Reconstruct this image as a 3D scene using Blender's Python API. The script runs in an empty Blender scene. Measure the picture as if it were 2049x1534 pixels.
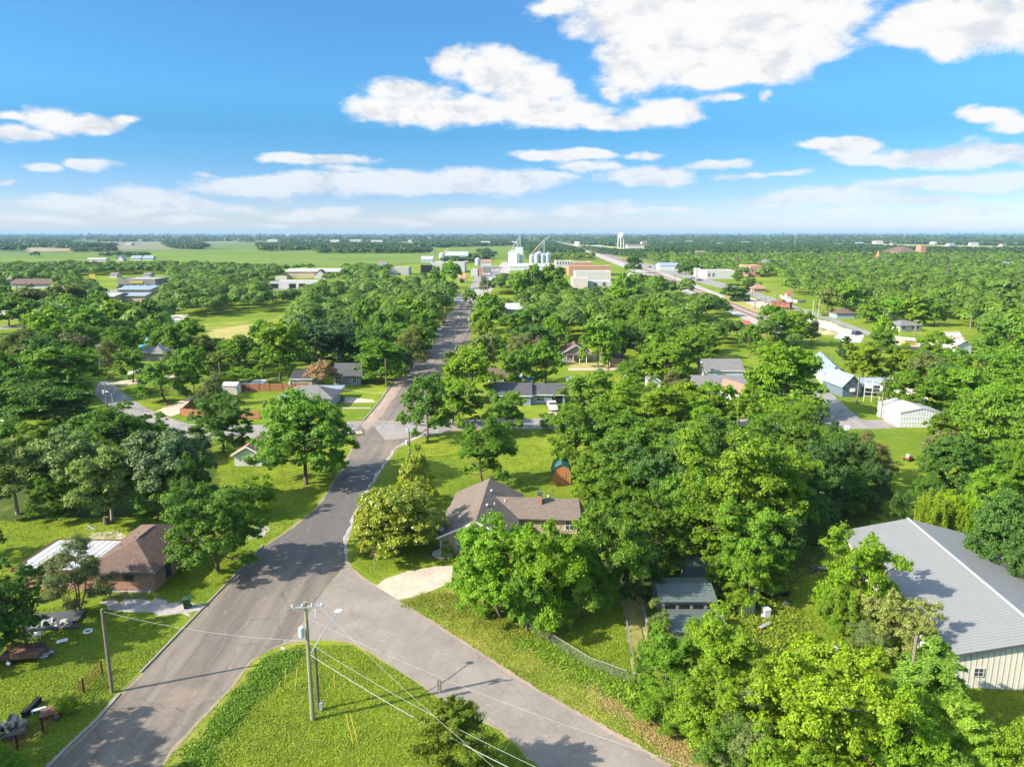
import bpy, bmesh, math, random
import numpy as np
from mathutils import Vector, Matrix

# ------------------------------------------------------------------ camera, sky, sun, exposure
SC = bpy.context.scene
COL = SC.collection
F = 1423.0; PITCH = math.radians(11.8); CAMH = 38.0
cam_d = bpy.data.cameras.new('camera'); cam = bpy.data.objects.new('camera', cam_d); COL.objects.link(cam)
cam.location = (0, 0, CAMH); cam.rotation_euler = (math.pi/2 - PITCH, 0, 0)
cam_d.sensor_fit = 'HORIZONTAL'; cam_d.sensor_width = 36; cam_d.lens = 36*F/2049
cam_d.clip_start = 0.5; cam_d.clip_end = 80000
SC.camera = cam

def G(px, py, z=0.0):
    """the point of the horizontal plane at height z that the photograph shows at this pixel (2049 x 1534)"""
    s = (py-767)/F
    X = (px-1024.5)/F; Y = math.cos(PITCH)-s*math.sin(PITCH); Z = -math.sin(PITCH)-s*math.cos(PITCH)
    t = (z-CAMH)/Z
    return Vector((X*t, Y*t, z))
def HT(py, dist):
    """height of what shows at row py at this ground distance"""
    s = (py-767)/F
    return CAMH + dist*(-math.sin(PITCH)-s*math.cos(PITCH))/(math.cos(PITCH)-s*math.sin(PITCH))
def DTOP(py, h):
    s = (py-767)/F
    Z = -math.sin(PITCH)-s*math.cos(PITCH); Y = math.cos(PITCH)-s*math.sin(PITCH)
    return (h-CAMH)/Z*Y

SUN_EL = math.radians(33); SUN_AZ = math.radians(250.2)      # azimuth clockwise from +Y
EXPO = 1.22
sun_d = bpy.data.lights.new('sun', 'SUN'); sun = bpy.data.objects.new('sun', sun_d); COL.objects.link(sun)
sun_d.energy = 4.8; sun_d.angle = math.radians(0.53); sun_d.color = (1.0, 0.92, 0.785)
_d = Vector((math.sin(SUN_AZ)*math.cos(SUN_EL), math.cos(SUN_AZ)*math.cos(SUN_EL), math.sin(SUN_EL)))
sun.rotation_euler = _d.to_track_quat('Z', 'Y').to_euler(); sun.location = _d*300
SC.view_settings.view_transform = 'Standard'; SC.view_settings.look = 'None'
SC.view_settings.exposure = EXPO; SC.view_settings.gamma = 1; SC.view_settings.use_curve_mapping = False
cy = SC.cycles
cy.max_bounces = 8; cy.diffuse_bounces = 4; cy.glossy_bounces = 2; cy.transmission_bounces = 3; cy.transparent_max_bounces = 6
cy.volume_bounces = 0; cy.use_denoising = True; cy.use_adaptive_sampling = True; cy.adaptive_threshold = 0.02
cy.caustics_reflective = False; cy.caustics_refractive = False; cy.sample_clamp_indirect = 4
SC.render.use_persistent_data = False

W = bpy.data.worlds.new('World'); SC.world = W; W.use_nodes = True
nt = W.node_tree; nt.nodes.clear()
class NB:
    """small node builder"""
    def __init__(s, nt): s.nt = nt
    def n(s, t, **k):
        o = s.nt.nodes.new(t)
        for a, v in k.items(): setattr(o, a, v)
        return o
    def set(s, i, v):
        if hasattr(v, 'is_linked') or isinstance(v, bpy.types.NodeSocket): s.nt.links.new(v, i)
        elif v is not None: i.default_value = v
    def math(s, op, a, b=None, c=None, clamp=False):
        o = s.n('ShaderNodeMath', operation=op, use_clamp=clamp)
        s.set(o.inputs[0], a)
        if b is not None: s.set(o.inputs[1], b)
        if c is not None: s.set(o.inputs[2], c)
        return o.outputs[0]
    def vec(s, op, a, b=None, out=0):
        o = s.n('ShaderNodeVectorMath', operation=op); s.set(o.inputs[0], a)
        if b is not None:
            if op == 'SCALE': s.set(o.inputs['Scale'], b)
            else: s.set(o.inputs[1], b)
        return o.outputs[out]
    def comb(s, x, y, z):
        o = s.n('ShaderNodeCombineXYZ'); s.set(o.inputs[0], x); s.set(o.inputs[1], y); s.set(o.inputs[2], z); return o.outputs[0]
    def mix(s, f, a, b, t='MIX'):
        o = s.n('ShaderNodeMix', data_type='RGBA', blend_type=t)
        s.set(o.inputs['Factor'], f); s.set(o.inputs[6], a); s.set(o.inputs[7], b); return o.outputs[2]
    def noise(s, vec, scale, detail=4, rough=0.55, out='Fac', dist=0):
        o = s.n('ShaderNodeTexNoise'); s.set(o.inputs['Vector'], vec); s.set(o.inputs['Scale'], scale)
        s.set(o.inputs['Detail'], detail); s.set(o.inputs['Roughness'], rough); s.set(o.inputs['Distortion'], dist); return o.outputs[out]
    def ramp(s, f, pts, interp='LINEAR'):
        o = s.n('ShaderNodeValToRGB'); s.set(o.inputs[0], f); r = o.color_ramp; r.interpolation = interp
        while len(r.elements) < len(pts): r.elements.new(0.5)
        for e, (p, c) in zip(r.elements, pts): e.position = p; e.color = (*c, 1) if len(c) == 3 else c
        return o.outputs[0]
    def smooth(s, v, a, b, lo=0.0, hi=1.0):
        o = s.n('ShaderNodeMapRange', interpolation_type='SMOOTHSTEP'); s.set(o.inputs[0], v)
        for i, q in zip((1, 2, 3, 4), (a, b, lo, hi)): s.set(o.inputs[i], q)
        return o.outputs[0]
b = NB(nt)
tc = b.n('ShaderNodeTexCoord'); dirv = b.vec('NORMALIZE', tc.outputs['Generated'])
sep = b.n('ShaderNodeSeparateXYZ'); b.set(sep.inputs[0], dirv)
sky = b.n('ShaderNodeTexSky', sky_type='NISHITA'); sky.sun_disc = False
sky.sun_elevation = SUN_EL; sky.sun_rotation = SUN_AZ; sky.air_density = 1.0; sky.dust_density = 0.6; sky.ozone_density = 1.5
az = b.math('ARCTAN2', sep.outputs[0], sep.outputs[1]); el = b.math('ARCSINE', sep.outputs[2])
tint = b.ramp(b.math('MULTIPLY', el, 2.0, clamp=True), [(0.0, (0.72, 0.75, 0.98)), (0.02, (0.68, 0.73, 0.99)), (0.10, (0.38, 0.535, 0.87)), (0.18, (0.235, 0.47, 0.74)), (0.26, (0.19, 0.465, 0.69)), (0.345, (0.25, 0.575, 0.80)), (0.555, (0.28, 0.60, 0.83)), (0.72, (0.60, 0.88, 1.02)), (1.0, (2.6, 2.35, 1.95))])  # last stops brightened: fill light added in the unseen sky overhead
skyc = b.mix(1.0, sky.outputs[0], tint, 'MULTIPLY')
# clouds: soft-edged clumps at fixed bearings and elevations in the sky
CL = [ # px, py, half width, half height, strength
 (1260,30,150,50,1.2),(1420,60,220,75,1.3),(1600,40,160,70,1.3),(1340,120,170,60,1.2),(1500,120,170,45,1.1),(1400,160,110,18,.95),(1640,95,90,40,1),
 (1860,40,120,55,1.3),(1960,55,120,60,1.3),(2060,30,90,60,1.2),(1120,10,55,16,1),(1905,95,50,25,.9),
 (905,120,45,30,.9),(985,145,70,42,1.15),(1040,165,70,42,1.1),(1085,180,55,20,1),(780,215,105,32,1.15),(930,218,170,35,1.2),(1080,222,150,34,1.2),(1230,240,110,18,1.05),(1325,226,75,24,1.05),(820,180,80,24,1),(1235,184,36,14,.8),(1440,195,50,12,.75),(1527,190,20,16,.7),
 (90,232,60,26,1),(170,245,105,22,1.1),(40,262,80,18,1),(0,225,30,10,.7),(250,240,40,12,.9),
 (185,331,42,15,1),(85,331,45,10,.9),(0,362,25,10,.8),
 (580,320,60,13,1),(640,321,115,15,1.15),(480,368,60,22,1),(560,372,170,24,1.15),(760,365,170,22,1.1),(980,365,160,30,1.2),(1080,352,60,16,1),(900,380,120,16,1),
 (300,395,130,22,.85),(200,402,140,16,.8),(420,412,90,12,.9),(120,404,60,12,.8),(300,420,170,12,.7),(100,437,90,9,.6),
 (640,425,110,14,.85),(980,428,100,14,.75),(1180,418,75,15,.95),(850,448,30,6,.6),(1100,310,75,12,1),(1180,306,50,12,1),(1285,308,50,10,.85),(1195,335,60,10,.75),
 (1290,352,110,24,1.2),(1435,333,45,12,.95),(1485,356,45,9,.8),
 (1660,290,80,13,1),(1720,292,55,20,1.05),(1740,318,80,15,1),(1900,310,130,30,1.15),(2020,310,100,26,1.1),(1700,305,60,12,.9),
 (1985,225,65,14,1.05),(2035,240,50,18,1),(1560,402,100,14,1.05),(1700,390,150,18,1.05),(1850,370,170,18,1.1),(2010,365,120,20,1.1),(1820,405,140,16,.9),(1960,425,110,12,.7),(1690,420,90,9,.6),
 (350,440,80,8,.55),(760,440,90,8,.5),(1330,420,60,7,.6),(1560,350,60,7,.6),(1250,425,60,6,.6),(40,405,60,9,.6),(700,342,60,8,.6),(420,345,40,8,.6),(1150,328,60,8,.65),(1900,450,90,8,.5),(1410,442,30,5,.6),(1620,440,50,6,.5),(1800,466,60,6,.5),(560,445,60,6,.5)]
ae = b.comb(az, el, 0.0)
wv = b.noise(b.vec('MULTIPLY', ae, (1.0, 2.0, 1.0)), 9.0, 3, 0.5, out='Color')
wob = b.vec('MULTIPLY', b.vec('SUBTRACT', wv, (0.5, 0.5, 0.5)), (0.09, 0.03, 0.0))
aew = b.vec('ADD', ae, wob)
acc = None
for (px, py, hw, hh, st) in CL:
    s_ = (py-767)/F; X = (px-1024.5)/F; Y = math.cos(PITCH)-s_*math.sin(PITCH); Z = -math.sin(PITCH)-s_*math.cos(PITCH)
    ca = math.atan2(X, Y); ce = math.atan2(Z, math.hypot(X, Y)); L = math.sqrt(X*X+Y*Y+Z*Z)
    ra = hw/F/ (math.hypot(X, Y)**2)*1.15*Y; re = hh/F/L*1.1
    d = b.vec('LENGTH', b.vec('MULTIPLY', b.vec('SUBTRACT', aew, (ca, ce, 0)), (1/ra, 1/re, 0)), out=1)
    v = b.math('MULTIPLY_ADD', d, -st, st)
    acc = v if acc is None else b.math('SMOOTH_MAX', acc, v, 0.25)
n1 = b.noise(b.vec('MULTIPLY', ae, (1.0, 1.9, 1.0)), 15.0, 11, 0.64)
dens = b.math('ADD', acc, b.math('MULTIPLY_ADD', n1, 1.7, -0.88))
cov = b.smooth(dens, -0.08, 0.46)
cov = b.math('MULTIPLY', cov, b.smooth(el, 0.0, 0.14, 0.55, 1.0))
n2 = b.noise(b.vec('MULTIPLY', ae, (1.0, 2.6, 1.0)), 13.0, 5, 0.55)
n3 = b.noise(b.vec('MULTIPLY', b.vec('ADD', ae, (0, 0.012, 0)), (1.0, 1.9, 1.0)), 17.0, 6, 0.6)
lit = b.smooth(b.math('ADD', b.math('MULTIPLY', b.math('SUBTRACT', n1, n3), 3.0), b.math('MULTIPLY_ADD', n2, 1.6, -0.15)), 0.0, 0.75)
K = 4.35
cl_c = b.mix(lit, (0.76*K, 0.785*K, 0.835*K, 1), (0.97*K, 0.965*K, 0.96*K, 1))
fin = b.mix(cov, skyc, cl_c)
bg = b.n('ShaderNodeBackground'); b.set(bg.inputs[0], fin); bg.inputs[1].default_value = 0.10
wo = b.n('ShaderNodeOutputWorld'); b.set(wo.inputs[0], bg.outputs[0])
W.cycles.sampling_method = 'MANUAL'; W.cycles.sample_map_resolution = 512

# ------------------------------------------------------------------ helpers
MATS = {}
def mat(name):
    m = bpy.data.materials.new(name); m.use_nodes = True; m.node_tree.nodes.clear()
    b = NB(m.node_tree); o = b.n('ShaderNodeOutputMaterial'); MATS[name] = m
    return m, b, o
def pbsdf(b, col, rough=0.8, spec=0.3, metal=0.0, normal=None):
    p = b.n('ShaderNodeBsdfPrincipled'); b.set(p.inputs['Base Color'], col); b.set(p.inputs['Roughness'], rough)
    p.inputs['Specular IOR Level'].default_value = spec; p.inputs['Metallic'].default_value = metal
    if normal is not None: b.set(p.inputs['Normal'], normal)
    return p
def bump(b, h, strength=0.5, dist=0.1):
    o = b.n('ShaderNodeBump'); b.set(o.inputs['Height'], h); o.inputs['Strength'].default_value = strength; o.inputs['Distance'].default_value = dist
    return o.outputs[0]
def C4(c): return (c[0], c[1], c[2], 1)
def simple(name, col, rough=0.7, var=0.12, scale=1.5, metal=0.0, spec=0.3, dirt=None):
    """painted or plain surface with weathering"""
    if name in MATS: return MATS[name]
    m, b, o = mat(name); g = b.n('ShaderNodeTexCoord').outputs['Object']
    n = b.noise(g, scale, 5, 0.65); n2 = b.noise(g, scale*9, 3, 0.6)
    f = b.math('ADD', b.math('MULTIPLY_ADD', n, 2*var, 1-var), b.math('MULTIPLY_ADD', n2, var, -var/2))
    c = b.vec('SCALE', C4(col)[:3], f)
    if dirt: c = b.mix(b.smooth(n, 0.52, 0.75), c, C4(dirt))
    b.set(o.inputs[0], pbsdf(b, c, rough, spec, metal).outputs[0]); return m
def ribbed(name, col, axis='X', freq=3.3, depth=0.05, rough=0.45, metal=0.0, var=0.06, dirt=None, rf=-0.12):
    """metal sheet with standing ribs"""
    if name in MATS: return MATS[name]
    m, b, o = mat(name); g = b.n('ShaderNodeTexCoord').outputs['Object']
    s = b.n('ShaderNodeSeparateXYZ'); b.set(s.inputs[0], g)
    w = b.math('FRACT', b.math('MULTIPLY', s.outputs['XYZ'.index(axis)], freq))
    rib = b.smooth(b.math('ABSOLUTE', b.math('SUBTRACT', w, 0.5)), 0.32, 0.42)
    n = b.noise(g, 0.7, 5, 0.6)
    c = b.vec('SCALE', col, b.math('ADD', b.math('MULTIPLY_ADD', n, 2*var, 1-var), b.math('MULTIPLY_ADD', rib, rf, 0.03)))
    if dirt: c = b.mix(b.smooth(n, 0.5, 0.62), c, C4(dirt))
    b.set(o.inputs[0], pbsdf(b, c, rough, 0.4, metal, bump(b, rib, 1.0, depth)).outputs[0]); return m
def shingle(name, col, var=0.25):
    if name in MATS: return MATS[name]
    m, b, o = mat(name); g = b.n('ShaderNodeTexCoord').outputs['Object']
    s = b.n('ShaderNodeSeparateXYZ'); b.set(s.inputs[0], g)
    row = b.math('MULTIPLY', s.outputs[2], 9.0); fr = b.math('FRACT', row)
    cell = b.n('ShaderNodeTexWhiteNoise', noise_dimensions='3D')
    b.set(cell.inputs[0], b.comb(b.math('FLOOR', b.math('MULTIPLY', s.outputs[0], 2.6)), b.math('FLOOR', b.math('MULTIPLY', s.outputs[1], 2.6)), b.math('FLOOR', row)))
    n = b.noise(g, 0.5, 4, 0.6); n2 = b.noise(g, 14, 3, 0.7)
    f = b.math('ADD', b.math('MULTIPLY_ADD', cell.outputs[0], var, 1-var/2-0.2), b.math('MULTIPLY', b.math('ADD', n, n2), 0.2))
    f = b.math('MULTIPLY', f, b.smooth(fr, 0.0, 0.16, 0.72, 1.0))
    b.set(o.inputs[0], pbsdf(b, b.vec('SCALE', col, f), 0.9, 0.2, 0, bump(b, b.math('ADD', fr, n2), 0.5, 0.04)).outputs[0]); return m
def siding(name, col, freq=6.0, var=0.06, axis=2, dark=0.7):
    if name in MATS: return MATS[name]
    m, b, o = mat(name); g = b.n('ShaderNodeTexCoord').outputs['Object']
    s = b.n('ShaderNodeSeparateXYZ'); b.set(s.inputs[0], g)
    fr = b.math('FRACT', b.math('MULTIPLY', s.outputs[axis], freq)); n = b.noise(g, 1.2, 5, 0.6)
    f = b.math('MULTIPLY', b.math('MULTIPLY_ADD', n, 2*var, 1-var), b.smooth(fr, 0.0, 0.14, dark, 1.0))
    b.set(o.inputs[0], pbsdf(b, b.vec('SCALE', col, f), 0.7, 0.3, 0, bump(b, fr, 0.6, 0.04)).outputs[0]); return m
def brick(name, c1, c2, mortar=(0.35, 0.32, 0.28), scale=4.0):
    if name in MATS: return MATS[name]
    m, b, o = mat(name); g = b.n('ShaderNodeTexCoord').outputs['Object']
    s = b.n('ShaderNodeSeparateXYZ'); b.set(s.inputs[0], g)
    t = b.n('ShaderNodeTexBrick'); b.set(t.inputs[0], b.comb(b.math('ADD', s.outputs[0], s.outputs[1]), s.outputs[2], 0.0))
    t.inputs['Color1'].default_value = C4(c1); t.inputs['Color2'].default_value = C4(c2); t.inputs['Mortar'].default_value = C4(mortar)
    t.inputs['Scale'].default_value = scale; t.inputs['Mortar Size'].default_value = 0.02
    n = b.noise(g, 2.0, 5, 0.65); c = b.vec('SCALE', t.outputs[0], b.math('MULTIPLY_ADD', n, 0.7, 0.65))
    b.set(o.inputs[0], pbsdf(b, c, 0.9, 0.2).outputs[0]); return m

def link(o, parent=None):
    COL.objects.link(o)
    if parent is not None: o.parent = parent
    return o
def tag(o, label=None, cat=None, group=None, kind=None):
    if label: o['label'] = label
    if cat: o['category'] = cat
    if group: o['group'] = group
    if kind: o['kind'] = kind
    return o
def empty(name, loc, rz=0.0, label=None, cat=None, group=None, scale=None):
    o = bpy.data.objects.new(name, None); o.empty_display_size = 0.5; COL.objects.link(o)
    o.location = loc; o.rotation_euler = (0, 0, rz)
    if scale: o.scale = scale
    return tag(o, label, cat, group)

class MB:
    """collects simple solids in one mesh"""
    def __init__(s): s.v = []; s.f = []; s.m = []; s.mats = []; s.cur = 0
    def mat(s, m):
        if m not in s.mats: s.mats.append(m)
        s.cur = s.mats.index(m); return s
    def poly(s, pts):
        k = len(s.v); s.v += [tuple(p) for p in pts]; s.f.append(tuple(range(k, k+len(pts)))); s.m.append(s.cur); return s
    def faces(s, vs, fs):
        k = len(s.v); s.v += [tuple(p) for p in vs]
        for f in fs: s.f.append(tuple(i+k for i in f)); s.m.append(s.cur)
        return s
    def box(s, x0, y0, z0, x1, y1, z1):
        return s.faces([(x0,y0,z0),(x1,y0,z0),(x1,y1,z0),(x0,y1,z0),(x0,y0,z1),(x1,y0,z1),(x1,y1,z1),(x0,y1,z1)],
                       [(0,3,2,1),(4,5,6,7),(0,1,5,4),(1,2,6,5),(2,3,7,6),(3,0,4,7)])
    def cbox(s, cx, cy_, cz, w, d, h): return s.box(cx-w/2, cy_-d/2, cz-h/2, cx+w/2, cy_+d/2, cz+h/2)
    def obox(s, p, q, w, h):
        """bar of section w x h from p to q"""
        p = Vector(p); q = Vector(q); d = (q-p).normalized(); up = Vector((0, 0, 1)) if abs(d.z) < 0.95 else Vector((0, 1, 0))
        r = d.cross(up).normalized()*w/2; u = r.cross(d).normalized()*h/2
        return s.faces([p-r-u, p+r-u, p+r+u, p-r+u, q-r-u, q+r-u, q+r+u, q-r+u], [(0,1,2,3),(7,6,5,4),(0,4,5,1),(1,5,6,2),(2,6,7,3),(3,7,4,0)])
    def tube(s, pts, rad, n=8, cap=True):
        pts = [Vector(p) for p in pts]; rad = [rad]*len(pts) if isinstance(rad, (int, float)) else rad
        k = len(s.v); prev = None
        for i, p in enumerate(pts):
            d = (pts[min(i+1, len(pts)-1)]-pts[max(i-1, 0)]).normalized()
            a = prev if prev is not None else (Vector((1, 0, 0)) if abs(d.x) < 0.9 else Vector((0, 1, 0)))
            a = (a-d*a.dot(d)).normalized(); prev = a; c = d.cross(a)
            for j in range(n):
                t = 2*math.pi*j/n; s.v.append(tuple(p+(a*math.cos(t)+c*math.sin(t))*rad[i]))
        for i in range(len(pts)-1):
            for j in range(n):
                q = (j+1) % n; s.f.append((k+i*n+j, k+i*n+q, k+(i+1)*n+q, k+(i+1)*n+j)); s.m.append(s.cur)
        if cap:
            s.f.append(tuple(k+j for j in range(n))[::-1]); s.m.append(s.cur)
            s.f.append(tuple(k+(len(pts)-1)*n+j for j in range(n))); s.m.append(s.cur)
        return s
    def lathe(s, prof, n=16, c=(0, 0, 0)):
        k = len(s.v)
        for (r, z) in prof:
            for j in range(n):
                t = 2*math.pi*j/n; s.v.append((c[0]+r*math.cos(t), c[1]+r*math.sin(t), c[2]+z))
        for i in range(len(prof)-1):
            for j in range(n):
                q = (j+1) % n; s.f.append((k+i*n+j, k+i*n+q, k+(i+1)*n+q, k+(i+1)*n+j)); s.m.append(s.cur)
        return s
    def build(s, name, m=None, parent=None, smooth=False, loc=None):
        me = bpy.data.meshes.new(name); me.from_pydata(s.v, [], s.f)
        ms = s.mats if s.mats else [m]
        for q in ms: me.materials.append(MATS[q] if isinstance(q, str) else q)
        if len(ms) > 1: me.polygons.foreach_set('material_index', s.m)
        if smooth: me.polygons.foreach_set('use_smooth', [True]*len(s.f))
        me.update(); o = bpy.data.objects.new(name, me); link(o, parent)
        if loc is not None: o.location = loc
        return o
def inpoly(x, y, P):
    r = False; j = len(P)-1
    for i in range(len(P)):
        if (P[i][1] > y) != (P[j][1] > y) and x < (P[j][0]-P[i][0])*(y-P[i][1])/(P[j][1]-P[i][1])+P[i][0]: r = not r
        j = i
    return r
# ------------------------------------------------------------------ ground, roads, fields
def grass_nodes(b, g, cA, cB, cC, fine=1.0):
    big = b.noise(g, 0.018, 4, 0.6); mid = b.noise(g, 0.11, 5, 0.62); sm = b.noise(g, 1.1, 5, 0.7); ti = b.noise(g, 7.0, 4, 0.7)
    c = b.mix(b.smooth(mid, 0.36, 0.64), C4(cA), C4(cB)); c = b.mix(b.math('MULTIPLY', b.smooth(big, 0.42, 0.66), 0.75), c, C4(cC))
    dry = b.noise(g, 0.33, 6, 0.72, dist=0.6); c = b.mix(b.math('MULTIPLY', b.smooth(dry, 0.55, 0.74), 0.45), c, (0.30, 0.27, 0.075, 1))
    rank = b.noise(b.vec('ADD', g, (40, 9, 0)), 0.45, 6, 0.7); c = b.mix(b.math('MULTIPLY', b.smooth(rank, 0.56, 0.72), 0.5), c, (0.055, 0.115, 0.012, 1))
    f = b.math('ADD', b.math('MULTIPLY_ADD', sm, 0.9, 0.62), b.math('MULTIPLY_ADD', ti, 0.9*fine, -0.45*fine))
    return b.vec('SCALE', c, f), b.math('ADD', b.math('MULTIPLY', sm, 1.0), ti)
def grass_mat(name, cA, cB, cC, rough=0.9):
    m, b, o = mat(name); g = b.n('ShaderNodeNewGeometry').outputs['Position']
    c, h = grass_nodes(b, g, cA, cB, cC)
    b.set(o.inputs[0], pbsdf(b, c, rough, 0.1, 0, bump(b, h, 0.9, 0.12)).outputs[0]); return m
grass_mat('lawn', (0.135, 0.200, 0.013), (0.200, 0.250, 0.018), (0.085, 0.150, 0.012))
grass_mat('verge_grass', (0.125, 0.185, 0.016), (0.26, 0.24, 0.045), (0.10, 0.17, 0.014))
grass_mat('dry_grass', (0.42, 0.29, 0.12), (0.30, 0.24, 0.09), (0.20, 0.20, 0.05))
grass_mat('dry_meadow', (0.30, 0.27, 0.08), (0.36, 0.30, 0.12), (0.20, 0.23, 0.05))
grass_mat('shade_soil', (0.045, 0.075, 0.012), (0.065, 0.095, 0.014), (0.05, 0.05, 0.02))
def field_mat(name, c, c2, ang=0.15):
    m, b, o = mat(name); g = b.n('ShaderNodeNewGeometry').outputs['Position']
    gs = b.vec('MULTIPLY', g, (0.0012, 0.012, 0)); n = b.noise(gs, 1.0, 5, 0.65, dist=0.4); n2 = b.noise(g, 0.006, 4, 0.6)
    cc = b.mix(b.smooth(b.math('ADD', n, n2), 0.8, 1.2), C4(c), C4(c2))
    b.set(o.inputs[0], pbsdf(b, cc, 0.95, 0.05).outputs[0]); return m
field_mat('field_green', (0.105, 0.165, 0.028), (0.145, 0.20, 0.036)); field_mat('field_dull', (0.13, 0.17, 0.06), (0.10, 0.15, 0.045))
field_mat('field_tan', (0.30, 0.24, 0.15), (0.22, 0.19, 0.11)); field_mat('field_grey', (0.16, 0.17, 0.10), (0.20, 0.19, 0.12)); field_mat('field_straw', (0.34, 0.32, 0.14), (0.26, 0.28, 0.10))

# ground: near lawn colour, turning to woodland and field tones far out
m, b, o = mat('terrain'); g = b.n('ShaderNodeNewGeometry').outputs['Position']
c, h = grass_nodes(b, g, (0.130, 0.190, 0.014), (0.195, 0.235, 0.020), (0.080, 0.140, 0.012))
sp = b.n('ShaderNodeSeparateXYZ'); b.set(sp.inputs[0], g)
farn = b.noise(b.vec('MULTIPLY', g, (0.0008, 0.0022, 0)), 1.0, 5, 0.6)
cf = b.ramp(farn, [(0.35, (0.045, 0.085, 0.018)), (0.5, (0.06, 0.10, 0.02)), (0.56, (0.13, 0.17, 0.06)), (0.66, (0.20, 0.19, 0.10))])
c = b.mix(b.smooth(sp.outputs[1], 900, 1700), c, cf)
b.set(o.inputs[0], pbsdf(b, c, 0.95, 0.08, 0, bump(b, h, 0.8, 0.12)).outputs[0])

def asphalt(name, ca, cb, crack=0.6, blotch=(0.30, 0.27, 0.23), along=(1, 0.12), patch=0.7, resurf=False):
    m, b, o = mat(name); g = b.n('ShaderNodeNewGeometry').outputs['Position']
    st = b.vec('MULTIPLY', g, (along[0], along[1], 1)); n = b.noise(st, 0.55, 5, 0.6); n2 = b.noise(g, 0.16, 4, 0.6, dist=0.5); fi = b.noise(g, 14, 4, 0.75); md = b.noise(g, 2.2, 4, 0.65)
    c = b.mix(b.smooth(n, 0.35, 0.68), C4(ca), C4(cb)); c = b.mix(b.math('MULTIPLY', b.smooth(n2, 0.52, 0.70), patch), c, C4(blotch))
    if resurf:
        sy = b.n('ShaderNodeSeparateXYZ'); b.set(sy.inputs[0], g); yw = b.math('MULTIPLY_ADD', b.noise(g, 0.25, 5, 0.7), 14, sy.outputs[1]); band = b.math('MULTIPLY', b.smooth(yw, 78, 92), b.smooth(yw, 128, 122, 0.0, 1.0)); c = b.mix(b.math('MULTIPLY', band, 0.85), c, (0.098, 0.092, 0.088, 1))
    pale = b.noise(b.vec('MULTIPLY', g, (along[0]*1.6, along[1]*3, 1)), 0.9, 6, 0.7); c = b.mix(b.math('MULTIPLY', b.smooth(pale, 0.60, 0.70), 0.6), c, (0.40, 0.345, 0.29, 1)); stn = b.noise(g, 0.7, 6, 0.7); c = b.mix(b.math('MULTIPLY', b.smooth(stn, 0.58, 0.72), 0.4), c, (0.09, 0.085, 0.08, 1))
    v = b.n('ShaderNodeTexVoronoi', feature='DISTANCE_TO_EDGE'); b.set(v.inputs['Vector'], b.vec('ADD', g, b.vec('SCALE', b.noise(g, 0.8, 3, 0.5, out='Color'), 1.6))); v.inputs['Scale'].default_value = 0.19
    ck = b.math('MULTIPLY', b.smooth(v.outputs[0], 0.005, 0.016, 1.0, 0.0), b.math('MULTIPLY', b.smooth(n2, 0.38, 0.5), crack))
    f = b.math('ADD', b.math('MULTIPLY_ADD', fi, 0.8, 0.43), b.math('MULTIPLY', md, 0.4)); f = b.math('MULTIPLY', f, b.math('MULTIPLY_ADD', ck, -0.55, 1.0))
    b.set(o.inputs[0], pbsdf(b, b.vec('SCALE', c, f), 0.88, 0.25, 0, bump(b, fi, 0.4, 0.02)).outputs[0])
asphalt('asphalt_old', (0.125, 0.104, 0.086), (0.190, 0.158, 0.130), 0.45, (0.215, 0.170, 0.132), (1.3, 0.07), 0.7, True)
asphalt('asphalt_dark', (0.085, 0.085, 0.088), (0.12, 0.115, 0.112), 0.5, (0.10, 0.10, 0.10))
asphalt('asphalt_new', (0.200, 0.172, 0.146), (0.240, 0.207, 0.176), 0.2, (0.18, 0.157, 0.135), (0.6, 0.6), 0.5)
asphalt('street_grey', (0.215, 0.195, 0.178), (0.275, 0.25, 0.228), 0.6, (0.15, 0.15, 0.15))
asphalt('shoulder_red', (0.27, 0.19, 0.145), (0.33, 0.25, 0.19), 0.2, (0.22, 0.19, 0.16), (1, 0.2))
asphalt('concrete_drive', (0.40, 0.33, 0.25), (0.47, 0.39, 0.30), 0.3, (0.34, 0.29, 0.23), (1, 1))
asphalt('gravel_white', (0.66, 0.61, 0.52), (0.74, 0.69, 0.60), 0.0, (0.55, 0.50, 0.42), (1, 1))
asphalt('gravel_grey', (0.30, 0.27, 0.25), (0.38, 0.34, 0.31), 0.0, (0.26, 0.22, 0.20), (1, 1))
asphalt('edge_dirt', (0.22, 0.18, 0.11), (0.27, 0.215, 0.14), 0.0, (0.16, 0.17, 0.05), (1, 1))
asphalt('bare_dirt', (0.33, 0.23, 0.14), (0.40, 0.30, 0.19), 0.0, (0.25, 0.22, 0.10), (1, 1))

bm = bmesh.new()
ys = [-60, 0, 60, 150, 300, 600, 1200, 2500, 5000, 10000, 20000, 28000]; xs = [-26000, -12000, -5000, -2000, -800, -250, 0, 250, 800, 2000, 5000, 12000, 26000]
gv = [[bm.verts.new((x, y, 0)) for x in xs] for y in ys]
for i in range(len(ys)-1):
    for j in range(len(xs)-1): bm.faces.new((gv[i][j], gv[i][j+1], gv[i+1][j+1], gv[i+1][j]))
me = bpy.data.meshes.new('ground'); bm.to_mesh(me); bm.free(); me.materials.append(MATS['terrain'])
tag(link(bpy.data.objects.new('ground', me)), kind='structure')

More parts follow.
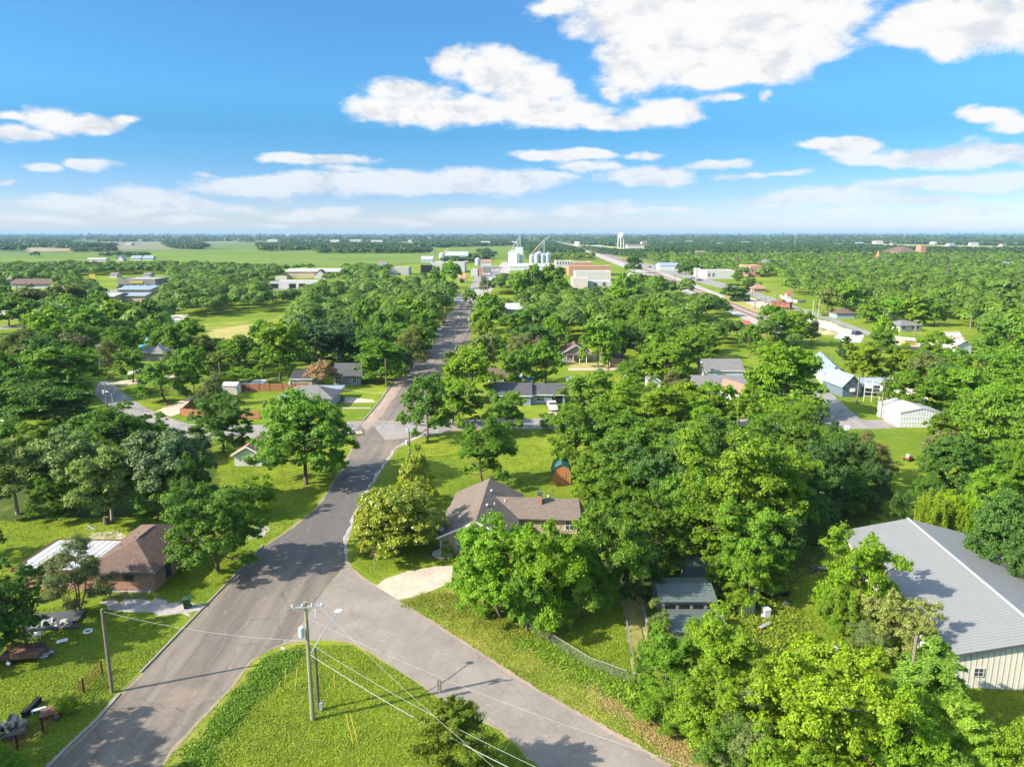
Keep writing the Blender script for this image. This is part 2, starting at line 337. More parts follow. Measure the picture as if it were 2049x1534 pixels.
def rough_line(pts, step, amp, rng):
    out = []
    for i in range(len(pts)):
        p = pts[i]; q = pts[(i+1) % len(pts)]; d = (q-p).length; n = max(1, min(60, int(d/step)))
        for k in range(n):
            r = p.lerp(q, k/n)
            if k or True: r = r+Vector((rng.uniform(-amp, amp), rng.uniform(-amp, amp), 0))
            out.append(r)
    return out
LAY = {}
def sheet(name, pix, m, z, amp=0.12, step=1.2, label=None, ground=True, world=None, kind='structure', fillet=0):
    rng = random.Random(len(pix)*7+int(pix[0][0])) if pix else random.Random(3)
    P = world if world else [G(x, y) for x, y in pix]
    P = [Vector((p[0], p[1], 0)) for p in P]
    if amp: P = rough_line(P, step, amp, rng)
    bm = bmesh.new(); vs = [bm.verts.new((p.x, p.y, z)) for p in P]
    f = bm.faces.new(vs); f.normal_update()
    if f.normal.z < 0: f.normal_flip()
    bmesh.ops.triangulate(bm, faces=[f]); me = bpy.data.meshes.new(name); bm.to_mesh(me); bm.free()
    me.materials.append(MATS[m]); o = link(bpy.data.objects.new(name, me)); tag(o, label, kind=kind); return o

MAIN = [(917,605),(905,620),(878,650),(860,678),(809,741),(782,770),(763,799),(727,842),(701,866),(712,884),(684,939),(650,994),(629,1021),(585,1055),(526,1093),(468,1153),(359,1265),(280,1347),(239,1388),(191,1443),(96,1532),(20,1600),
        (260,1600),(325,1532),(345,1501),(403,1436),(441,1399),(475,1358),(502,1323),(547,1296),(581,1284),(640,1190),(698,1118),(693,1085),(708,1042),(728,1000),(759,946),(797,895),(841,874),(868,820),(886,741),(936,686),(950,656),(953,632),(955,605)]
SIDE = [(581,1284),(615,1281),(660,1280),(700,1284),(752,1310),(793,1337),(855,1378),(896,1405),(1005,1460),(1077,1534),(1150,1600),(1460,1600),(1343,1532),(1248,1477),(1162,1429),(1094,1392),(1009,1337),(940,1293),(855,1238),(797,1200),(752,1173),(729,1159),(705,1138),(694,1125),(640,1190)]
sheet('main_road', MAIN, 'asphalt_old', 0.008, 0.10, 1.0)
sheet('side_road', SIDE, 'asphalt_new', 0.014, 0.09, 1.0)
sheet('road_shoulder', [(763,799),(809,741),(860,678),(905,620),(917,606),(924,606),(888,655),(845,712),(800,780),(765,830),(733,862),(722,850)], 'shoulder_red', 0.012, 0.12, 3)
sheet('road_shoulder', [(841,874),(797,895),(759,946),(728,1000),(708,1042),(693,1085),(698,1118),(694,1121),(686,1085),(702,1042),(722,1000),(754,946),(792,893),(836,870)], 'gravel_grey', 0.016, 0.25, 1.2)
sheet('cross_street', [(741,842),(870,841),(1060,837),(1300,836),(1560,838),(1660,842),(1660,860),(1300,858),(1070,858),(957,858),(910,861),(841,874),(770,880)], 'street_grey', 0.010, 0.12, 2)
sheet('cross_street', [(727,842),(600,848),(420,852),(372,847),(330,832),(287,813),(246,785),(222,764),(196,764),(188,790),(239,830),(262,852),(100,858),(-60,860),(-60,880),(100,876),(300,873),(500,876),(701,866)], 'street_grey', 0.010, 0.12, 2)
sheet('lane', [(311,823),(345,808),(410,783),(416,790),(372,822),(342,833)], 'concrete_drive', 0.012, 0.1, 2)
sheet('lane', [(215,764),(262,760),(420,742),(425,745),(330,757),(246,772)], 'concrete_drive', 0.012, 0.1, 2)
sheet('village_street', [(-60,655),(62,648),(150,640),(150,645),(62,654),(-60,664)], 'street_grey', 0.014, 0.1, 4)
sheet('village_street', [(60,702),(150,712),(210,722),(205,728),(140,722),(60,712)], 'street_grey', 0.014, 0.1, 4)
sheet('hangar_road', [(1625,768),(1643,768),(1660,784),(1701,820),(1725,840),(1773,840),(1800,855),(1760,858),(1640,858),(1640,820),(1632,795)], 'street_grey', 0.016, 0.15, 2)
sheet('driveway', [(752,1173),(797,1200),(850,1188),(905,1163),(905,1132),(870,1133),(815,1143),(770,1158)], 'concrete_drive', 0.020, 0.05, 1)
sheet('driveway', [(664,796),(700,794),(745,799),(752,804),(700,806),(664,803)], 'concrete_drive', 0.018, 0.15, 1)
sheet('driveway', [(664,795),(690,794),(690,804),(664,804)], 'asphalt_dark', 0.022, 0.05, 1)
sheet('footpath', [(685,815),(742,815),(742,817),(685,817)], 'concrete_drive', 0.018, 0.03, 1)
sheet('driveway', [(1098,817),(1110,817),(1120,842),(1090,842)], 'concrete_drive', 0.018, 0.05, 1)
sheet('back_lane', [(1137,736),(1240,735),(1242,741),(1137,741)], 'concrete_drive', 0.018, 0.05, 1)
sheet('gravel_patch', [(150,1100),(185,1065),(230,1060),(262,1075),(210,1110)], 'concrete_drive', 0.014, 0.3, 1)
sheet('gravel_patch', [(210,1205),(300,1200),(360,1203),(410,1212),(380,1232),(300,1233),(250,1222)], 'gravel_grey', 0.014, 0.8, 0.7)
sheet('gravel_patch', [(505,1055),(545,1050),(530,1075),(500,1078)], 'gravel_grey', 0.014, 0.3, 1)
sheet('weedy_bank', [(585,1284),(625,1284),(560,1380),(470,1470),(400,1560),(330,1560),(350,1504),(408,1439),(446,1402),(480,1361),(507,1327),(550,1300)], 'verge_grass', 0.006, 0.3, 0.8)
sheet('verge', [(797,1200),(850,1188),(905,1165),(960,1210),(1060,1270),(1180,1340),(1290,1380),(1380,1470),(1480,1580),(1440,1600),(1343,1532),(1248,1477),(1094,1392),(940,1293),(855,1238)], 'verge_grass', 0.006, 0.3, 0.8)
sheet('dry_ditch', [(1180,1370),(1260,1410),(1330,1440),(1400,1480),(1450,1534),(1500,1600),(1430,1600),(1380,1540),(1300,1485),(1220,1425)], 'dry_grass', 0.012, 0.5, 0.6)
sheet('dry_ditch', [(1040,1275),(1120,1325),(1200,1370),(1280,1405),(1270,1410),(1190,1378),(1110,1335),(1035,1285)], 'dry_grass', 0.012, 0.25, 0.5)
sheet('dry_ditch', [(815,1205),(850,1192),(900,1180),(912,1200),(880,1215),(845,1212)], 'dry_grass', 0.012, 0.4, 0.5)
sheet('bare_strip', [(1243,1190),(1280,1185),(1300,1270),(1302,1330),(1282,1370),(1262,1290)], 'dry_meadow', 0.012, 0.5, 0.5)
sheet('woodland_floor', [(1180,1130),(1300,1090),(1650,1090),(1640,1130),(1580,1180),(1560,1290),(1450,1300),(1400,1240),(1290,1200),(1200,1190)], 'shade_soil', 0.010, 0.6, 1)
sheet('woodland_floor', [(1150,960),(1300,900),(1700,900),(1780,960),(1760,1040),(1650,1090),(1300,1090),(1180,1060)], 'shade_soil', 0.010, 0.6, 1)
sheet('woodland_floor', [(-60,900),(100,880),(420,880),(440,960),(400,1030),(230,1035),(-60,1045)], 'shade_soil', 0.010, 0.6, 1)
sheet('meadow', [(410,662),(450,656),(505,648),(520,655),(500,690),(430,690)], 'dry_meadow', 0.015, 0.6, 2)
sheet('meadow', [(395,650),(480,641),(600,626),(612,634),(520,646),(420,660)], 'verge_grass', 0.012, 0.6, 2)
sheet('meadow', [(1130,700),(1200,700),(1240,722),(1240,735),(1137,735)], 'dry_meadow', 0.012, 0.6, 2)
# road to town and main square
sheet('town_street', [(955,606),(917,606),(905,600),(940,575),(975,556),(990,545),(1000,530),(1005,524),(1018,524),(1022,540),(1010,560),(985,580),(965,598)], 'gravel_grey', 0.02, 0.3, 6)
sheet('town_street', [(850,597),(905,600),(990,600),(990,606),(850,604)], 'street_grey', 0.03, 0.3, 6)
sheet('town_lot', [(940,575),(955,545),(985,533),(1003,533),(1000,545),(975,560),(955,575)], 'street_grey', 0.03, 0.3, 6)
sheet('highway', [(1170,498),(1180,498),(1240,515),(1340,537),(1410,556),(1509,584),(1543,594),(1572,606),(1606,618),(1649,630),(1700,649),(1732,660),(1800,684),(1790,692),(1728,669),(1700,658),(1657,641),(1606,626),(1538,607),(1499,590),(1400,566),(1330,545),(1235,521)], 'street_grey', 0.05, 0.1, 6)
sheet('rail_yard', [(1105,484),(1125,484),(1225,511),(1240,522),(1335,547),(1440,588),(1500,604),(1560,645),(1590,668),(1550,668),(1440,616),(1330,568),(1235,530),(1180,508)], 'gravel_grey', 0.03, 0.6, 6)
sheet('rail_yard_verge', [(1445,590),(1500,605),(1530,622),(1515,628),(1450,604)], 'dry_meadow', 0.06, 0.5, 4)
sheet('gravel_lot', [(1606,634),(1655,643),(1700,660),(1728,671),(1722,686),(1690,684),(1672,668),(1650,658),(1625,648)], 'gravel_white', 0.05, 0.7, 3)
sheet('station_lot', [(1480,588),(1538,607),(1560,615),(1530,622),(1480,600)], 'concrete_drive', 0.07, 0.4, 3)
sheet('white_yard', [(0,634),(30,630),(62,634),(60,640),(0,642)], 'verge_grass', 0.01, 0.4, 3)
sheet('white_lot', [(340,632),(375,628),(378,640),(345,646)], 'gravel_white', 0.02, 0.5, 3)
sheet('shop_lot', [(155,583),(235,580),(310,578),(330,582),(250,586),(160,588)], 'street_grey', 0.03, 0.3, 6)
sheet('county_road', [(-80,592),(100,588),(330,582),(520,577),(700,573),(700,576),(520,581),(330,587),(100,594),(-80,598)], 'street_grey', 0.04, 0.3, 10)
sheet('house_drive', [(1790,672),(1830,676),(1860,690),(1900,700),(1890,704),(1840,695),(1795,690)], 'concrete_drive', 0.05, 0.2, 4)
sheet('house_drive', [(1990,733),(2060,736),(2060,742),(1990,739)], 'street_grey', 0.05, 0.2, 4)
# fields out of town
def far(name, pix, m, z): return sheet(name, pix, m, z, 0)
far('field', [(-200,514),(0,511),(350,501),(520,497),(700,497),(840,491),(1030,489),(1035,512),(940,520),(860,526),(700,534),(520,532),(330,524),(120,526),(-200,534)], 'field_green', 0.30)
far('field', [(-200,505),(0,504),(60,505),(240,501),(350,501),(0,512),(-200,516)], 'field_dull', 0.35)
far('field', [(45,501),(60,496),(150,493),(215,493),(232,499),(60,505)], 'field_tan', 0.45)
far('field', [(140,485),(350,481),(470,483),(520,490),(330,500),(240,500),(232,495)], 'field_grey', 0.40)
far('field', [(400,487),(520,486),(560,491),(520,498),(400,498)], 'field_dull', 0.45)
far('field', [(520,480),(700,479),(720,486),(600,488)], 'field_straw', 0.50)
far('field', [(700,483),(880,482),(1030,484),(1030,489),(840,491),(700,494)], 'field_dull', 0.50)
far('field', [(1280,494),(1400,494),(1380,500),(1290,500)], 'field_straw', 0.4)
far('field', [(1655,487),(1760,488),(1850,490),(2300,498),(2300,506),(1840,499),(1690,492)], 'field_straw', 0.40)
far('field', [(1140,488),(1210,492),(1260,497),(1240,502),(1190,499),(1140,492)], 'field_straw', 0.32)
far('field', [(1265,516),(1335,533),(1410,555),(1400,545),(1330,524),(1270,512)], 'field_dull', 0.12)
far('field', [(0,486),(140,484),(140,487),(0,490)], 'field_dull', 0.5)

def edge(pix, m, w, z, seed):
    rg = random.Random(seed); P = [G(*p) for p in pix]; L = []
    for a, c in zip(P, P[1:]):
        n = max(1, int((c-a).length/.9)); nn = Vector((-(c-a).y, (c-a).x, 0)).normalized()
        for k in range(n): L.append((a.lerp(c, k/n), nn))
    up = [p+n*rg.uniform(.02, w) for p, n in L]; dn = [p-n*rg.uniform(.02, w) for p, n in L][::-1]; sheet('road_edge', None, m, z, 0, world=up+dn)
edge([(325,1532),(345,1501),(403,1436),(441,1399),(475,1358),(502,1323),(547,1296),(581,1284),(615,1281),(660,1280),(700,1284),(752,1310),(793,1337),(855,1378),(896,1405),(1005,1460),(1077,1534)], 'edge_dirt', .26, .019, 1)
edge([(1343,1532),(1248,1477),(1162,1429),(1094,1392),(1009,1337),(940,1293),(855,1238),(797,1200)], 'shoulder_red', .32, .019, 2); edge([(752,1173),(729,1159),(705,1138),(694,1125),(690,1100)], 'shoulder_red', .3, .021, 3)
edge([(530,1092),(585,1055),(629,1021),(650,994),(684,939),(712,884)], 'edge_dirt', .34, .019, 4); edge([(470,1155),(362,1267),(284,1349),(243,1390),(196,1446),(105,1532)], 'edge_dirt', .22, .019, 5)
edge([(741,842),(870,841),(1060,837)], 'shoulder_red', .5, .021, 6); edge([(957,858),(910,861),(841,874)], 'shoulder_red', .5, .021, 7)
# ------------------------------------------------------------------ trees
def leafmat(name, rough=0.55, trans=0.32, gloss=0.28, accent=None, acc_at=0.93):
    m, b, o = mat(name); oi = b.n('ShaderNodeObjectInfo'); at = b.n('ShaderNodeAttribute', attribute_name='v')
    v = at.outputs['Fac']
    # v: one random number per leaf; slight turn to yellow in the pale ones
    c = b.mix(b.math('MULTIPLY', v, 0.55), b.vec('SCALE', oi.outputs['Color'], 1.35), b.vec('MULTIPLY', oi.outputs['Color'], (3.3, 3.1, 1.9)))
    if accent: c = b.mix(b.smooth(v, acc_at, acc_at+0.01), c, C4(accent))
    p = b.n('ShaderNodeBsdfPrincipled'); b.set(p.inputs['Base Color'], c); p.inputs['Roughness'].default_value = rough; p.inputs['Specular IOR Level'].default_value = gloss
    t = b.n('ShaderNodeBsdfTranslucent'); b.set(t.inputs[0], b.vec('MULTIPLY', c, (1.25, 1.3, 0.7)))
    x = b.n('ShaderNodeMixShader'); x.inputs[0].default_value = trans; b.set(x.inputs[1], p.outputs[0]); b.set(x.inputs[2], t.outputs[0])
    b.set(o.inputs[0], x.outputs[0]); return m
leafmat('leaf'); leafmat('leaf_glossy', 0.35, 0.22, 0.5, (0.55, 0.54, 0.40), 0.995)
leafmat('leaf_silk', 0.6, 0.3, 0.2, (0.62, 0.34, 0.22), 0.50); leafmat('leaf_cream', 0.6, 0.3, 0.2, (0.42, 0.42, 0.18), 0.70)
leafmat('leaf_needle', 0.7, 0.25, 0.15)
simple('bark', (0.13, 0.10, 0.075), 0.95, 0.35, 3.0); simple('bark_pale', (0.30, 0.26, 0.22), 0.95, 0.25, 3.0)

def unit(a): return a/np.maximum(np.linalg.norm(a, axis=1, keepdims=True), 1e-6)
def leaf_mesh(name, P, N, size, v, m, tri=False, aspect=1.0, align=None):
    """one small leaf-sized face at every point"""
    n = len(P); rng = np.random.default_rng(n)
    N = unit(N); a = rng.normal(size=(n, 3)) if align is None else align+rng.normal(size=(n, 3))*0.25
    T = unit(a-N*np.sum(a*N, axis=1, keepdims=True)); B = np.cross(N, T)
    s = (size*rng.uniform(0.65, 1.35, n))[:, None]
    if tri:
        V = np.stack([P+T*s*0.8, P-T*s*0.5+B*s*0.75, P-T*s*0.5-B*s*0.75], axis=1).reshape(-1, 3); k = 3
    else:
        l = s*aspect; V = np.stack([P-T*l*0.62, P-B*s*0.42+N*s*0.10, P+T*l*0.62, P+B*s*0.42+N*s*0.10], axis=1).reshape(-1, 3); k = 4
    me = bpy.data.meshes.new(name); me.vertices.add(n*k); me.loops.add(n*k); me.polygons.add(n)
    me.vertices.foreach_set('co', V.astype(np.float32).ravel()); me.loops.foreach_set('vertex_index', np.arange(n*k, dtype=np.int32))
    me.polygons.foreach_set('loop_start', np.arange(0, n*k, k, dtype=np.int32))
    me.update(calc_edges=True)
    at = me.attributes.new('v', 'FLOAT', 'FACE'); at.data.foreach_set('value', np.asarray(v, dtype=np.float32))
    me.materials.append(MATS[m]); return me

def crown_points(rng, n, R, H, z0, nl, shape='b', clump=0.30, spread=1.0):
    """points and normals on twig clumps, on the boughs of a crown of radius R between heights z0 and z0+H"""
    zc = z0+H*0.47; i = np.arange(nl)+0.5; cz = 1-1.88*i/nl; th = math.pi*(1+5**0.5)*i; sn = np.sqrt(1-cz*cz)**0.62
    D = np.stack([np.cos(th)*sn, np.sin(th)*sn, cz], axis=1); D += rng.normal(size=D.shape)*0.15
    rr = np.where(cz < -0.15, rng.uniform(0.70, 1.0, nl), rng.uniform(0.42, 0.84, nl))*spread
    C = D*np.array([R, R, H*0.5])*rr[:, None]; C[:, 2] += zc; lr = R*rng.uniform(0.20, 0.42, nl)*(12/nl)**0.18
    if shape == 'm':   # cone
        q = (C[:, 2]-z0)/H; C[:, :2] *= (1.25-0.95*q)[:, None]; lr *= (1.15-0.6*q)
    if shape == 'o': lr *= 1.15
    K = 26; CD = unit(rng.normal(size=(nl*K, 3))).reshape(nl, K, 3); CD[:, :, 2] = np.abs(CD[:, :, 2])*0.95-0.35*(rng.random((nl, K)) < 0.4)
    cc = (C[:, None, :]+CD*lr[:, None, None]*np.array([1, 1, 0.74])*rng.uniform(0.45, 1.18, (nl, K))[:, :, None]).reshape(-1, 3)
    cr = np.repeat(lr, K)*clump*0.80*rng.uniform(0.45, 1.7, nl*K); w = cr**2; w /= w.sum()
    ci = rng.choice(len(cc), n, p=w); d = unit(rng.normal(size=(n, 3))); d[:, 2] = np.where(d[:, 2] < -0.2, -d[:, 2]*0.5, d[:, 2])
    rad = (rng.random(n)**0.45)*np.where(rng.random(n) < 0.16, 1.9, 1.0)        # some leaves on loose outer twigs
    P = cc[ci]+d*(cr[ci]*rad)[:, None]*np.array([1, 1, 0.8])
    N = unit(P-C[ci//K])*0.50+d*0.30+np.array([0, 0, 0.32])+rng.normal(size=(n, 3))*0.52
    P[:, 2] = np.maximum(P[:, 2], z0*0.75); return P, N, C, rng.random(n)*0.62+0.38*rng.random(len(cc))[ci]

def trunk_mesh(rng, R, H, z0, C, m='bark', stems=1, tr=0.26):
    t = MB()
    for s_ in range(stems):
        a = rng.uniform(0, 6.28); bx = math.cos(a)*0.25*(stems > 1); by = math.sin(a)*0.25*(stems > 1); lean = rng.normal(size=2)*0.018*(z0+H)*(1+stems*1.2)
        fork = Vector((bx+lean[0], by+lean[1], z0+H*0.12)); top = Vector((bx+lean[0]*1.6, by+lean[1]*1.6, z0+H*0.70))
        t.tube([(bx, by, -0.25), (bx, by, 0.1), (bx+lean[0]*0.4, by+lean[1]*0.4, z0*0.6), fork, fork.lerp(top, 0.5), top], [tr*1.5, tr*1.1, tr*0.88, tr*0.75, tr*0.42, tr*0.1], 8)
        for k in range(len(C)):
            if stems > 1 and k % stems != s_: continue
            if k > 15: break
            c = Vector(C[(k*7) % len(C)]); st = fork.lerp(top, min(0.8, max(0.0, (c.z-fork.z)/(top.z-fork.z)*0.6)))
            md = st.lerp(c, 0.5)+Vector((0, 0, -0.04*R)); t.tube([st, md, c], [tr*0.36, tr*0.24, tr*0.06], 5, cap=False)
            e = c+Vector(rng.normal(size=3))*R*0.14; t.tube([md, md.lerp(e, 0.6)+Vector((0, 0, 0.1)), e], [tr*0.16, tr*0.1, tr*0.04], 4, cap=False)
    return t
PROTO = {}
def add_proto(key, cm, tm, m_tr='bark'):
    t = bpy.data.meshes.new('trunk'); t.from_pydata(tm.v, [], tm.f); t.materials.append(MATS[m_tr]); t.polygons.foreach_set('use_smooth', [True]*len(tm.f)); PROTO[key] = (cm, t)
# unit tree: crown radius 5.5 m, total height 10 m
def broad(key, seed, n, size, nl, shape='b', z0=2.0, m='leaf', clump=0.30, spread=1.0, stems=1, R=5.5, top=10.0, bark='bark', tr=0.26, aspect=1.25):
    rng = np.random.default_rng(seed); H = top-z0
    P, N, C, v = crown_points(rng, n, R, H, z0, nl, shape, clump, spread)
    # fit to the unit height and radius exactly
    q = np.percentile(P[:, 2], 99.7); P[:, 2] = z0+(P[:, 2]-z0)*(H/(q-z0)); C[:, 2] = z0+(C[:, 2]-z0)*(H/(q-z0)); r = np.percentile(np.hypot(P[:, 0], P[:, 1]), 98.5); P[:, :2] *= R/r; C[:, :2] *= R/r
    add_proto(key, leaf_mesh('crown', P, N, size, v, m, aspect=aspect), trunk_mesh(rng, R, H, z0, C, bark, stems, tr), bark)
for i in range(5): broad(('b', 0, i), 10+i, 95000, 0.145, [32, 44, 27, 38, 50][i], z0=[0.8, 1.3, 0.5, 1.0, .7][i], clump=[.30, .25, .33, .28, .24][i])
for i in range(4): broad(('b', 1, i), 20+i, 30000, 0.25, [26, 32, 22, 28][i], z0=[0.7, 1.2, 0.4, 0.9][i], clump=[.32, .28, .33, .3][i])
for i in range(4): broad(('b', 2, i), 30+i, 8000, 0.48, [20, 26, 18, 22][i], z0=.4, clump=.32)
for i in range(3): broad(('o', 0, i), 40+i, 95000, 0.145, 56, 'o', z0=0.5, clump=.24)
for i in range(2): broad(('o', 1, i), 50+i, 30000, 0.25, 42, 'o', z0=0.4, clump=.26)
for i in range(2): broad(('p', 0, i), 60+i, 32000, 0.135, 24, z0=1.2, clump=.40, stems=3, tr=.15, aspect=1.6)
for i in range(2): broad(('h', 0, i), 65+i, 62000, 0.185, 30, z0=2.2, clump=.34, aspect=1.9, tr=.22, stems=1, bark='bark_pale')
broad(('m', 0, 0), 70, 60000, 0.18, 34, 'm', z0=0.3, m='leaf_glossy', clump=.30); broad(('n', 0, 0), 71, 70000, 0.18, 40, 'o', z0=0.2, m='leaf_glossy', clump=.30)
broad(('u', 0, 0), 74, 30000, 0.18, 26, z0=3.4, m='leaf_silk', clump=.30, stems=2, tr=.14)
for i in range(3): broad(('s', 0, i), 80+i, 32000, 0.15, 22, 'o', z0=0.0, clump=.34, tr=.08, stems=3, top=10)
broad(('k', 0, 0), 85, 60000, 0.14, 30, 'o', z0=0.2, m='leaf_cream', clump=.28, tr=.1)
def conifer(key, seed, n, R, H, m, droop=-0.15, size=0.22, bush=False, aspect=2.4):
    rng = np.random.default_rng(seed); nb = 150 if bush else 110; z = H*(0.03+0.95*rng.random(nb)**1.15); a = rng.uniform(0, 6.28, nb)
    L = R*((1-(z/H))**(0.65 if not bush else 0.55))*rng.uniform(0.6, 1.12, nb)+0.15; sl = (0.75 if bush else 0.35)+0.3*rng.random(nb)
    k = rng.integers(0, nb, n); t = rng.random(n)**0.62; side = rng.normal(size=(n, 3))*(0.12+0.30*(1-t))[:, None]*L[k][:, None]*0.42; side[:, 2] *= 0.45
    x = np.cos(a[k])*L[k]*t; y = np.sin(a[k])*L[k]*t; zz = z[k]+L[k]*t*sl[k]*(0.7 if bush else 0.25)+droop*L[k]*t*t
    P = np.stack([x, y, zz], axis=1)+side; P[:, 2] = np.maximum(P[:, 2], 0.05); q = P[:, 2].max(); P[:, 2] *= H/q
    al = np.stack([np.cos(a[k]), np.sin(a[k]), sl[k]+0.2], axis=1); N = np.stack([np.cos(a[k])*0.4, np.sin(a[k])*0.4, np.ones(n)*0.8], axis=1)+rng.normal(size=(n, 3))*0.5
    tr = MB(); tr.tube([(0, 0, -0.2), (0, 0, H*0.5), (0, 0, H*0.95)], [0.22, 0.13, 0.03], 7)
    for j in range(0, nb, 5): tr.tube([(0, 0, z[j]), (math.cos(a[j])*L[j]*0.8, math.sin(a[j])*L[j]*0.8, z[j]+L[j]*0.2)], [0.05, 0.015], 4, cap=False)
    add_proto(key, leaf_mesh('crown', P, N, size, rng.random(n), m, aspect=aspect, align=al), tr)
conifer(('c', 0, 0), 90, 60000, 5.5, 10, 'leaf_needle', bush=True, size=.11); conifer(('c', 0, 1), 91, 9000, 5.5, 10, 'leaf_needle', size=.30); conifer(('f', 0, 0), 92, 60000, 5.5, 10, 'leaf_needle', size=.13, droop=-0.3)
def bamboo(key, seed, n):
    rng = np.random.default_rng(seed); ns = 75; r = 5.0*np.sqrt(rng.random(ns)); a = rng.uniform(0, 6.28, ns); h = rng.uniform(7, 10, ns); b_ = rng.normal(size=(ns, 2))*1.1
    k = rng.integers(0, ns, n); t = 0.12+0.88*rng.random(n)**0.75; off = rng.normal(size=(n, 3))*np.array([.42, .42, .30])*(1.15-t*0.7)[:, None]
    P = np.stack([np.cos(a[k])*r[k]+b_[k, 0]*t**2, np.sin(a[k])*r[k]+b_[k, 1]*t**2, h[k]*t], axis=1)+off
    al = off/0.4+np.array([0, 0, -0.5]); tr = MB()
    for j in range(ns): tr.tube([(math.cos(a[j])*r[j], math.sin(a[j])*r[j], -.1), (math.cos(a[j])*r[j]+b_[j, 0]*.7, math.sin(a[j])*r[j]+b_[j, 1]*.7, h[j]*.85)], [.05, .015], 4, cap=False)
    add_proto(key, leaf_mesh('crown', P, rng.normal(size=(n, 3))+np.array([0, -.3, .6]), 0.16, rng.random(n), 'leaf_needle', aspect=2.0, align=al), tr)
bamboo(('w', 0, 0), 95, 45000)

TINT = { # base colour of the leaves, and the words for it
 'g': ((0.066, 0.128, 0.010), 'mid green'), 'g2': ((0.078, 0.150, 0.014), 'fresh green'), 'yg': ((0.100, 0.168, 0.009), 'bright green'), 'yg2': ((0.096, 0.172, 0.010), 'light green'),
 'yy': ((0.112, 0.165, 0.008), 'yellow-green'), 'dg': ((0.044, 0.088, 0.015), 'dark green'), 'dg2': ((0.048, 0.098, 0.020), 'deep green'), 'bg': ((0.042, 0.078, 0.034), 'bluish dark green'),
 'gg': ((0.098, 0.138, 0.046), 'grey-green'), 'gg2': ((0.088, 0.112, 0.036), 'dull sage green'), 'ol': ((0.085, 0.095, 0.028), 'olive brown'), 'mg': ((0.150, 0.180, 0.010), 'olive and yellow'),
 'cr': ((0.120, 0.150, 0.035), 'cream flowered'), 'fg': ((0.110, 0.185, 0.024), 'feathery light green'), 'yb': ((0.130, 0.200, 0.012), 'vivid lime'), 'pk': ((0.110, 0.130, 0.030), 'pink flowering'), 'cg': ((0.095, 0.125, 0.014), 'mossy green')}
TREES = []   # (x, y, width, height, name, root) of every tree put up, for the fill and the labels
KIND = {'b': ('broadleaf_tree', 'tree'), 'o': ('round_tree', 'tree'), 'p': ('open_tree', 'tree'), 'h': ('tall_stemmed_tree', 'tree'), 'm': ('magnolia', 'tree'), 'n': ('magnolia', 'tree'), 'u': ('silk_tree', 'tree'),
        's': ('shrub', 'shrub'), 'k': ('flowering_shrub', 'shrub'), 'c': ('cedar', 'tree'), 'f': ('cypress', 'tree'), 'w': ('bamboo_clump', 'bamboo')}
TR = random.Random(5)
def put_tree(x, y, w, h, kind, tint):
    d = math.hypot(x, y); lod = 0 if d < 135 else (1 if d < 270 else 2); k = kind
    if kind in ('b', 'o'):
        if lod == 2: k = 'b'
        elif kind == 'o' and lod == 1: k = 'o'
    else: lod = 0
    n = len([q for q in PROTO if q[0] == k and q[1] == lod]); cm, tm = PROTO[(k, lod, TR.randrange(n))]
    nm, cat = KIND[kind]; r = empty(nm, (x, y, 0), TR.uniform(0, 6.28), None, cat, scale=(w/11*TR.uniform(.96, 1.04), w/11*TR.uniform(.96, 1.04), h/10))
    c = bpy.data.objects.new('crown', cm); link(c, r); t = bpy.data.objects.new('trunk', tm); link(t, r)
    col = TINT[tint][0]; j = TR.uniform(.84, 1.12)*(1.0, 1.04, 1.06)[lod if kind in 'bo' else (0 if d < 135 else 1)]; c.color = (col[0]*j*TR.uniform(.92, 1.08), col[1]*j, col[2]*TR.uniform(.8, 1.2), 1)
    TREES.append(dict(x=x, y=y, w=w, h=h, kind=kind, tint=tint, root=r)); return r
def T(cx, top, base, wpx, kind, tint, h=None):
    if base: g_ = G(cx, base); d = g_.y; h = max(1.2, HT(top, d))
    else: h = h or 11; d = DTOP(top, h); g_ = Vector(((cx-1024.5)/F*d*1.0, d, 0))
    # slant distance along the view axis, for the width
    zc = (CAMH-h*0.5)*math.sin(PITCH)+d*math.cos(PITCH); w = wpx/F*zc; g_.x = (cx-1024.5)/F*zc if not base else g_.x
    return put_tree(g_.x, g_.y+ (0 if base else 0), w, h, kind, tint)
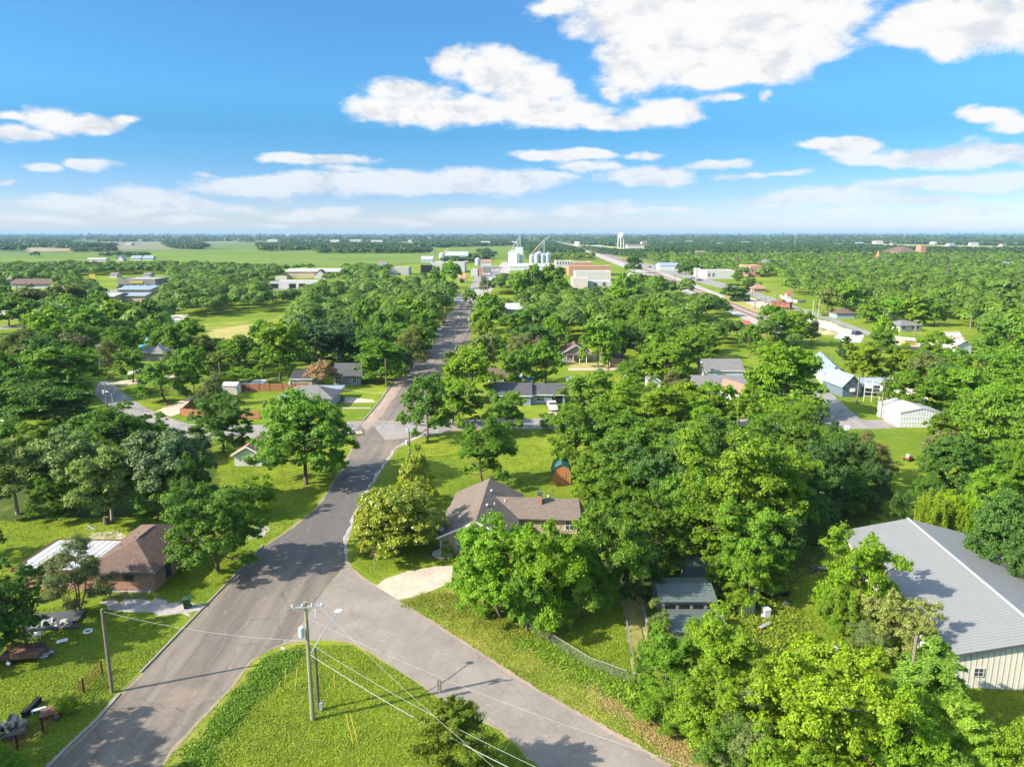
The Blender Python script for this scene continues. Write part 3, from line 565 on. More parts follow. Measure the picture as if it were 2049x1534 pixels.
HAND = [
 (28,1128,1300,135,'b','dg2'),(158,1085,1222,150,'p','gg2'),(436,972,1142,195,'b','g'),(518,958,1035,78,'b','yg'),(612,783,968,205,'o','g2'),
 (225,895,1042,165,'h','gg'),(112,950,1040,105,'b','g'),(130,868,1008,190,'h','gg'),(35,880,1028,170,'h','gg'),(345,862,1030,200,'h','gg'),(318,930,1040,110,'b','g2'),(395,905,1045,100,'b','dg2'),
 (245,815,935,160,'b','g'),(175,830,925,110,'b','g2'),(305,832,930,90,'b','g'),(72,848,925,95,'b','yg'),(5,845,950,90,'b','g'),(107,772,872,175,'o','dg'),
 (122,693,800,170,'o','g'),(55,735,830,90,'b','g'),(12,700,790,80,'b','g'),(45,655,745,80,'p','gg2'),(447,797,905,128,'b','dg2'),(425,748,812,58,'p','gg2'),
 (335,720,803,115,'b','g'),(388,695,785,68,'b','g2'),(266,700,765,72,'b','g2'),(218,680,735,62,'p','gg2'),(150,668,725,72,'n','ol'),(100,620,700,88,'b','yg'),(175,615,690,90,'b','g2'),
 (235,600,672,78,'b','yg'),(292,600,668,90,'b','dg2'),(240,655,722,62,'b','g'),(266,658,717,52,'b','yg2'),(72,600,662,82,'b','g'),(130,590,655,92,'b','g2'),(18,590,652,70,'b','g'),(60,573,640,84,'b','gg2'),
 (132,565,635,95,'b','gg2'),(180,600,655,50,'b','g'),(205,585,650,60,'b','g'),(362,640,742,112,'b','g'),(422,668,742,74,'p','gg2'),(480,672,752,104,'b','g'),(310,640,700,60,'b','g'),
 (458,745,775,70,'s','yg'),(495,732,768,70,'s','g2'),(528,640,705,72,'b','g2'),(560,645,762,122,'b','yg2'),(632,632,740,135,'o','bg'),(690,640,735,75,'o','bg'),
 (765,680,766,108,'o','g'),(822,655,738,75,'p','gg2'),(800,690,752,60,'b','dg2'),(846,650,715,60,'b','g2'),(775,615,702,85,'b','g2'),(825,598,668,90,'b','yg2'),(862,605,652,48,'b','yg'),(735,600,690,70,'b','g'),
 (700,640,722,78,'b','yg2'),(740,650,725,70,'b','g2'),(850,620,690,60,'b','g'),(940,578,609,34,'b','g'),
 (975,588,662,62,'b','g2'),(960,612,668,48,'b','yg'),(966,640,690,52,'b','yy'),(968,668,752,76,'b','gg'),(905,700,752,52,'b','gg2'),(938,692,802,110,'b','yg'),(925,770,850,90,'b','yg'),
 (855,750,882,118,'b','g2'),(905,758,850,80,'b','yg2'),(1040,665,732,74,'p','gg2'),(1032,700,782,88,'b','g2'),(1090,682,776,92,'b','g2'),(1068,690,765,60,'b','g'),(1106,628,695,58,'b','g2'),(1122,650,712,55,'b','g'),
 (1030,622,682,72,'b','g'),(1082,612,685,76,'b','dg2'),(1198,640,738,90,'b','yg2'),(1175,742,852,118,'b','g2'),(1012,782,868,102,'b','g2'),(968,838,972,128,'b','g2'),(1098,826,862,45,'s','g2'),
 (1155,812,938,155,'b','g2'),(1240,600,690,85,'b','g'),(1285,600,695,70,'b','yg2'),(1228,640,725,60,'b','g'),(1330,690,770,112,'b','yg2'),(1345,738,782,46,'k','ol'),(1252,724,750,62,'s','g2'),
 (1262,772,872,120,'b','yg2'),(1300,768,890,175,'b','yy'),(1368,768,872,135,'b','yy'),(1420,768,862,110,'b','yg2'),(1225,800,895,90,'b','g2'),(1345,835,945,150,'b','g'),(1255,860,985,150,'b','g2'),
 (1430,835,930,110,'b','g2'),(1300,905,1045,150,'b','dg2'),(1225,925,1050,110,'b','g'),(1172,932,1015,72,'b','yg'),
 (1462,868,1105,250,'b','yg'),(1375,940,1100,170,'b','g2'),(1300,985,1140,180,'b','g'),(1560,905,1080,140,'b','yg2'),(1500,1010,1185,150,'b','g2'),(1420,985,1150,150,'b','yg'),
 (1565,1010,1120,90,'b','dg2'),(1635,885,1050,140,'b','dg2'),(1600,960,1080,110,'b','dg2'),(1700,870,1000,110,'b','dg2'),(1735,868,965,95,'p','ol'),(1690,940,1030,110,'b','g'),(1745,930,1020,80,'b','dg2'),
 (1000,1032,1235,200,'b','yg2'),(1085,1042,1255,170,'b','yg'),(965,1085,1222,120,'b','g2'),(1200,1002,1215,190,'b','g2'),(1165,1085,1235,110,'b','g'),(1270,1060,1200,120,'b','dg2'),(1055,1130,1262,110,'b','g2'),
 (800,975,1110,190,'n','mg'),(832,893,1012,100,'m','mg'),(748,1010,1108,80,'n','mg'),
 (1568,690,832,155,'o','yg2'),(1510,735,825,60,'p','yg2'),(1580,800,882,130,'s','yg2'),(1632,812,892,50,'c','bg'),(1666,842,898,42,'c','bg'),(1520,835,900,70,'b','g2'),(1480,790,870,90,'b','yg2'),
 (1720,688,772,92,'b','yy'),(1762,655,722,60,'b','g2'),(1800,690,765,85,'b','yy'),(1850,690,770,85,'b','g2'),(1905,700,775,85,'b','g'),(1690,672,720,40,'c','bg'),(1830,745,830,110,'b','g'),(1905,735,830,120,'b','g2'),(1985,765,875,130,'b','yg2'),
 (1935,785,880,110,'b','g'),(2040,770,880,90,'b','g2'),(1780,760,818,60,'b','g'),(2000,640,735,120,'b','g2'),(2055,690,790,90,'b','g'),(1940,775,860,70,'b','yg2'),(1885,830,890,80,'b','g'),(2030,740,850,90,'o','g'),
 (1880,860,925,90,'k','ol'),(1892,870,1010,135,'o','dg2'),(1995,885,1000,120,'b','g2'),(1965,930,1050,100,'b','yg2'),(2045,890,1040,110,'b','g'),(1868,985,1085,85,'w','yb'),(1918,985,1085,80,'w','yb'),(1885,1015,1070,80,'w','yg'),
 (1960,1015,1110,80,'w','yg'),(2005,985,1175,165,'o','dg2'),(2060,1060,1215,120,'o','dg2'),(1800,985,1060,60,'s','dg2'),(1840,950,1040,60,'p','g'),
 (1712,1072,1262,160,'b','yg'),(1680,1180,1290,90,'b','yg2'),(1795,1192,1335,150,'k','cr'),(1735,1250,1330,110,'s','gg'),(1855,1276,1450,235,'f','fg'),(1642,1308,1560,310,'b','yy'),(1770,1380,1600,230,'b','yg'),
 (1900,1400,1590,200,'c','fg'),(2010,1440,1620,160,'s','yg'),(1440,1236,1400,200,'b','yg'),(1330,1262,1395,130,'b','g2'),(1395,1240,1330,80,'s','g2'),(1525,1345,1500,150,'s','yb'),(1420,1345,1500,170,'b','yg'),(1335,1350,1450,120,'s','yg2'),
 (1500,1400,1560,150,'s','gg'),(1565,1470,1640,160,'b','yg'),(1450,1420,1545,120,'s','g2'),(1318,1200,1290,60,'s','gg'),(1285,1290,1380,60,'s','g'),(1500,1110,1215,100,'b','yg2'),(1430,1120,1200,60,'b','g'),(1470,1170,1225,60,'s','yg'),(1545,1130,1195,50,'b','g'),
 (905,1408,1580,225,'c','cg'),(1180,835,865,40,'s','g2'),(1120,1200,1262,70,'b','yg2'),(138,1388,1425,58,'s','yb'),(18,1500,1570,80,'s','g2'),
 (1070,530,600,62,'b','g2'),(1108,530,600,66,'b','g'),(1042,545,602,46,'b','g2'),(1252,548,612,62,'b','g2'),(1236,574,628,60,'b','yg2'),(1316,552,592,38,'o','g'),(1268,508,547,36,'o','dg2'),(875,533,575,30,'b','g'),(905,522,578,50,'b','g2'),(1468,567,602,58,'o','dg2'),(1502,556,582,38,'o','dg2'),(1385,518,550,42,'o','dg2'),(1365,524,548,30,'b','g'),(1120,560,612,50,'b','g2'),(968,553,590,24,'p','gg2'),(1475,545,562,26,'b','g2'),
 (1655,572,632,50,'b','gg2'),(1692,565,623,60,'b','yg2'),(1736,597,646,56,'b','g2'),(1776,595,649,60,'b','g2'),(1826,590,651,70,'b','yg2'),(1868,602,652,50,'b','g'),(1762,630,706,50,'b','yg2'),(1545,612,690,72,'b','g2'),(1592,622,692,70,'b','yg'),(1622,640,690,36,'p','gg2'),(1873,664,717,70,'b','yg2'),(1500,650,712,50,'b','g2'),
 (645,722,778,84,'u','pk'),(585,735,765,30,'s','yg'),(940,1095,1130,35,'s','g'),(895,1085,1118,36,'s','g2'),(1880,1545,1700,200,'b','g2'),(-45,1180,1340,130,'b','dg2'),(-40,1020,1120,90,'b','dg2'),
 (2100,1420,1560,120,'b','g2'),(1640,800,842,36,'s','g2'),(1755,735,768,40,'b','g2'),
]
for a in HAND: T(*a)
put_tree(-44.5, 43.5, 10, 10.5, 'b', 'g'); put_tree(-39.5, 37.5, 10, 11, 'b', 'g2')

# woodland fill: trees at their own places on the ground where the photograph shows a closed canopy
FOREST = [  # areas of ground, by pixel
 [(-60,568),(340,560),(400,610),(340,625),(330,690),(0,700),(-60,700)],
 [(330,575),(420,570),(520,580),(620,575),(640,610),(610,612),(480,628),(380,640),(340,630)],
 [(610,590),(730,570),(860,570),(905,580),(905,602),(880,640),(850,680),(800,745),(700,745),(620,740),(560,700),(600,650),(612,625)],
 [(955,600),(985,575),(1080,565),(1200,580),(1300,570),(1420,600),(1440,625),(1460,680),(1400,720),(1260,730),(1140,740),(1000,740),(960,690)],
 [(1230,740),(1390,740),(1390,800),(1500,800),(1640,830),(1690,870),(1800,870),(1800,980),(1700,1060),(1250,1060),(1180,960),(1150,870),(1120,850)],
 [(1440,625),(1500,640),(1560,668),(1640,700),(1760,720),(1790,740),(1680,745),(1620,700),(1500,700),(1460,690)],
 [(1700,740),(1800,760),(2100,760),(2100,860),(1890,850),(1800,800)],
 [(1530,560),(1700,555),(2120,560),(2120,720),(1960,700),(1905,655),(1860,650),(1800,654),(1765,642),(1722,622),(1668,618),(1605,609),(1560,592)],
 [(1240,505),(1500,508),(2120,510),(2120,560),(1700,560),(1530,560),(1420,548),(1340,532),(1250,512)],
 [(990,520),(1060,510),(1200,505),(1230,515),(1180,522),(1000,528)] and [(1045,505),(1130,503),(1190,515),(1180,524),(1060,524)],
 [(-120,538),(330,537),(520,543),(700,542),(780,548),(870,560),(700,568),(560,560),(440,574),(330,562),(330,576),(-120,578)],
 [(350,560),(520,556),(540,566),(350,574)],
 [(-60,700),(175,705),(180,760),(150,800),(60,870),(-60,870)],
 [(400,700),(560,690),(600,740),(540,742),(440,765),(400,745)],
 [(1870,880),(2120,860),(2120,1080),(2000,1000),(1960,900)],
]
CLEAR = [  # open ground inside those areas
 [(150,552),(345,548),(350,600),(200,590),(150,580)], [(-60,628),(60,625),(62,670),(-60,670)], [(200,590),(340,570),(345,600),(330,612),(215,612)],
 [(960,660),(1010,655),(1015,700),(960,700)], [(1105,690),(1175,690),(1175,735),(1105,735)], [(1165,690),(1245,705),(1245,735),(1165,735)], [(1385,725),(1510,725),(1510,790),(1385,790)],
 [(1390,560),(1560,560),(1610,620),(1540,650),(1440,600)], [(1470,575),(1620,595),(1700,640),(1790,690),(1700,700),(1600,660),(1540,650)],
 [(1780,640),(1905,640),(1905,720),(1780,720)], [(1890,655),(1965,660),(1975,725),(1895,720)], [(1660,620),(1730,625),(1735,650),(1680,650)],
 [(1640,700),(1800,720),(1800,870),(1640,860)], [(1780,790),(1900,800),(1900,870),(1780,870)], [(1475,760),(1560,760),(1560,815),(1475,815)],
 [(1000,590),(1060,590),(1060,625),(1000,625)], [(1000,670),(1080,670),(1080,712),(1000,712)], [(560,545),(690,540),(690,562),(560,565)], [(520,565),(640,560),(700,580),(520,590)],
 [(-60,575),(120,565),(120,590),(-60,595)], [(680,690),(745,680),(745,720),(680,720)], [(1790,870),(1860,880),(1850,960),(1790,960)],
 [(940,545),(1010,520),(1025,560),(960,600),(930,600)], [(1120,520),(1260,520),(1265,590),(1120,590)], [(1330,555),(1560,555),(1560,600),(1440,600),(1340,575)],
 [(1440,640),(1500,630),(1520,660),(1440,680)], [(1240,500),(1340,535),(1420,555),(1560,600),(1560,620),(1420,600),(1300,560),(1200,515)],
 [(780,540),(860,530),(880,570),(780,570)], [(1250,850),(1310,850),(1300,905),(1250,900)] , [(1970,735),(2060,728),(2060,760),(1970,760)],
 [(1270,495),(1300,490),(1300,500),(1270,505)], [(1700,615),(1760,612),(1770,640),(1700,640)],
 [(1955,590),(2049,590),(2040,625),(1965,625)],
]
def px_of(x, y, z=0.0):
    dz = z-CAMH; f = y*math.cos(PITCH)-dz*math.sin(PITCH); u = y*math.sin(PITCH)+dz*math.cos(PITCH)
    return 1024.5+F*x/f, 767-F*u/f

KEEP = [(1775,808,1885,858,138),(1765,768,1815,812,146),(1680,748,1755,795,160),(1640,785,1775,852,138),(1648,720,1688,775,160),(1480,765,1545,812,150),(1390,725,1495,780,165),(1245,740,1330,778,170),(1140,738,1240,775,190),(1140,700,1180,735,190),
 (1125,670,1178,716,200),(1220,708,1246,735,195),(1792,640,1860,668,270),(1900,700,1960,720,230),(1905,668,1955,708,235),(1672,620,1714,637,320),(1606,634,1725,684,290),(1480,582,1600,630,330),(1470,588,1495,604,400),(1555,605,1575,620,370),(1440,604,1525,636,330),
 (1138,525,1225,572,620),(1410,538,1525,560,600),(1235,520,1480,585,450),(945,540,1022,590,450),(915,606,955,650,320),(880,640,950,690,250),(820,690,930,745,205),(781,540,818,552,690),(842,528,930,546,690),(571,538,640,556,640),(541,563,600,577,520),(236,562,312,578,520),(200,580,305,604,420),(22,564,104,578,520),
 (400,630,600,675,260),(258,697,320,722,215),(0,616,56,640,330),(-20,642,60,662,320),(180,740,250,765,180),(556,784,664,815,155),(446,768,620,790,165),(668,735,722,770,185),(985,770,1130,812,158),(1650,852,1790,862,138),(1050,670,1078,712,215),(1810,862,1850,905,120),(1790,870,1840,940,120),(1012,608,1044,634,345),(1500,770,1545,815,150)]
def blocks(x, y, w, h, sh=.36):
    c = px_of(x, y, h); q = px_of(x, y, h*.15); zc = y*math.cos(PITCH)+(CAMH-h/2)*math.sin(PITCH); r = w*sh*F/zc; n = 0
    for (x0, y0, x1, y1, d) in KEEP:
        if y < d+1 and c[0]-r < x1 and c[0]+r > x0 and c[1] < y1 and q[1] > y0: return (x0, y0, x1, y1)
    return None
for t in TREES:
    bl = blocks(t['x'], t['y'], t['w'], t['h'], .3)
    if bl: print('BLOCK', [round(v) for v in px_of(t['x'], t['y'], t['h'])], t['kind'], t['tint'], bl)
rng = random.Random(11); fill = []
grid = {}
def near_tree(x, y, r):
    gx, gy = int(x//12), int(y//12)
    for i in (-1, 0, 1):
        for j in (-1, 0, 1):
            for (a, b_, w) in grid.get((gx+i, gy+j), ()):
                if (a-x)**2+(b_-y)**2 < (r+w*0.31)**2: return True
    return False
def reg(x, y, w): grid.setdefault((int(x//12), int(y//12)), []).append((x, y, w))
for t in TREES: reg(t['x'], t['y'], t['w'])
yy = 95.0
while yy < 1250:
    st = 6.5 if yy < 420 else (8.5 if yy < 800 else 12); hw = yy*0.78+10; xx = -hw
    while xx < hw:
        x = xx+rng.uniform(-.45, .45)*st; y = yy+rng.uniform(-.45, .45)*st; xx += st
        p = px_of(x, y)
        if not (-130 < p[0] < 2180) or not any(inpoly(p[0], p[1], q) for q in FOREST) or any(inpoly(p[0], p[1], q) for q in CLEAR): continue
        w = rng.uniform(8.5, 15) if y < 420 else rng.uniform(9, 16)
        h = w*rng.uniform(.62, .86)+1.5
        if y > 430: h = min(h, rng.uniform(7, 10.5))
        if near_tree(x, y, w*0.30): continue
        if blocks(x, y, w, h):
            w *= .62; h *= .55
            if blocks(x, y, w, h): continue
        reg(x, y, w); fill.append((x, y, w, h))
    yy += st
fill.sort(key=lambda a: a[1])
tn = ['g', 'g2', 'g', 'yg2', 'yg', 'dg2', 'g2', 'gg2', 'yg2', 'g', 'dg2', 'g2']
NFILL = max(0, 300-len([t for t in TREES if KIND[t['kind']][1] == 'tree']))
for (x, y, w, h) in fill[:NFILL]: put_tree(x, y, w, h, rng.choice('bbbo'), rng.choice(tn))
REST = fill[NFILL:]
# far woodland belts
BELT = [
 ([(-200,494),(40,492),(120,490),(210,493),(240,497),(120,497),(60,495),(-200,500)], 26), ([(145,501),(230,500),(232,504),(147,505)], 12), ([(68,512),(80,511),(82,514),(70,515)], 14),
 ([(0,498),(45,499),(45,502),(0,502)], 22), ([(325,490),(400,489),(420,494),(400,499),(340,498)], 18), ([(430,478),(520,477),(520,481),(440,481)], 30),
 ([(515,492),(700,490),(790,491),(822,495),(820,500),(780,497),(700,500),(520,503)], 16), ([(625,504),(790,502),(862,502),(862,507),(640,508)], 14),
 ([(180,517),(240,512),(300,513),(300,515),(240,515)], 12), ([(820,494),(875,491),(1015,489),(1030,492),(875,496)], 20), ([(835,484),(1030,481),(1035,488),(880,490),(835,489)], 26), ([(955,507),(975,504),(990,512),(970,514)], 12), ([(880,525),(900,520),(960,516),(985,518),(975,524),(900,530)], 12),
 ([(1040,486),(1105,486),(1150,500),(1170,508),(1060,508),(1040,500)], 13), ([(1125,485),(1260,484),(1270,490),(1250,493),(1150,490)], 26), ([(1160,497),(1190,500),(1250,506),(1300,506),(1330,514),(1290,518),(1240,512),(1200,508)], 12),
 ([(1300,488),(1640,489),(1830,500),(2250,506),(2250,512),(1500,510),(1320,508),(1290,502)], 14), ([(1540,480),(2250,488),(2250,496),(1880,489),(1650,486),(1540,487)], 30), ([(1140,481),(1640,481),(1640,489),(1290,488),(1270,486),(1140,486)], 28),
 ([(560,482),(700,480),(830,480),(830,484),(700,484),(560,487)], 30), ([(200,480),(330,479),(430,480),(430,483),(200,484)], 34), ([(-200,481),(140,480),(140,484),(-200,486)], 34), ([(-200,499),(-20,498),(-20,502),(-200,503)], 20),
]
far_pts = []
for P, st in BELT:
    gp = [G(x, y) for x, y in P]; x0, x1 = min(p.x for p in gp), max(p.x for p in gp); y0, y1 = min(p.y for p in gp), max(p.y for p in gp); gq = [(p.x, p.y) for p in gp]
    n = int((x1-x0)*(y1-y0)/(st*st*0.8)); n = min(n, 26000)
    for _ in range(n):
        x, y = rng.uniform(x0, x1), rng.uniform(y0, y1)
        if inpoly(x, y, gq): far_pts.append((x, y, st*rng.uniform(.75, 1.2), min(st*.72, 12)*rng.uniform(.7, 1.1)))
# the horizon: ragged woods in many thin bands
for _ in range(5200):
    y = math.exp(rng.uniform(math.log(4200), math.log(22000))); x = rng.uniform(-.85, .85)*y
    k = math.sin(x*0.0011+y*0.0017)+math.sin(x*0.00043-y*0.0029+1.7)+math.sin(y*0.0046+2)
    if k > (-1.0 if x > -y*0.12 else -0.1): far_pts.append((x, y, rng.uniform(45, 110)*(y/7000)**.6, rng.uniform(9, 17)))
def crowd(name, pts, nleaf, label, rel=0.105):
    """many far crowns in one mesh, each a clump of faces with bare gaps between"""
    r = np.random.default_rng(3); A = np.array(pts); n = len(A); X = []; N = []; S = []; V = []
    for lo, hi, k in nleaf:
        q = A[(A[:, 1] >= lo) & (A[:, 1] < hi)]
        if not len(q): continue
        m_ = len(q); nl = 7; ld = unit(r.normal(size=(m_*nl, 3))).reshape(m_, nl, 3); ld[:, :, 2] = np.abs(ld[:, :, 2]); li = r.integers(0, nl, (m_, k))
        d = unit(r.normal(size=(m_*k, 3))).reshape(m_, k, 3); d[:, :, 2] = np.where(d[:, :, 2] < -0.3, -d[:, :, 2], d[:, :, 2])
        c = np.take_along_axis(ld, li[:, :, None], axis=1)*0.55; u = c+d*0.46
        P = np.stack([q[:, 0:1]+u[:, :, 0]*q[:, 2:3]/2, q[:, 1:2]+u[:, :, 1]*q[:, 2:3]/2, q[:, 3:4]*(0.52+0.50*u[:, :, 2])], axis=2).reshape(-1, 3)
        X.append(P); N.append((d+c*0.8+np.array([0, 0, .35])+r.normal(size=d.shape)*.3).reshape(-1, 3)); S.append(np.repeat(q[:, 2]*rel*(200/k)**.5, k))
        V.append(np.clip(np.repeat(r.random(m_)**1.3, k)*0.95+r.random(m_*k)*0.3-.12, -.4, 1.1))
    me = leaf_mesh(name, np.concatenate(X), np.concatenate(N), 1.0, np.concatenate(V), 'leaf', tri=True) if False else None
    P, NN, SS, VV = map(np.concatenate, (X, N, S, V)); rs = np.random.default_rng(1); NN = unit(NN)
    a = rs.normal(size=P.shape); Tn = unit(a-NN*np.sum(a*NN, axis=1, keepdims=True)); Bn = np.cross(NN, Tn); s = (SS*rs.uniform(.7, 1.3, len(P)))[:, None]
    W_ = np.stack([P+Tn*s, P-Tn*s*0.5+Bn*s*0.85, P-Tn*s*0.5-Bn*s*0.85], axis=1).reshape(-1, 3); k = 3; n = len(P)
    me = bpy.data.meshes.new(name); me.vertices.add(n*k); me.loops.add(n*k); me.polygons.add(n)
    me.vertices.foreach_set('co', W_.astype(np.float32).ravel()); me.loops.foreach_set('vertex_index', np.arange(n*k, dtype=np.int32)); me.polygons.foreach_set('loop_start', np.arange(0, n*k, k, dtype=np.int32)); me.update(calc_edges=True)
    me.attributes.new('v', 'FLOAT', 'FACE').data.foreach_set('value', VV.astype(np.float32)); me.materials.append(MATS['leaf'])
    o = link(bpy.data.objects.new(name, me)); o.color = (0.062, 0.110, 0.013, 1) if name == 'town_woodland' else (0.030, 0.058, 0.014, 1); tag(o, label, kind='stuff'); return o
crowd('town_woodland', REST, [(0, 450, 520), (450, 700, 300), (700, 2000, 150)], 'closed canopy of small town trees reaching to the fields')
crowd('distant_woodland', far_pts, [(0, 1500, 90), (1500, 3500, 44), (3500, 8000, 26), (8000, 1e6, 14)], 'far tree belts and woods fading to blue at the horizon')
print('TREES', len(TREES), 'rest', len(REST), 'far', len(far_pts))
# ------------------------------------------------------------------ buildings
shingle('shingle_brown', (0.135, 0.090, 0.070)); shingle('shingle_taupe', (0.160, 0.126, 0.102)); shingle('shingle_charcoal', (0.085, 0.085, 0.092)); shingle('shingle_grey', (0.175, 0.165, 0.16)); shingle('shingle_rust', (0.30, 0.17, 0.12)); shingle('shingle_dark', (0.05, 0.05, 0.055))
brick('brick_red', (0.33, 0.145, 0.085), (0.42, 0.20, 0.115)); brick('brick_orange', (0.42, 0.19, 0.10), (0.36, 0.15, 0.08), (0.40, 0.33, 0.28), 2.0); brick('brick_tan', (0.42, 0.30, 0.19), (0.36, 0.25, 0.16)); brick('brick_white', (0.62, 0.57, 0.51), (0.50, 0.44, 0.38), (0.42, 0.36, 0.30), 1.2)
ribbed('metal_grey_roof', (0.200, 0.202, 0.198), 'Y', 2.6, 0.03, 0.5, 0.0, 0.08, None, -.05); ribbed('metal_white_roof', (0.42, 0.415, 0.40), 'X', 1.25, 0.05, 0.45, rf=-.38); ribbed('metal_cream_wall', (0.56, 0.53, 0.44), 'X', 2.2, 0.07, 0.5)
ribbed('metal_blue_roof', (0.235, 0.285, 0.335), 'X', 2.0, 0.04, 0.4); ribbed('metal_pale_wall', (0.54, 0.565, 0.575), 'X', 1.8, 0.07, 0.5); ribbed('metal_dark_roof', (0.10, 0.125, 0.11), 'Y', 3.0, 0.04, 0.5); ribbed('metal_rusty_roof', (0.45, 0.42, 0.40), 'X', 1.6, 0.04, 0.55, dirt=(0.30, 0.15, 0.08))
siding('siding_white', (0.60, 0.60, 0.585)); siding('siding_blue', (0.27, 0.34, 0.42)); siding('siding_grey', (0.26, 0.25, 0.24)); siding('siding_taupe', (0.36, 0.32, 0.28)); siding('siding_cream', (0.62, 0.56, 0.44)); siding('siding_tan', (0.38, 0.27, 0.18)); siding('boards_wood', (0.34, 0.15, 0.055), 3.0, 0.22, 0, 0.55); siding('boards_grey', (0.20, 0.19, 0.18), 3.0, 0.2, 0, 0.5); siding('shed_panel', (0.10, 0.13, 0.12), 3.0, 0.2, 0, 0.6)
siding('fence_wood', (0.30, 0.13, 0.06), 6.0, 0.25, 0, 0.55); siding('slate_blue_wall', (0.125, 0.165, 0.21))
simple('trim_white', (0.72, 0.72, 0.70), 0.6, 0.06); simple('trim_dark', (0.10, 0.08, 0.07), 0.7); simple('insulator_grey', (0.42, 0.41, 0.38), 0.6); simple('kerb_grey', (0.25, 0.225, 0.19), 0.9, 0.25, 0.8, dirt=(0.15, 0.13, 0.10)); simple('white_wall', (0.47, 0.455, 0.425), 0.8, 0.15, 0.25, dirt=(0.40, 0.36, 0.31)); simple('concrete', (0.40, 0.38, 0.34), 0.9, 0.18, 0.4, dirt=(0.26, 0.23, 0.20)); simple('grey_flat_roof', (0.33, 0.33, 0.33), 0.85, 0.15, 0.15); simple('white_flat_roof', (0.37, 0.36, 0.345), 0.8, 0.15, 0.12)
simple('tan_wall', (0.46, 0.35, 0.24), 0.85, 0.1, 0.3); simple('red_roof', (0.30, 0.10, 0.06), 0.7, 0.15); simple('white_metal', (0.50, 0.52, 0.53), 0.5, 0.07, 0.2); simple('bin_steel', (0.42, 0.46, 0.50), 0.42, 0.12, 0.3, metal=0.2); simple('grey_metal', (0.36, 0.37, 0.38), 0.5, 0.1); simple('dark_metal', (0.08, 0.08, 0.085), 0.5); simple('rust_red', (0.14, 0.038, 0.022), 0.8, 0.2); simple('galvanised', (0.45, 0.47, 0.48), 0.45, 0.1, metal=0.5); simple('fence_steel', (0.20, 0.205, 0.20), 0.6, 0.2)
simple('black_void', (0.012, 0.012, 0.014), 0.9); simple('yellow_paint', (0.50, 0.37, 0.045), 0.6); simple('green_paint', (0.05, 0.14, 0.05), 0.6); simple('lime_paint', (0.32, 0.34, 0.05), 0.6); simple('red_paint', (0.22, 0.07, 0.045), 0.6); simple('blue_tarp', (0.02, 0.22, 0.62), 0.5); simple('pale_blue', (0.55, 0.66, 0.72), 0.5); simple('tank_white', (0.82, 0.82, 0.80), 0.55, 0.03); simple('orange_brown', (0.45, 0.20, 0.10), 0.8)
m, b, o = mat('glass'); b.set(o.inputs[0], pbsdf(b, (0.045, 0.055, 0.065, 1), 0.12, 0.6).outputs[0])
m, b, o = mat('chain_link'); tr_ = b.n('ShaderNodeBsdfTransparent'); g = b.n('ShaderNodeTexCoord').outputs['Object']; s_ = b.n('ShaderNodeSeparateXYZ'); b.set(s_.inputs[0], g)
q1 = b.math('ABSOLUTE', b.math('SUBTRACT', b.math('FRACT', b.math('MULTIPLY', b.math('ADD', s_.outputs[0], s_.outputs[2]), 9.0)), 0.5)); q2 = b.math('ABSOLUTE', b.math('SUBTRACT', b.math('FRACT', b.math('MULTIPLY', b.math('SUBTRACT', s_.outputs[0], s_.outputs[2]), 9.0)), 0.5))
x = b.n('ShaderNodeMixShader'); b.set(x.inputs[0], b.math('GREATER_THAN', b.math('MAXIMUM', q1, q2), 0.468)); b.set(x.inputs[1], tr_.outputs[0]); b.set(x.inputs[2], pbsdf(b, (0.26, 0.27, 0.27, 1), 0.5, 0.4, 0.3).outputs[0]); b.set(o.inputs[0], x.outputs[0])

GRID = -math.radians(4.5)   # the streets run a little clockwise of the view
def window(parent, M, w, h, sub=True, frame='trim_white', mull=1):
    """frame and pane in the local plane x-z, facing -y; M places it"""
    f = MB(); t = 0.07
    f.box(-w/2-t, -0.05, -t, w/2+t, 0.02, 0).box(-w/2-t, -0.05, h, w/2+t, 0.02, h+t).box(-w/2-t, -0.05, 0, -w/2, 0.02, h).box(w/2, -0.05, 0, w/2+t, 0.02, h)
    for k in range(mull): xm = -w/2+w*(k+1)/(mull+1); f.box(xm-.025, -0.045, 0, xm+.025, 0.015, h)
    f.box(-w/2, -0.04, h/2-.02, w/2, 0.012, h/2+.02)
    o = f.build('window', frame, parent); o.matrix_local = M
    p = MB(); p.box(-w/2, -0.02, 0, w/2, 0.0, h); p.build('pane', 'glass', o); return o
def face_m(face, W_, D_, u, z):
    if face == 'f': return Matrix.Translation((u, -0.02, z))
    if face == 'b': return Matrix.Translation((u, D_+0.02, z)) @ Matrix.Rotation(math.pi, 4, 'Z')
    if face == 'l': return Matrix.Translation((-W_/2-0.02, u, z)) @ Matrix.Rotation(-math.pi/2, 4, 'Z')
    return Matrix.Translation((W_/2+0.02, u, z)) @ Matrix.Rotation(math.pi/2, 4, 'Z')
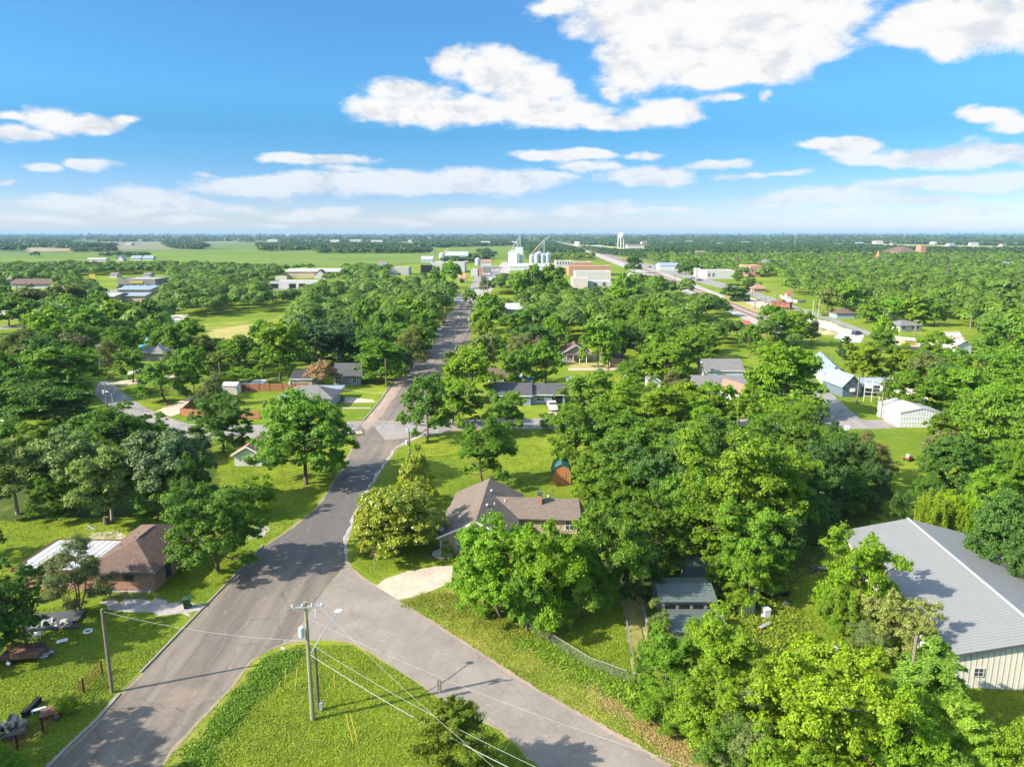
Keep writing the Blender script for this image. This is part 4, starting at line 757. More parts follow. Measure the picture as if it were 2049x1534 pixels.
def shell(parent, W_, D_, wh, roof, rh, wall, rm, over=0.4, ox=0, oy=0, oz=0, trim=None, th=0.14):
    """walls and roof of one block; front wall on y=0"""
    w = MB(); x0, x1, y0, y1 = ox-W_/2, ox+W_/2, oy, oy+D_
    w.poly([(x0, y0, oz-.3), (x1, y0, oz-.3), (x1, y0, wh), (x0, y0, wh)]).poly([(x1, y0, oz-.3), (x1, y1, oz-.3), (x1, y1, wh), (x1, y0, wh)]).poly([(x1, y1, oz-.3), (x0, y1, oz-.3), (x0, y1, wh), (x1, y1, wh)]).poly([(x0, y1, oz-.3), (x0, y0, oz-.3), (x0, y0, wh), (x0, y1, wh)])
    if roof == 'gx':
        for xx in (x0, x1): w.poly([(xx, y0, wh), (xx, y1, wh), (xx, (y0+y1)/2, wh+rh)])
    if roof == 'gy':
        for yy_ in (y0, y1): w.poly([(x0, yy_, wh), (x1, yy_, wh), ((x0+x1)/2, yy_, wh+rh)])
    if roof == 'flat':
        for a, b_, c, d in ((x0, y0, x1, y0+.25), (x0, y1-.25, x1, y1), (x0, y0+.25, x0+.25, y1-.25), (x1-.25, y0+.25, x1, y1-.25)): w.box(a, b_, wh-.01, c, d, wh+rh)
    w.build('wall', wall, parent)
    r = MB(); e = over
    def slab(pts):
        q = [Vector(p) for p in pts]; n = (q[1]-q[0]).cross(q[2]-q[0]).normalized()
        if n.z < 0: q = q[::-1]; n = -n
        k = len(q); lo = [p-Vector((0, 0, th)) for p in q]
        r.faces(q+lo, [tuple(range(k)), tuple(range(2*k-1, k-1, -1))]+[(i, i+k, (i+1) % k+k, (i+1) % k) for i in range(k)])
    if roof == 'gx':
        ym = (y0+y1)/2; sl = rh/(D_/2); ze = wh-sl*e+0.06; zr = wh+rh+0.06
        slab([(x0-e, y0-e, ze), (x1+e, y0-e, ze), (x1+e, ym, zr), (x0-e, ym, zr)]); slab([(x1+e, y1+e, ze), (x0-e, y1+e, ze), (x0-e, ym, zr), (x1+e, ym, zr)])
    elif roof == 'gy':
        xm = (x0+x1)/2; sl = rh/(W_/2); ze = wh-sl*e+0.06; zr = wh+rh+0.06
        slab([(x0-e, y1+e, ze), (x0-e, y0-e, ze), (xm, y0-e, zr), (xm, y1+e, zr)]); slab([(x1+e, y0-e, ze), (x1+e, y1+e, ze), (xm, y1+e, zr), (xm, y0-e, zr)])
    elif roof == 'hip':
        m_ = min(W_, D_)/2; sl = rh/m_; ze = wh-sl*e+0.06; zr = wh+rh+0.06; A = (x0-e, y0-e, ze); B_ = (x1+e, y0-e, ze); C_ = (x1+e, y1+e, ze); D2 = (x0-e, y1+e, ze)
        if W_ >= D_: P_ = (x0+m_, (y0+y1)/2, zr); Q_ = (x1-m_+0.01, (y0+y1)/2, zr); slab([A, B_, Q_, P_]); slab([C_, D2, P_, Q_]); slab([B_, C_, Q_]); slab([D2, A, P_])
        else: P_ = ((x0+x1)/2, y0+m_, zr); Q_ = ((x0+x1)/2, y1-m_+0.01, zr); slab([D2, A, P_, Q_]); slab([B_, C_, Q_, P_]); slab([A, B_, P_]); slab([C_, D2, Q_])
    elif roof == 'shed':
        slab([(x0-e, y0-e, wh+.05), (x1+e, y0-e, wh+.05), (x1+e, y1+e, wh+rh+.05), (x0-e, y1+e, wh+rh+.05)])
    elif roof == 'flat':
        slab([(x0+.25, y0+.25, wh+.03), (x1-.25, y0+.25, wh+.03), (x1-.25, y1-.25, wh+.03), (x0+.25, y1-.25, wh+.03)])
    ro = r.build('roof', rm, parent)
    if trim:
        t = MB(); z = (wh-(rh/(D_/2))*e) if roof == 'gx' else (wh-(rh/(W_/2))*e if roof == 'gy' else wh-(rh/(min(W_, D_)/2))*e)
        if roof == 'gx': t.box(x0-e, y0-e-.04, z-.16, x1+e, y0-e-.003, z+.04)
        if roof == 'hip': t.box(x0-e, y0-e-.04, z-.16, x1+e, y0-e-.003, z+.04); t.box(x1+e+.003, y0-e, z-.16, x1+e+.04, y1+e, z+.04)
        if roof == 'gy':
            for sgn in (-1, 1): t.obox(((x0+x1)/2, y0-e-.03, wh+rh-.03), ((x0+x1)/2+sgn*(W_/2+e), y0-e-.03, z-.03), .05, .2)
        t.build('fascia', trim, parent)
    return ro
def B(name, label, cat, x0, x1, yb, wh, D_, roof, rh, wall, rm, rz=0.0, over=0.35, trim=None, wins=(), doors=(), near=True, group=None, zb=0):
    a = G(x0, yb); c = G(x1, yb); Wd = (c-a).length; d = (a.y+c.y)/2
    if wh > 60: wh = HT(wh, d)
    r = empty(name, ((a.x+c.x)/2, d, 0), rz, label, cat, group)
    shell(r, Wd, D_, wh, roof, rh, wall, rm, over, trim=trim)
    for (f, u, z, w, h) in wins: window(r, face_m(f, Wd, D_, u*(Wd if f in 'fb' else D_), z), w, h)
    for (f, u, w, h, m_) in doors:
        q = MB(); q.box(-w/2, -.05, 0, w/2, .02, h); dd = q.build('door', m_, r); dd.matrix_local = face_m(f, Wd, D_, u*(Wd if f in 'fb' else D_), 0)
    r['w'] = Wd; del r['w']; return r, Wd

# --- the long house with the taupe shingle roof behind the magnolia (a wide gabled block and an east wing)
r = empty('house', (-4.3, 80.0, 0), GRID, 'low house with taupe shingle roof and small brick chimney at the road corner', 'house')
shell(r, 8.6, 14.5, 2.55, 'gy', 2.0, 'brick_tan', 'shingle_taupe', 0.5, trim='trim_white')
w = MB(); w.poly([(4.3, 6.6, -.3), (12.2, 6.6, -.3), (12.2, 6.6, 2.55), (4.3, 6.6, 2.55)]).poly([(12.2, 6.6, -.3), (12.2, 12.4, -.3), (12.2, 12.4, 2.55), (12.2, 9.5, 3.9), (12.2, 6.6, 2.55)]).poly([(12.2, 12.4, -.3), (4.3, 12.4, -.3), (4.3, 12.4, 2.55), (12.2, 12.4, 2.55)]); w.build('wing_wall', 'brick_tan', r)
q = MB(); th = .14
def slab(q, pts):
    k = len(pts); q.faces([tuple(p) for p in pts]+[(p[0], p[1], p[2]-.14) for p in pts], [tuple(range(k)), tuple(range(2*k-1, k-1, -1))]+[(i, i+k, (i+1) % k+k, (i+1) % k) for i in range(k)])
slab(q, [(3.5, 6.1, 2.42), (12.7, 6.1, 2.42), (12.4, 9.5, 4.02), (0.9, 9.5, 4.02), ]); slab(q, [(12.7, 12.9, 2.42), (3.0, 12.9, 2.42), (0.9, 9.5, 4.02), (12.4, 9.5, 4.02)]); slab(q, [(12.7, 6.1, 2.42), (13.1, 9.5, 2.42), (12.7, 12.9, 2.42), (12.4, 9.5, 4.02)]); q.build('wing_roof', 'shingle_taupe', r)
q = MB(); slab(q, [(-5.05, -.5, 2.33), (-4.75, -.5, 2.38), (-4.75, 9.6, 2.38), (-5.05, 9.6, 2.33)]); q.build('porch_edge', 'shingle_taupe', r)
ch = MB(); ch.box(7.0, 8.3, 3.0, 7.55, 9.0, 4.85); c = ch.build('chimney', 'brick_red', r); cc = MB(); cc.box(6.93, 8.2, 4.86, 7.62, 9.1, 4.96); cc.box(7.07, 8.4, 4.97, 7.48, 8.9, 5.15); cc.build('chimney_cap', 'dark_metal', c)
for (x_, y_, z_, s_, nm) in ((.75, 10.6, 4.1, 1, 0), (.75, 5.4, 4.1, 1, 0), (2.7, 8.7, 3.55, 0, 1), (1.5, 6.9, 3.75, 0, 1), (8.4, 10.0, 3.75, 1, 0)):
    q = MB()
    if s_: q.lathe([(0.09, -.25), (0.09, .18), (0.19, .2), (0.22, .34), (0.16, .46), (0, .5)], 12)
    else: q.lathe([(0.06, -.25), (0.06, .42), (0, .42)], 10)
    q.build('roof_vent', 'galvanised' if s_ else 'trim_white', r, loc=(x_, y_, z_))
q = MB(); q.tube([(-4.85, -.5, 2.3), (-4.7, -.25, 2.1), (-4.38, -.1, 2.0), (-4.38, -.08, 0.15), (-4.5, -.4, .05)], .05, 6); q.build('downpipe', 'trim_white', r)
q = MB(); q.lathe([(0, 0), (.2, .03), (.34, .1), (.35, .11)], 14); dsh = q.build('satellite_dish', 'grey_metal', r, loc=(-4.4, .9, 2.95)); dsh.rotation_euler = (math.radians(60), 0, .6); q = MB(); q.tube([(0, 0, -.55), (0, 0, 0)], .03, 6); q.build('dish_mast', 'grey_metal', dsh)
window(r, face_m('f', 8.6, 14, -1.6, .9), 1.6, 1.2); window(r, face_m('f', 8.6, 14, 1.8, .9), 1.6, 1.2); window(r, Matrix.Translation((11.2, 6.58, .9)), 1.0, 1.2)
# --- brick house bottom left, brown hip roof, white ribbed roof with red edge on its side wing
r = empty('house', (-42.5, 71.2, 0), -.02, 'orange brick house with brown hip roof and white ribbed side roof at the left kerb', 'house')
shell(r, 7.4, 11.8, 2.65, 'hip', 1.65, 'brick_red', 'shingle_brown', 0.55, trim='trim_dark'); window(r, face_m('f', 7.4, 11, 0.9, 1.3), .95, .55, frame='trim_dark'); window(r, face_m('r', 7.4, 11.5, 3.0, .3), 1.0, 2.0, frame='trim_dark'); window(r, face_m('r', 7.4, 11.5, 7.0, .9), 1.2, 1.2, frame='trim_dark')
w = MB(); w.box(-10.9, .2, -.3, -3.73, 6.9, 2.5); w.build('wing_wall', 'brick_red', r); q = MB(); q.mat('metal_white_roof'); q.box(-11.3, -.6, 2.62, -3.6, 7.0, 2.74); wr = q.build('wing_roof', None, r)
q = MB(); q.box(-11.45, -.72, 2.5, -3.6, -.61, 2.8).box(-11.45, -.6, 2.5, -11.31, 7.1, 2.8).box(-11.45, 7.11, 2.5, -3.7, 7.2, 2.8); q.build('roof_trim', 'rust_red', r)
for (x_, y_, z_) in ((-1.9, 4.0, 3.35), (-1.5, 7.0, 3.5), (.9, 6.4, 3.85), (-.9, 5.1, 3.8)): q = MB(); q.lathe([(.07, -.3), (.07, .28), (.11, .3), (0, .36)], 8); q.build('roof_vent', 'dark_metal', r, loc=(x_, y_, z_))
q = MB(); q.box(-.05, 0, -.04, .05, 3.4, .06); rv = q.build('ridge_vent', 'trim_dark', r, loc=(0, 4.2, 4.36))
q = MB(); q.tube([(0, 0, 0), (0, 0, 3.2)], .03, 6)
for k, L in enumerate((1.3, 1.15, 1.0, .85, .7, .55)): q.tube([(-L/2, -.8+k*.3, 3.15), (L/2, -.8+k*.3, 3.15)], .014, 4)
q.tube([(0, -.9, 3.15), (0, .9, 3.15)], .02, 4)
an = q.build('antenna', 'galvanised', r, loc=(-4.9, 3.6, 2.7)); an.rotation_euler = (0, 0, .9)
q = MB(); q.box(-3.6, -.25, -.02, 3.6, -.02, .14); q.build('foundation', 'concrete', r)
# --- the big grey metal building at the right edge
r = empty('metal_building', (44.9, 53.9, 0), -math.radians(4.6), 'large grey metal building with long pale ribbed walls at the right edge', 'building')
shell(r, 14.6, 25.2, 3.25, 'gy', 1.75, 'metal_cream_wall', 'metal_grey_roof', 0.35, trim='dark_metal'); window(r, face_m('f', 14.6, 25, -5.15, 1.2), .7, .7, frame='insulator_grey')
q = MB(); q.box(-.16, -.4, 5.10, .16, 25.6, 5.16); q.build('ridge_cap', 'grey_metal', r)
# --- gambrel shed on the lawn
sx, sy = 7.7, 104.9
r = empty('garden_shed', (sx, sy, 0), -.03, 'small barn-shaped wooden shed with green shingle roof on the lawn', 'shed'); pr = [(-1.45, 0), (1.45, 0), (1.45, 1.75), (1.05, 2.75), (0, 3.25), (-1.05, 2.75), (-1.45, 1.75)]
w = MB(); w.poly([(x_, 0, z_) for x_, z_ in pr]).poly([(x_, 3.6, z_) for x_, z_ in pr]).poly([(-1.45, 0, 0), (-1.45, 3.6, 0), (-1.45, 3.6, 1.75), (-1.45, 0, 1.75)]).poly([(1.45, 0, 0), (1.45, 3.6, 0), (1.45, 3.6, 1.75), (1.45, 0, 1.75)]); w.build('wall', 'boards_wood', r)
shingle('shingle_green', (0.035, 0.12, 0.105)); q = MB(); P_ = [(1.58, 1.62), (1.16, 2.85), (0, 3.38), (-1.16, 2.85), (-1.58, 1.62)]; Q_ = [(1.46, 1.60), (1.06, 2.77), (0, 3.27), (-1.06, 2.77), (-1.46, 1.60)]
for i in range(4):
    a, c = P_[i], P_[i+1]; d, e = Q_[i+1], Q_[i]; q.faces([(a[0], -.12, a[1]), (c[0], -.12, c[1]), (d[0], -.12, d[1]), (e[0], -.12, e[1]), (a[0], 3.75, a[1]), (c[0], 3.75, c[1]), (d[0], 3.75, d[1]), (e[0], 3.75, e[1])], [(0,1,2,3), (7,6,5,4), (0,4,5,1), (2,6,7,3), (0,3,7,4), (1,5,6,2)])
q.build('roof', 'shingle_green', r); q = MB(); q.box(-.7, -.03, .1, .7, -.004, 2.0); q.build('door', 'boards_wood', r); q = MB(); q.box(-1.4, .0, -.12, 1.4, 3.5, -.0); q.build('skid', 'trim_dark', r)

# --- the row of houses in the middle distance
B('house', 'blue-grey house with charcoal roof and white window trim behind the cross street', 'house', 985, 1062, 811, 2.5, 7.6, 'gx', 2.0, 'siding_blue', 'shingle_charcoal', trim='trim_white', wins=[('f', .1, .9, 1.6, 1.2), ('f', .36, .9, 1.1, 1.2)])
r = B('house_extension', 'lower east block of the blue-grey house, with the open carport', 'house', 1063, 1130, 808, 2.4, 6.8, 'gx', 1.7, 'siding_blue', 'shingle_charcoal', trim='trim_white', wins=[('f', -.22, .75, 1.9, 1.35)])[0]
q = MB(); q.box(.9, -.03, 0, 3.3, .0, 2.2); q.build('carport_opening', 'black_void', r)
B('garage', 'white garage with brown gable roof behind the big roadside tree', 'garage', 470, 524, 932, 2.2, 7.0, 'gy', 1.3, 'siding_white', 'shingle_rust', over=.45, trim='trim_white')
B('storage_shed', 'cream storage shed at the left end of the brown board fence', 'shed', 446, 475, 789, 2.2, 2.8, 'gx', .6, 'siding_cream', 'white_metal', over=.12, doors=[('r', .5, 1.0, 1.9, 'trim_white')])
r = B('house', 'pale house with grey hip roof partly hidden by the big roadside tree', 'house', 556, 664, 816, 2.4, 8.0, 'hip', 1.9, 'siding_blue', 'shingle_grey', over=.5, wins=[('r', .25, .9, .8, 1.1), ('r', .6, .9, .8, 1.1), ('f', .35, .9, 1.1, 1.1)])[0]
q = MB(); q.box(-2.5, 8.2, 2.5, 6.4, 12.4, 2.62); q.build('carport_roof', 'metal_blue_roof', r)
for x_ in (0.0, 6.2): q = MB(); q.box(x_, 8.6, 0, x_+.1, 8.7, 2.5); q.build('post', 'dark_metal', r)
B('house', 'dark grey brick house with charcoal roof and a white bay window left of the street', 'house', 668, 722, 770, 2.6, 8.5, 'gx', 2.4, 'siding_grey', 'shingle_charcoal', over=.5, wins=[('f', -.33, .5, 1.5, 1.6), ('f', .28, .6, .9, 1.4)])
B('garage', 'taupe garage with black roof beside the pink silk tree', 'garage', 583, 625, 775, 2.4, 6.5, 'gx', 1.5, 'siding_taupe', 'shingle_dark', over=.3, trim='trim_white')
B('house', 'grey hip-roofed house by the blue inflatable in the left yards', 'house', 258, 330, 722, 2.5, 9, 'hip', 2.3, 'siding_grey', 'shingle_grey', over=.5)
B('house', 'dark roofed bungalow at the bend of the left side street', 'house', 60, 95, 735, 2.5, 8, 'gx', 1.8, 'siding_grey', 'shingle_dark')
B('house', 'small white house with metal roof at the left edge of the photo', 'house', -30, 44, 832, 2.8, 9, 'gy', 1.8, 'siding_white', 'metal_blue_roof', rz=-.1)
B('house', 'pale house with two grey gables at the left edge behind the village street', 'house', -10, 28, 638, 3.0, 16, 'gy', 2.4, 'siding_white', 'shingle_grey', wins=[('f', .2, 1, 1.2, 1.2)])
B('house', 'low grey hall with hip roof beside the two-gabled house at the left edge', 'house', 24, 56, 640, 2.6, 12, 'hip', 2.2, 'siding_taupe', 'shingle_grey')
r = B('house', 'brown cottage with white porch gable facing the camera amid the trees', 'house', 1126, 1178, 724, 2.9, 9, 'gy', 2.4, 'siding_taupe', 'shingle_brown', over=.6, trim='trim_white', wins=[('f', -.3, .6, .9, 1.4), ('f', .3, .6, .9, 1.4)])[0]
q = MB(); q.box(-3.2, -2.4, 2.3, 3.2, -.02, 2.5); q.build('porch_roof', 'shingle_brown', r)
for x_ in (-3.0, -1, 1, 3.0): q = MB(); q.box(x_-.1, -2.3, 0, x_+.1, -2.1, 2.3); q.build('porch_post', 'trim_white', r)
B('house', 'house with brown shingle roof in the trees right of the street', 'house', 1050, 1078, 700, 2.5, 8, 'gx', 2.1, 'siding_taupe', 'shingle_brown')
B('carport', 'white metal carport beside the brown roofed house', 'carport', 1050, 1076, 713, 2.3, 5, 'gx', .5, 'dark_metal', 'white_metal', over=.3)
B('house', 'brown roofed house just behind the blue-grey house', 'house', 978, 1026, 778, 2.5, 8.5, 'gx', 2.0, 'siding_cream', 'shingle_brown', over=.5, trim='trim_white')
B('garden_shed', 'narrow shed with pale metal roof behind the blue-grey house', 'shed', 1028, 1044, 776, 2.6, 3.5, 'shed', .5, 'siding_grey', 'white_metal', over=.2)
B('house', 'grey metal roofed house beside the street near the town', 'house', 1012, 1044, 634, 3.6, 16, 'gx', 2.2, 'siding_grey', 'grey_flat_roof')
B('garden_shed', 'tan shed with dark roof at the end of the back lane', 'shed', 1221, 1246, 734, 2.8, 4.5, 'gx', .9, 'siding_tan', 'shingle_dark', over=.2)
B('garden_shed', 'white shed with grey gable roof at the edge of the mown lot', 'shed', 1247, 1272, 778, 2.3, 3.6, 'gy', 1.1, 'siding_white', 'shingle_grey', over=.2)
B('garden_shed', 'second white shed with grey gable, under the spreading tree', 'shed', 1296, 1322, 778, 2.3, 3.6, 'gy', 1.0, 'siding_white', 'shingle_grey', over=.2)
B('carport', 'white roofed carport beside the blue-grey house', 'carport', 1136, 1152, 779, 2.2, 4, 'shed', .3, 'white_wall', 'white_metal')
B('house', 'dark gabled house showing between the yellow-green trees', 'house', 1252, 1280, 900, 2.6, 8, 'gy', 1.9, 'siding_grey', 'shingle_dark')
B('house', 'white gabled house with long grey roof right of the centre', 'house', 1412, 1486, 762, 3.0, 9, 'gx', 2.2, 'siding_white', 'shingle_grey', wins=[('l', .5, 1, .9, 1.4)], trim='trim_white')
B('house', 'weathered grey-brown roofed house in front of the white gabled one', 'house', 1392, 1492, 792, 2.6, 8, 'gx', 1.7, 'siding_grey', 'shingle_grey', over=.5, trim='trim_white')
B('house', 'white house with rust brown shingle roof above the big round tree', 'house', 1500, 1540, 812, 2.4, 13, 'gy', 1.4, 'siding_white', 'shingle_rust', over=.5, rz=.35)
r = B('house', 'slate blue house with pale metal gable roof beside the hangar road', 'house', 1684, 1722, 794, 3.0, 9, 'gy', 2.3, 'slate_blue_wall', 'metal_blue_roof', over=.5, rz=.1, wins=[('f', .0, 3.4, .9, .7)])[0]
shell(r, 7.0, 6.0, 2.5, 'gx', 1.2, 'slate_blue_wall', 'metal_blue_roof', .4, ox=6.2, oy=1.5); window(r, Matrix.Translation((6.4, 1.46, .8)), 3.6, 1.2, mull=3)
q = MB(); q.box(-.5, -.62, 1.4, .5, -.02, 2.1); q.build('air_conditioner', 'trim_white', r)
B('warehouse', 'long pale blue roofed building behind the slate blue house', 'warehouse', 1650, 1688, 775, 3.6, 24, 'gy', 1.8, 'white_metal', 'metal_blue_roof', rz=-.25)
# --- the white hangar
hp = G(1843, 855); r = empty('metal_garage', (82.3, 138.6, 0), -.03, 'white ribbed metal garage with grey arched roof at the end of the right street', 'garage')
shell(r, 8.4, 9.5, 3.0, 'gy', .95, 'metal_pale_wall', 'grey_flat_roof', .12)
for z_ in (1.0, 2.0): q = MB(); q.box(-4.15, -.05, z_, 4.15, -.005, z_+.1); q.build('rail', 'trim_white', r)
q = MB(); q.box(-.4, -.05, 0, .4, 0, 2.0); d_ = q.build('door', 'white_metal', r); d_.matrix_local = face_m('l', 8.4, 9.5, 5.0, 0)
# --- white frame structure behind it
fp = G(1768, 812); r = empty('sign_frame', (fp.x+3.5, fp.y+2, 0), -.5, 'pale steel lattice sign frame with white panels behind the hangar garage', 'frame')
for i in range(9): q = MB(); q.box(-6.4+i*1.6-.05, -.05, 0, -6.4+i*1.6+.05, .05, 5.2); q.build('upright', 'trim_white', r)
for k in range(5): q = MB(); q.box(-6.4, -.1, 1.2+k*.98, 6.4, -.055, 1.3+k*.98); q.build('rail', 'siding_cream', r)
for (i, k) in ((0, 2), (2, 2), (3, 1), (3, 2), (4, 0), (4, 1), (4, 2), (5, 0), (5, 1), (5, 2), (6, 0), (7, 0), (6, 1)): q = MB(); q.box(-6.33+i*1.6, -.03, 1.32+k*.98, -6.45+(i+1)*1.6, .02, 2.16+k*.98); q.build('panel', 'trim_white', r)
# --- right middle distance
B('house', 'white bungalow with grey hip roof by the gravel drive on the right', 'house', 1796, 1848, 663, 2.6, 9, 'hip', 1.5, 'white_wall', 'shingle_grey', over=.6, wins=[('f', -.35, 1, 1.6, 1.8), ('f', .1, 1, 1.2, 1.6), ('f', .32, 1, 1.2, 1.6)], rz=.25)
B('house', 'second white roofed cottage behind the white bungalow on the right', 'house', 1776, 1796, 645, 2.6, 7, 'gx', 1.4, 'white_wall', 'shingle_grey')
r = B('barn', 'weathered white barn with grey and rust patched roof on the right', 'barn', 1912, 1944, 709, 3.2, 6, 'gy', 1.3, 'metal_pale_wall', 'metal_rusty_roof', rz=.15, over=.4)[0]
shell(r, 8.5, 6, 4.0, 'gx', 2.2, 'white_wall', 'metal_rusty_roof', .35, ox=.6, oy=6.2)
B('storage_hall', 'small hall with brown hip roof and blue walls beside the highway', 'hall', 1674, 1710, 637, 2.6, 8, 'hip', 1.9, 'siding_blue', 'shingle_brown', over=.6)
B('station_house', 'little red station house with rust roof beside the highway', 'house', 1508, 1532, 585, 3.0, 7, 'hip', 2.6, 'siding_tan', 'shingle_rust', over=.8)
B('gate_house', 'tiny white kiosk with a red roof inside a white wall by the highway', 'kiosk', 1574, 1582, 600, 3.4, 3.5, 'gx', 1.6, 'white_wall', 'red_roof', over=.3)
r = empty('garden_wall', (0, 0, 0), 0, 'low white garden wall behind the red roofed kiosk', 'wall'); q = MB(); pts = [G(1561, 595), G(1575, 603), G(1595, 606), G(1612, 605)]
for a, c in zip(pts, pts[1:]): q.obox((a.x, a.y, .8), (c.x, c.y, .8), .3, 1.7)
q.build('wall', 'white_wall', r)
B('open_shed', 'red roofed open shed among trees before the railway', 'shed', 1477, 1503, 667, 3.6, 9, 'gx', .9, 'boards_grey', 'red_roof', over=.5)
B('small_hut', 'white peeling hut below the red roofed shed', 'hut', 1499, 1510, 682, 3.4, 4, 'gx', .6, 'brick_white', 'grey_flat_roof')
B('house', 'brown roof deep in the trees right of the centre', 'house', 1320, 1352, 655, 3.0, 10, 'gx', 2.4, 'siding_tan', 'shingle_brown')
B('house', 'pale house among trees at the end of the dirt lane on the far right', 'house', 1985, 2010, 640, 3, 10, 'gx', 2, 'siding_white', 'shingle_brown')
B('house', 'dark brown house below the meadow on the left', 'house', 595, 612, 632, 3.0, 12, 'gx', 2.2, 'siding_tan', 'shingle_brown', over=.8, rz=.5)
B('house', 'white gabled cottage behind the tree row on the left', 'house', 390, 420, 612, 3.4, 10, 'gx', 2.8, 'white_wall', 'shingle_grey')
B('house', 'white cottage with dark roof left of the hedge row', 'house', 335, 362, 618, 3.2, 9, 'gx', 2.6, 'white_wall', 'shingle_dark')
# --- school, shops and halls on the far left
B('school', 'tan school block with wide pale blue flat roof on the left', 'school', 200, 228, 607, 4.0, 20, 'gx', 1.2, 'tan_wall', 'grey_flat_roof', over=.8); B('school_hall', 'higher pale roofed hall of the school complex', 'school', 236, 300, 594, 4.6, 26, 'gx', 1.6, 'tan_wall', 'metal_blue_roof', over=.8); B('school_wing', 'low blue roofed wing joined to the school hall', 'school', 228, 290, 604, 3.6, 16, 'gx', 1.2, 'tan_wall', 'metal_blue_roof', over=.8)
B('motel', 'long low building with brown roof and white wall on the far left', 'building', 22, 104, 577, 3.6, 16, 'gx', 2.8, 'white_wall', 'shingle_brown', over=1, wins=[('f', .0, 1, 2, 2), ('f', .04, 1, 2, 2)])
B('house', 'white roofed house behind the long brown roofed building', 'house', 10, 40, 569, 3.6, 12, 'gx', 2, 'white_wall', 'white_flat_roof')
r = B('store', 'dark grey discount store with yellow sign and parked cars on the far left', 'store', 236, 312, 576, 6.0, 26, 'flat', .5, 'boards_grey', 'grey_flat_roof')[0]
q = MB(); q.box(-5, -.3, 3.6, 5, -.02, 5.0); q.build('sign', 'yellow_paint', r)
for i in range(5): q = MB(); q.box(-13+i*5, -.12, 0, -10+i*5, -.02, 2.6); q.build('shop_window', 'glass', r)
B('hall', 'long tan metal hall with pale curved roof beyond the meadow', 'hall', 571, 680, 556, 5.6, 30, 'gx', 2.2, 'tan_wall', 'white_flat_roof', over=.6)
B('trailer_office', 'white box trailer parked in front of the tan hall', 'trailer', 551, 574, 562, 3.6, 5, 'flat', .2, 'white_wall', 'white_flat_roof')
B('depot', 'low depot with flat grey roof and white piers left of the centre', 'building', 541, 640, 577, 4.4, 20, 'flat', .6, 'white_wall', 'grey_flat_roof', doors=[('f', -.42, 6, 3.4, 'black_void'), ('f', -.05, 5, 3.4, 'black_void'), ('f', .15, 5, 3.4, 'black_void')])
B('house', 'tan house with pale roof before the depot', 'house', 470, 500, 592, 3.6, 12, 'gx', 2, 'tan_wall', 'shingle_taupe')
B('house', 'white gabled house in trees behind the tan hall trailer', 'house', 630, 650, 558, 4, 10, 'gy', 4, 'white_wall', 'shingle_brown')
for k, (x0, x1, yb, lab) in enumerate(((175, 212, 524, 'long white farmhouse at the field edge on the left'), (233, 247, 523, 'white steep gabled chapel-like house at the field edge'), (262, 285, 521, 'big white farmhouse with blue-grey metal roof at the field edge'), (283, 306, 521, 'right-hand wing house of the white field-edge farm'))):
    B('farmhouse', lab, 'house', x0, x1, yb, 3.6, 10, 'gy' if k == 1 else 'gx', [1.8, 6, 3.2, 3.2][k], 'white_wall', ['white_flat_roof', 'white_flat_roof', 'metal_blue_roof', 'metal_blue_roof'][k], over=.6)
B('house', 'grey roofed house in the trees left of the long store', 'house', 220, 234, 556, 2.8, 9, 'gx', 1.8, 'white_wall', 'shingle_grey'); B('house', 'pale house in the trees above the store', 'house', 286, 300, 556, 2.8, 9, 'gx', 1.8, 'white_wall', 'shingle_grey')
B('house', 'lone white house in the field beyond the wood on the left', 'house', 135, 150, 568, 3.5, 8, 'gx', 2, 'white_wall', 'white_flat_roof'); B('house', 'blue-grey house at the field edge left of the town', 'house', 755, 773, 538, 4.2, 12, 'gx', 4, 'siding_blue', 'shingle_grey')
# --- downtown
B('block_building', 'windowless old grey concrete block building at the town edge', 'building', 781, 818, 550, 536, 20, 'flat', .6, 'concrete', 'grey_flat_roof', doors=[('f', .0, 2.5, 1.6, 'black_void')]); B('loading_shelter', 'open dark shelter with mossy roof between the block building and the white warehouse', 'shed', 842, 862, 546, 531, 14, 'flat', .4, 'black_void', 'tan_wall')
B('warehouse', 'long white warehouse with flat roof in front of the grain bins', 'warehouse', 863, 930, 545, 526, 30, 'flat', .5, 'white_wall', 'grey_flat_roof', doors=[('f', .28, 4, 5, 'black_void')]); B('bin_shed', 'pale metal shed with two peaked roofs behind the white warehouse', 'shed', 891, 936, 524, 9, 30, 'gx', 5, 'white_metal', 'bin_steel')
B('gin_shed', 'grey metal sheds piled beside the auger left of the white warehouse', 'shed', 843, 866, 526, 5, 16, 'gx', 4, 'bin_steel', 'bin_steel')
B('shop', 'grey shop with wide canopy left of the town street', 'shop', 962, 984, 537, 7, 22, 'gx', 3, 'white_wall', 'shingle_rust'); B('shop', 'dark fronted shop left of the town street', 'shop', 966, 982, 546, 5.5, 12, 'flat', .5, 'boards_grey', 'grey_flat_roof')
B('shop', 'white shop with red brick corner by the town lot', 'shop', 942, 958, 553, 6.0, 14, 'flat', .5, 'white_wall', 'white_flat_roof'); B('shop', 'small red brick shop next to the white one by the town lot', 'shop', 956, 963, 553, 8.0, 10, 'flat', .5, 'brick_orange', 'grey_flat_roof'); B('house', 'orange roofed cottage at the town edge left of the street', 'house', 918, 932, 566, 4, 10, 'gx', 3, 'white_wall', 'orange_brown')
B('office', 'white two-storey building with a row of dark arched windows downtown', 'building', 1112, 1147, 538, 524, 26, 'flat', .8, 'white_wall', 'grey_flat_roof', wins=[('f', -.4+i*.16, 5.2, 1.6, 3.0) for i in range(6)])
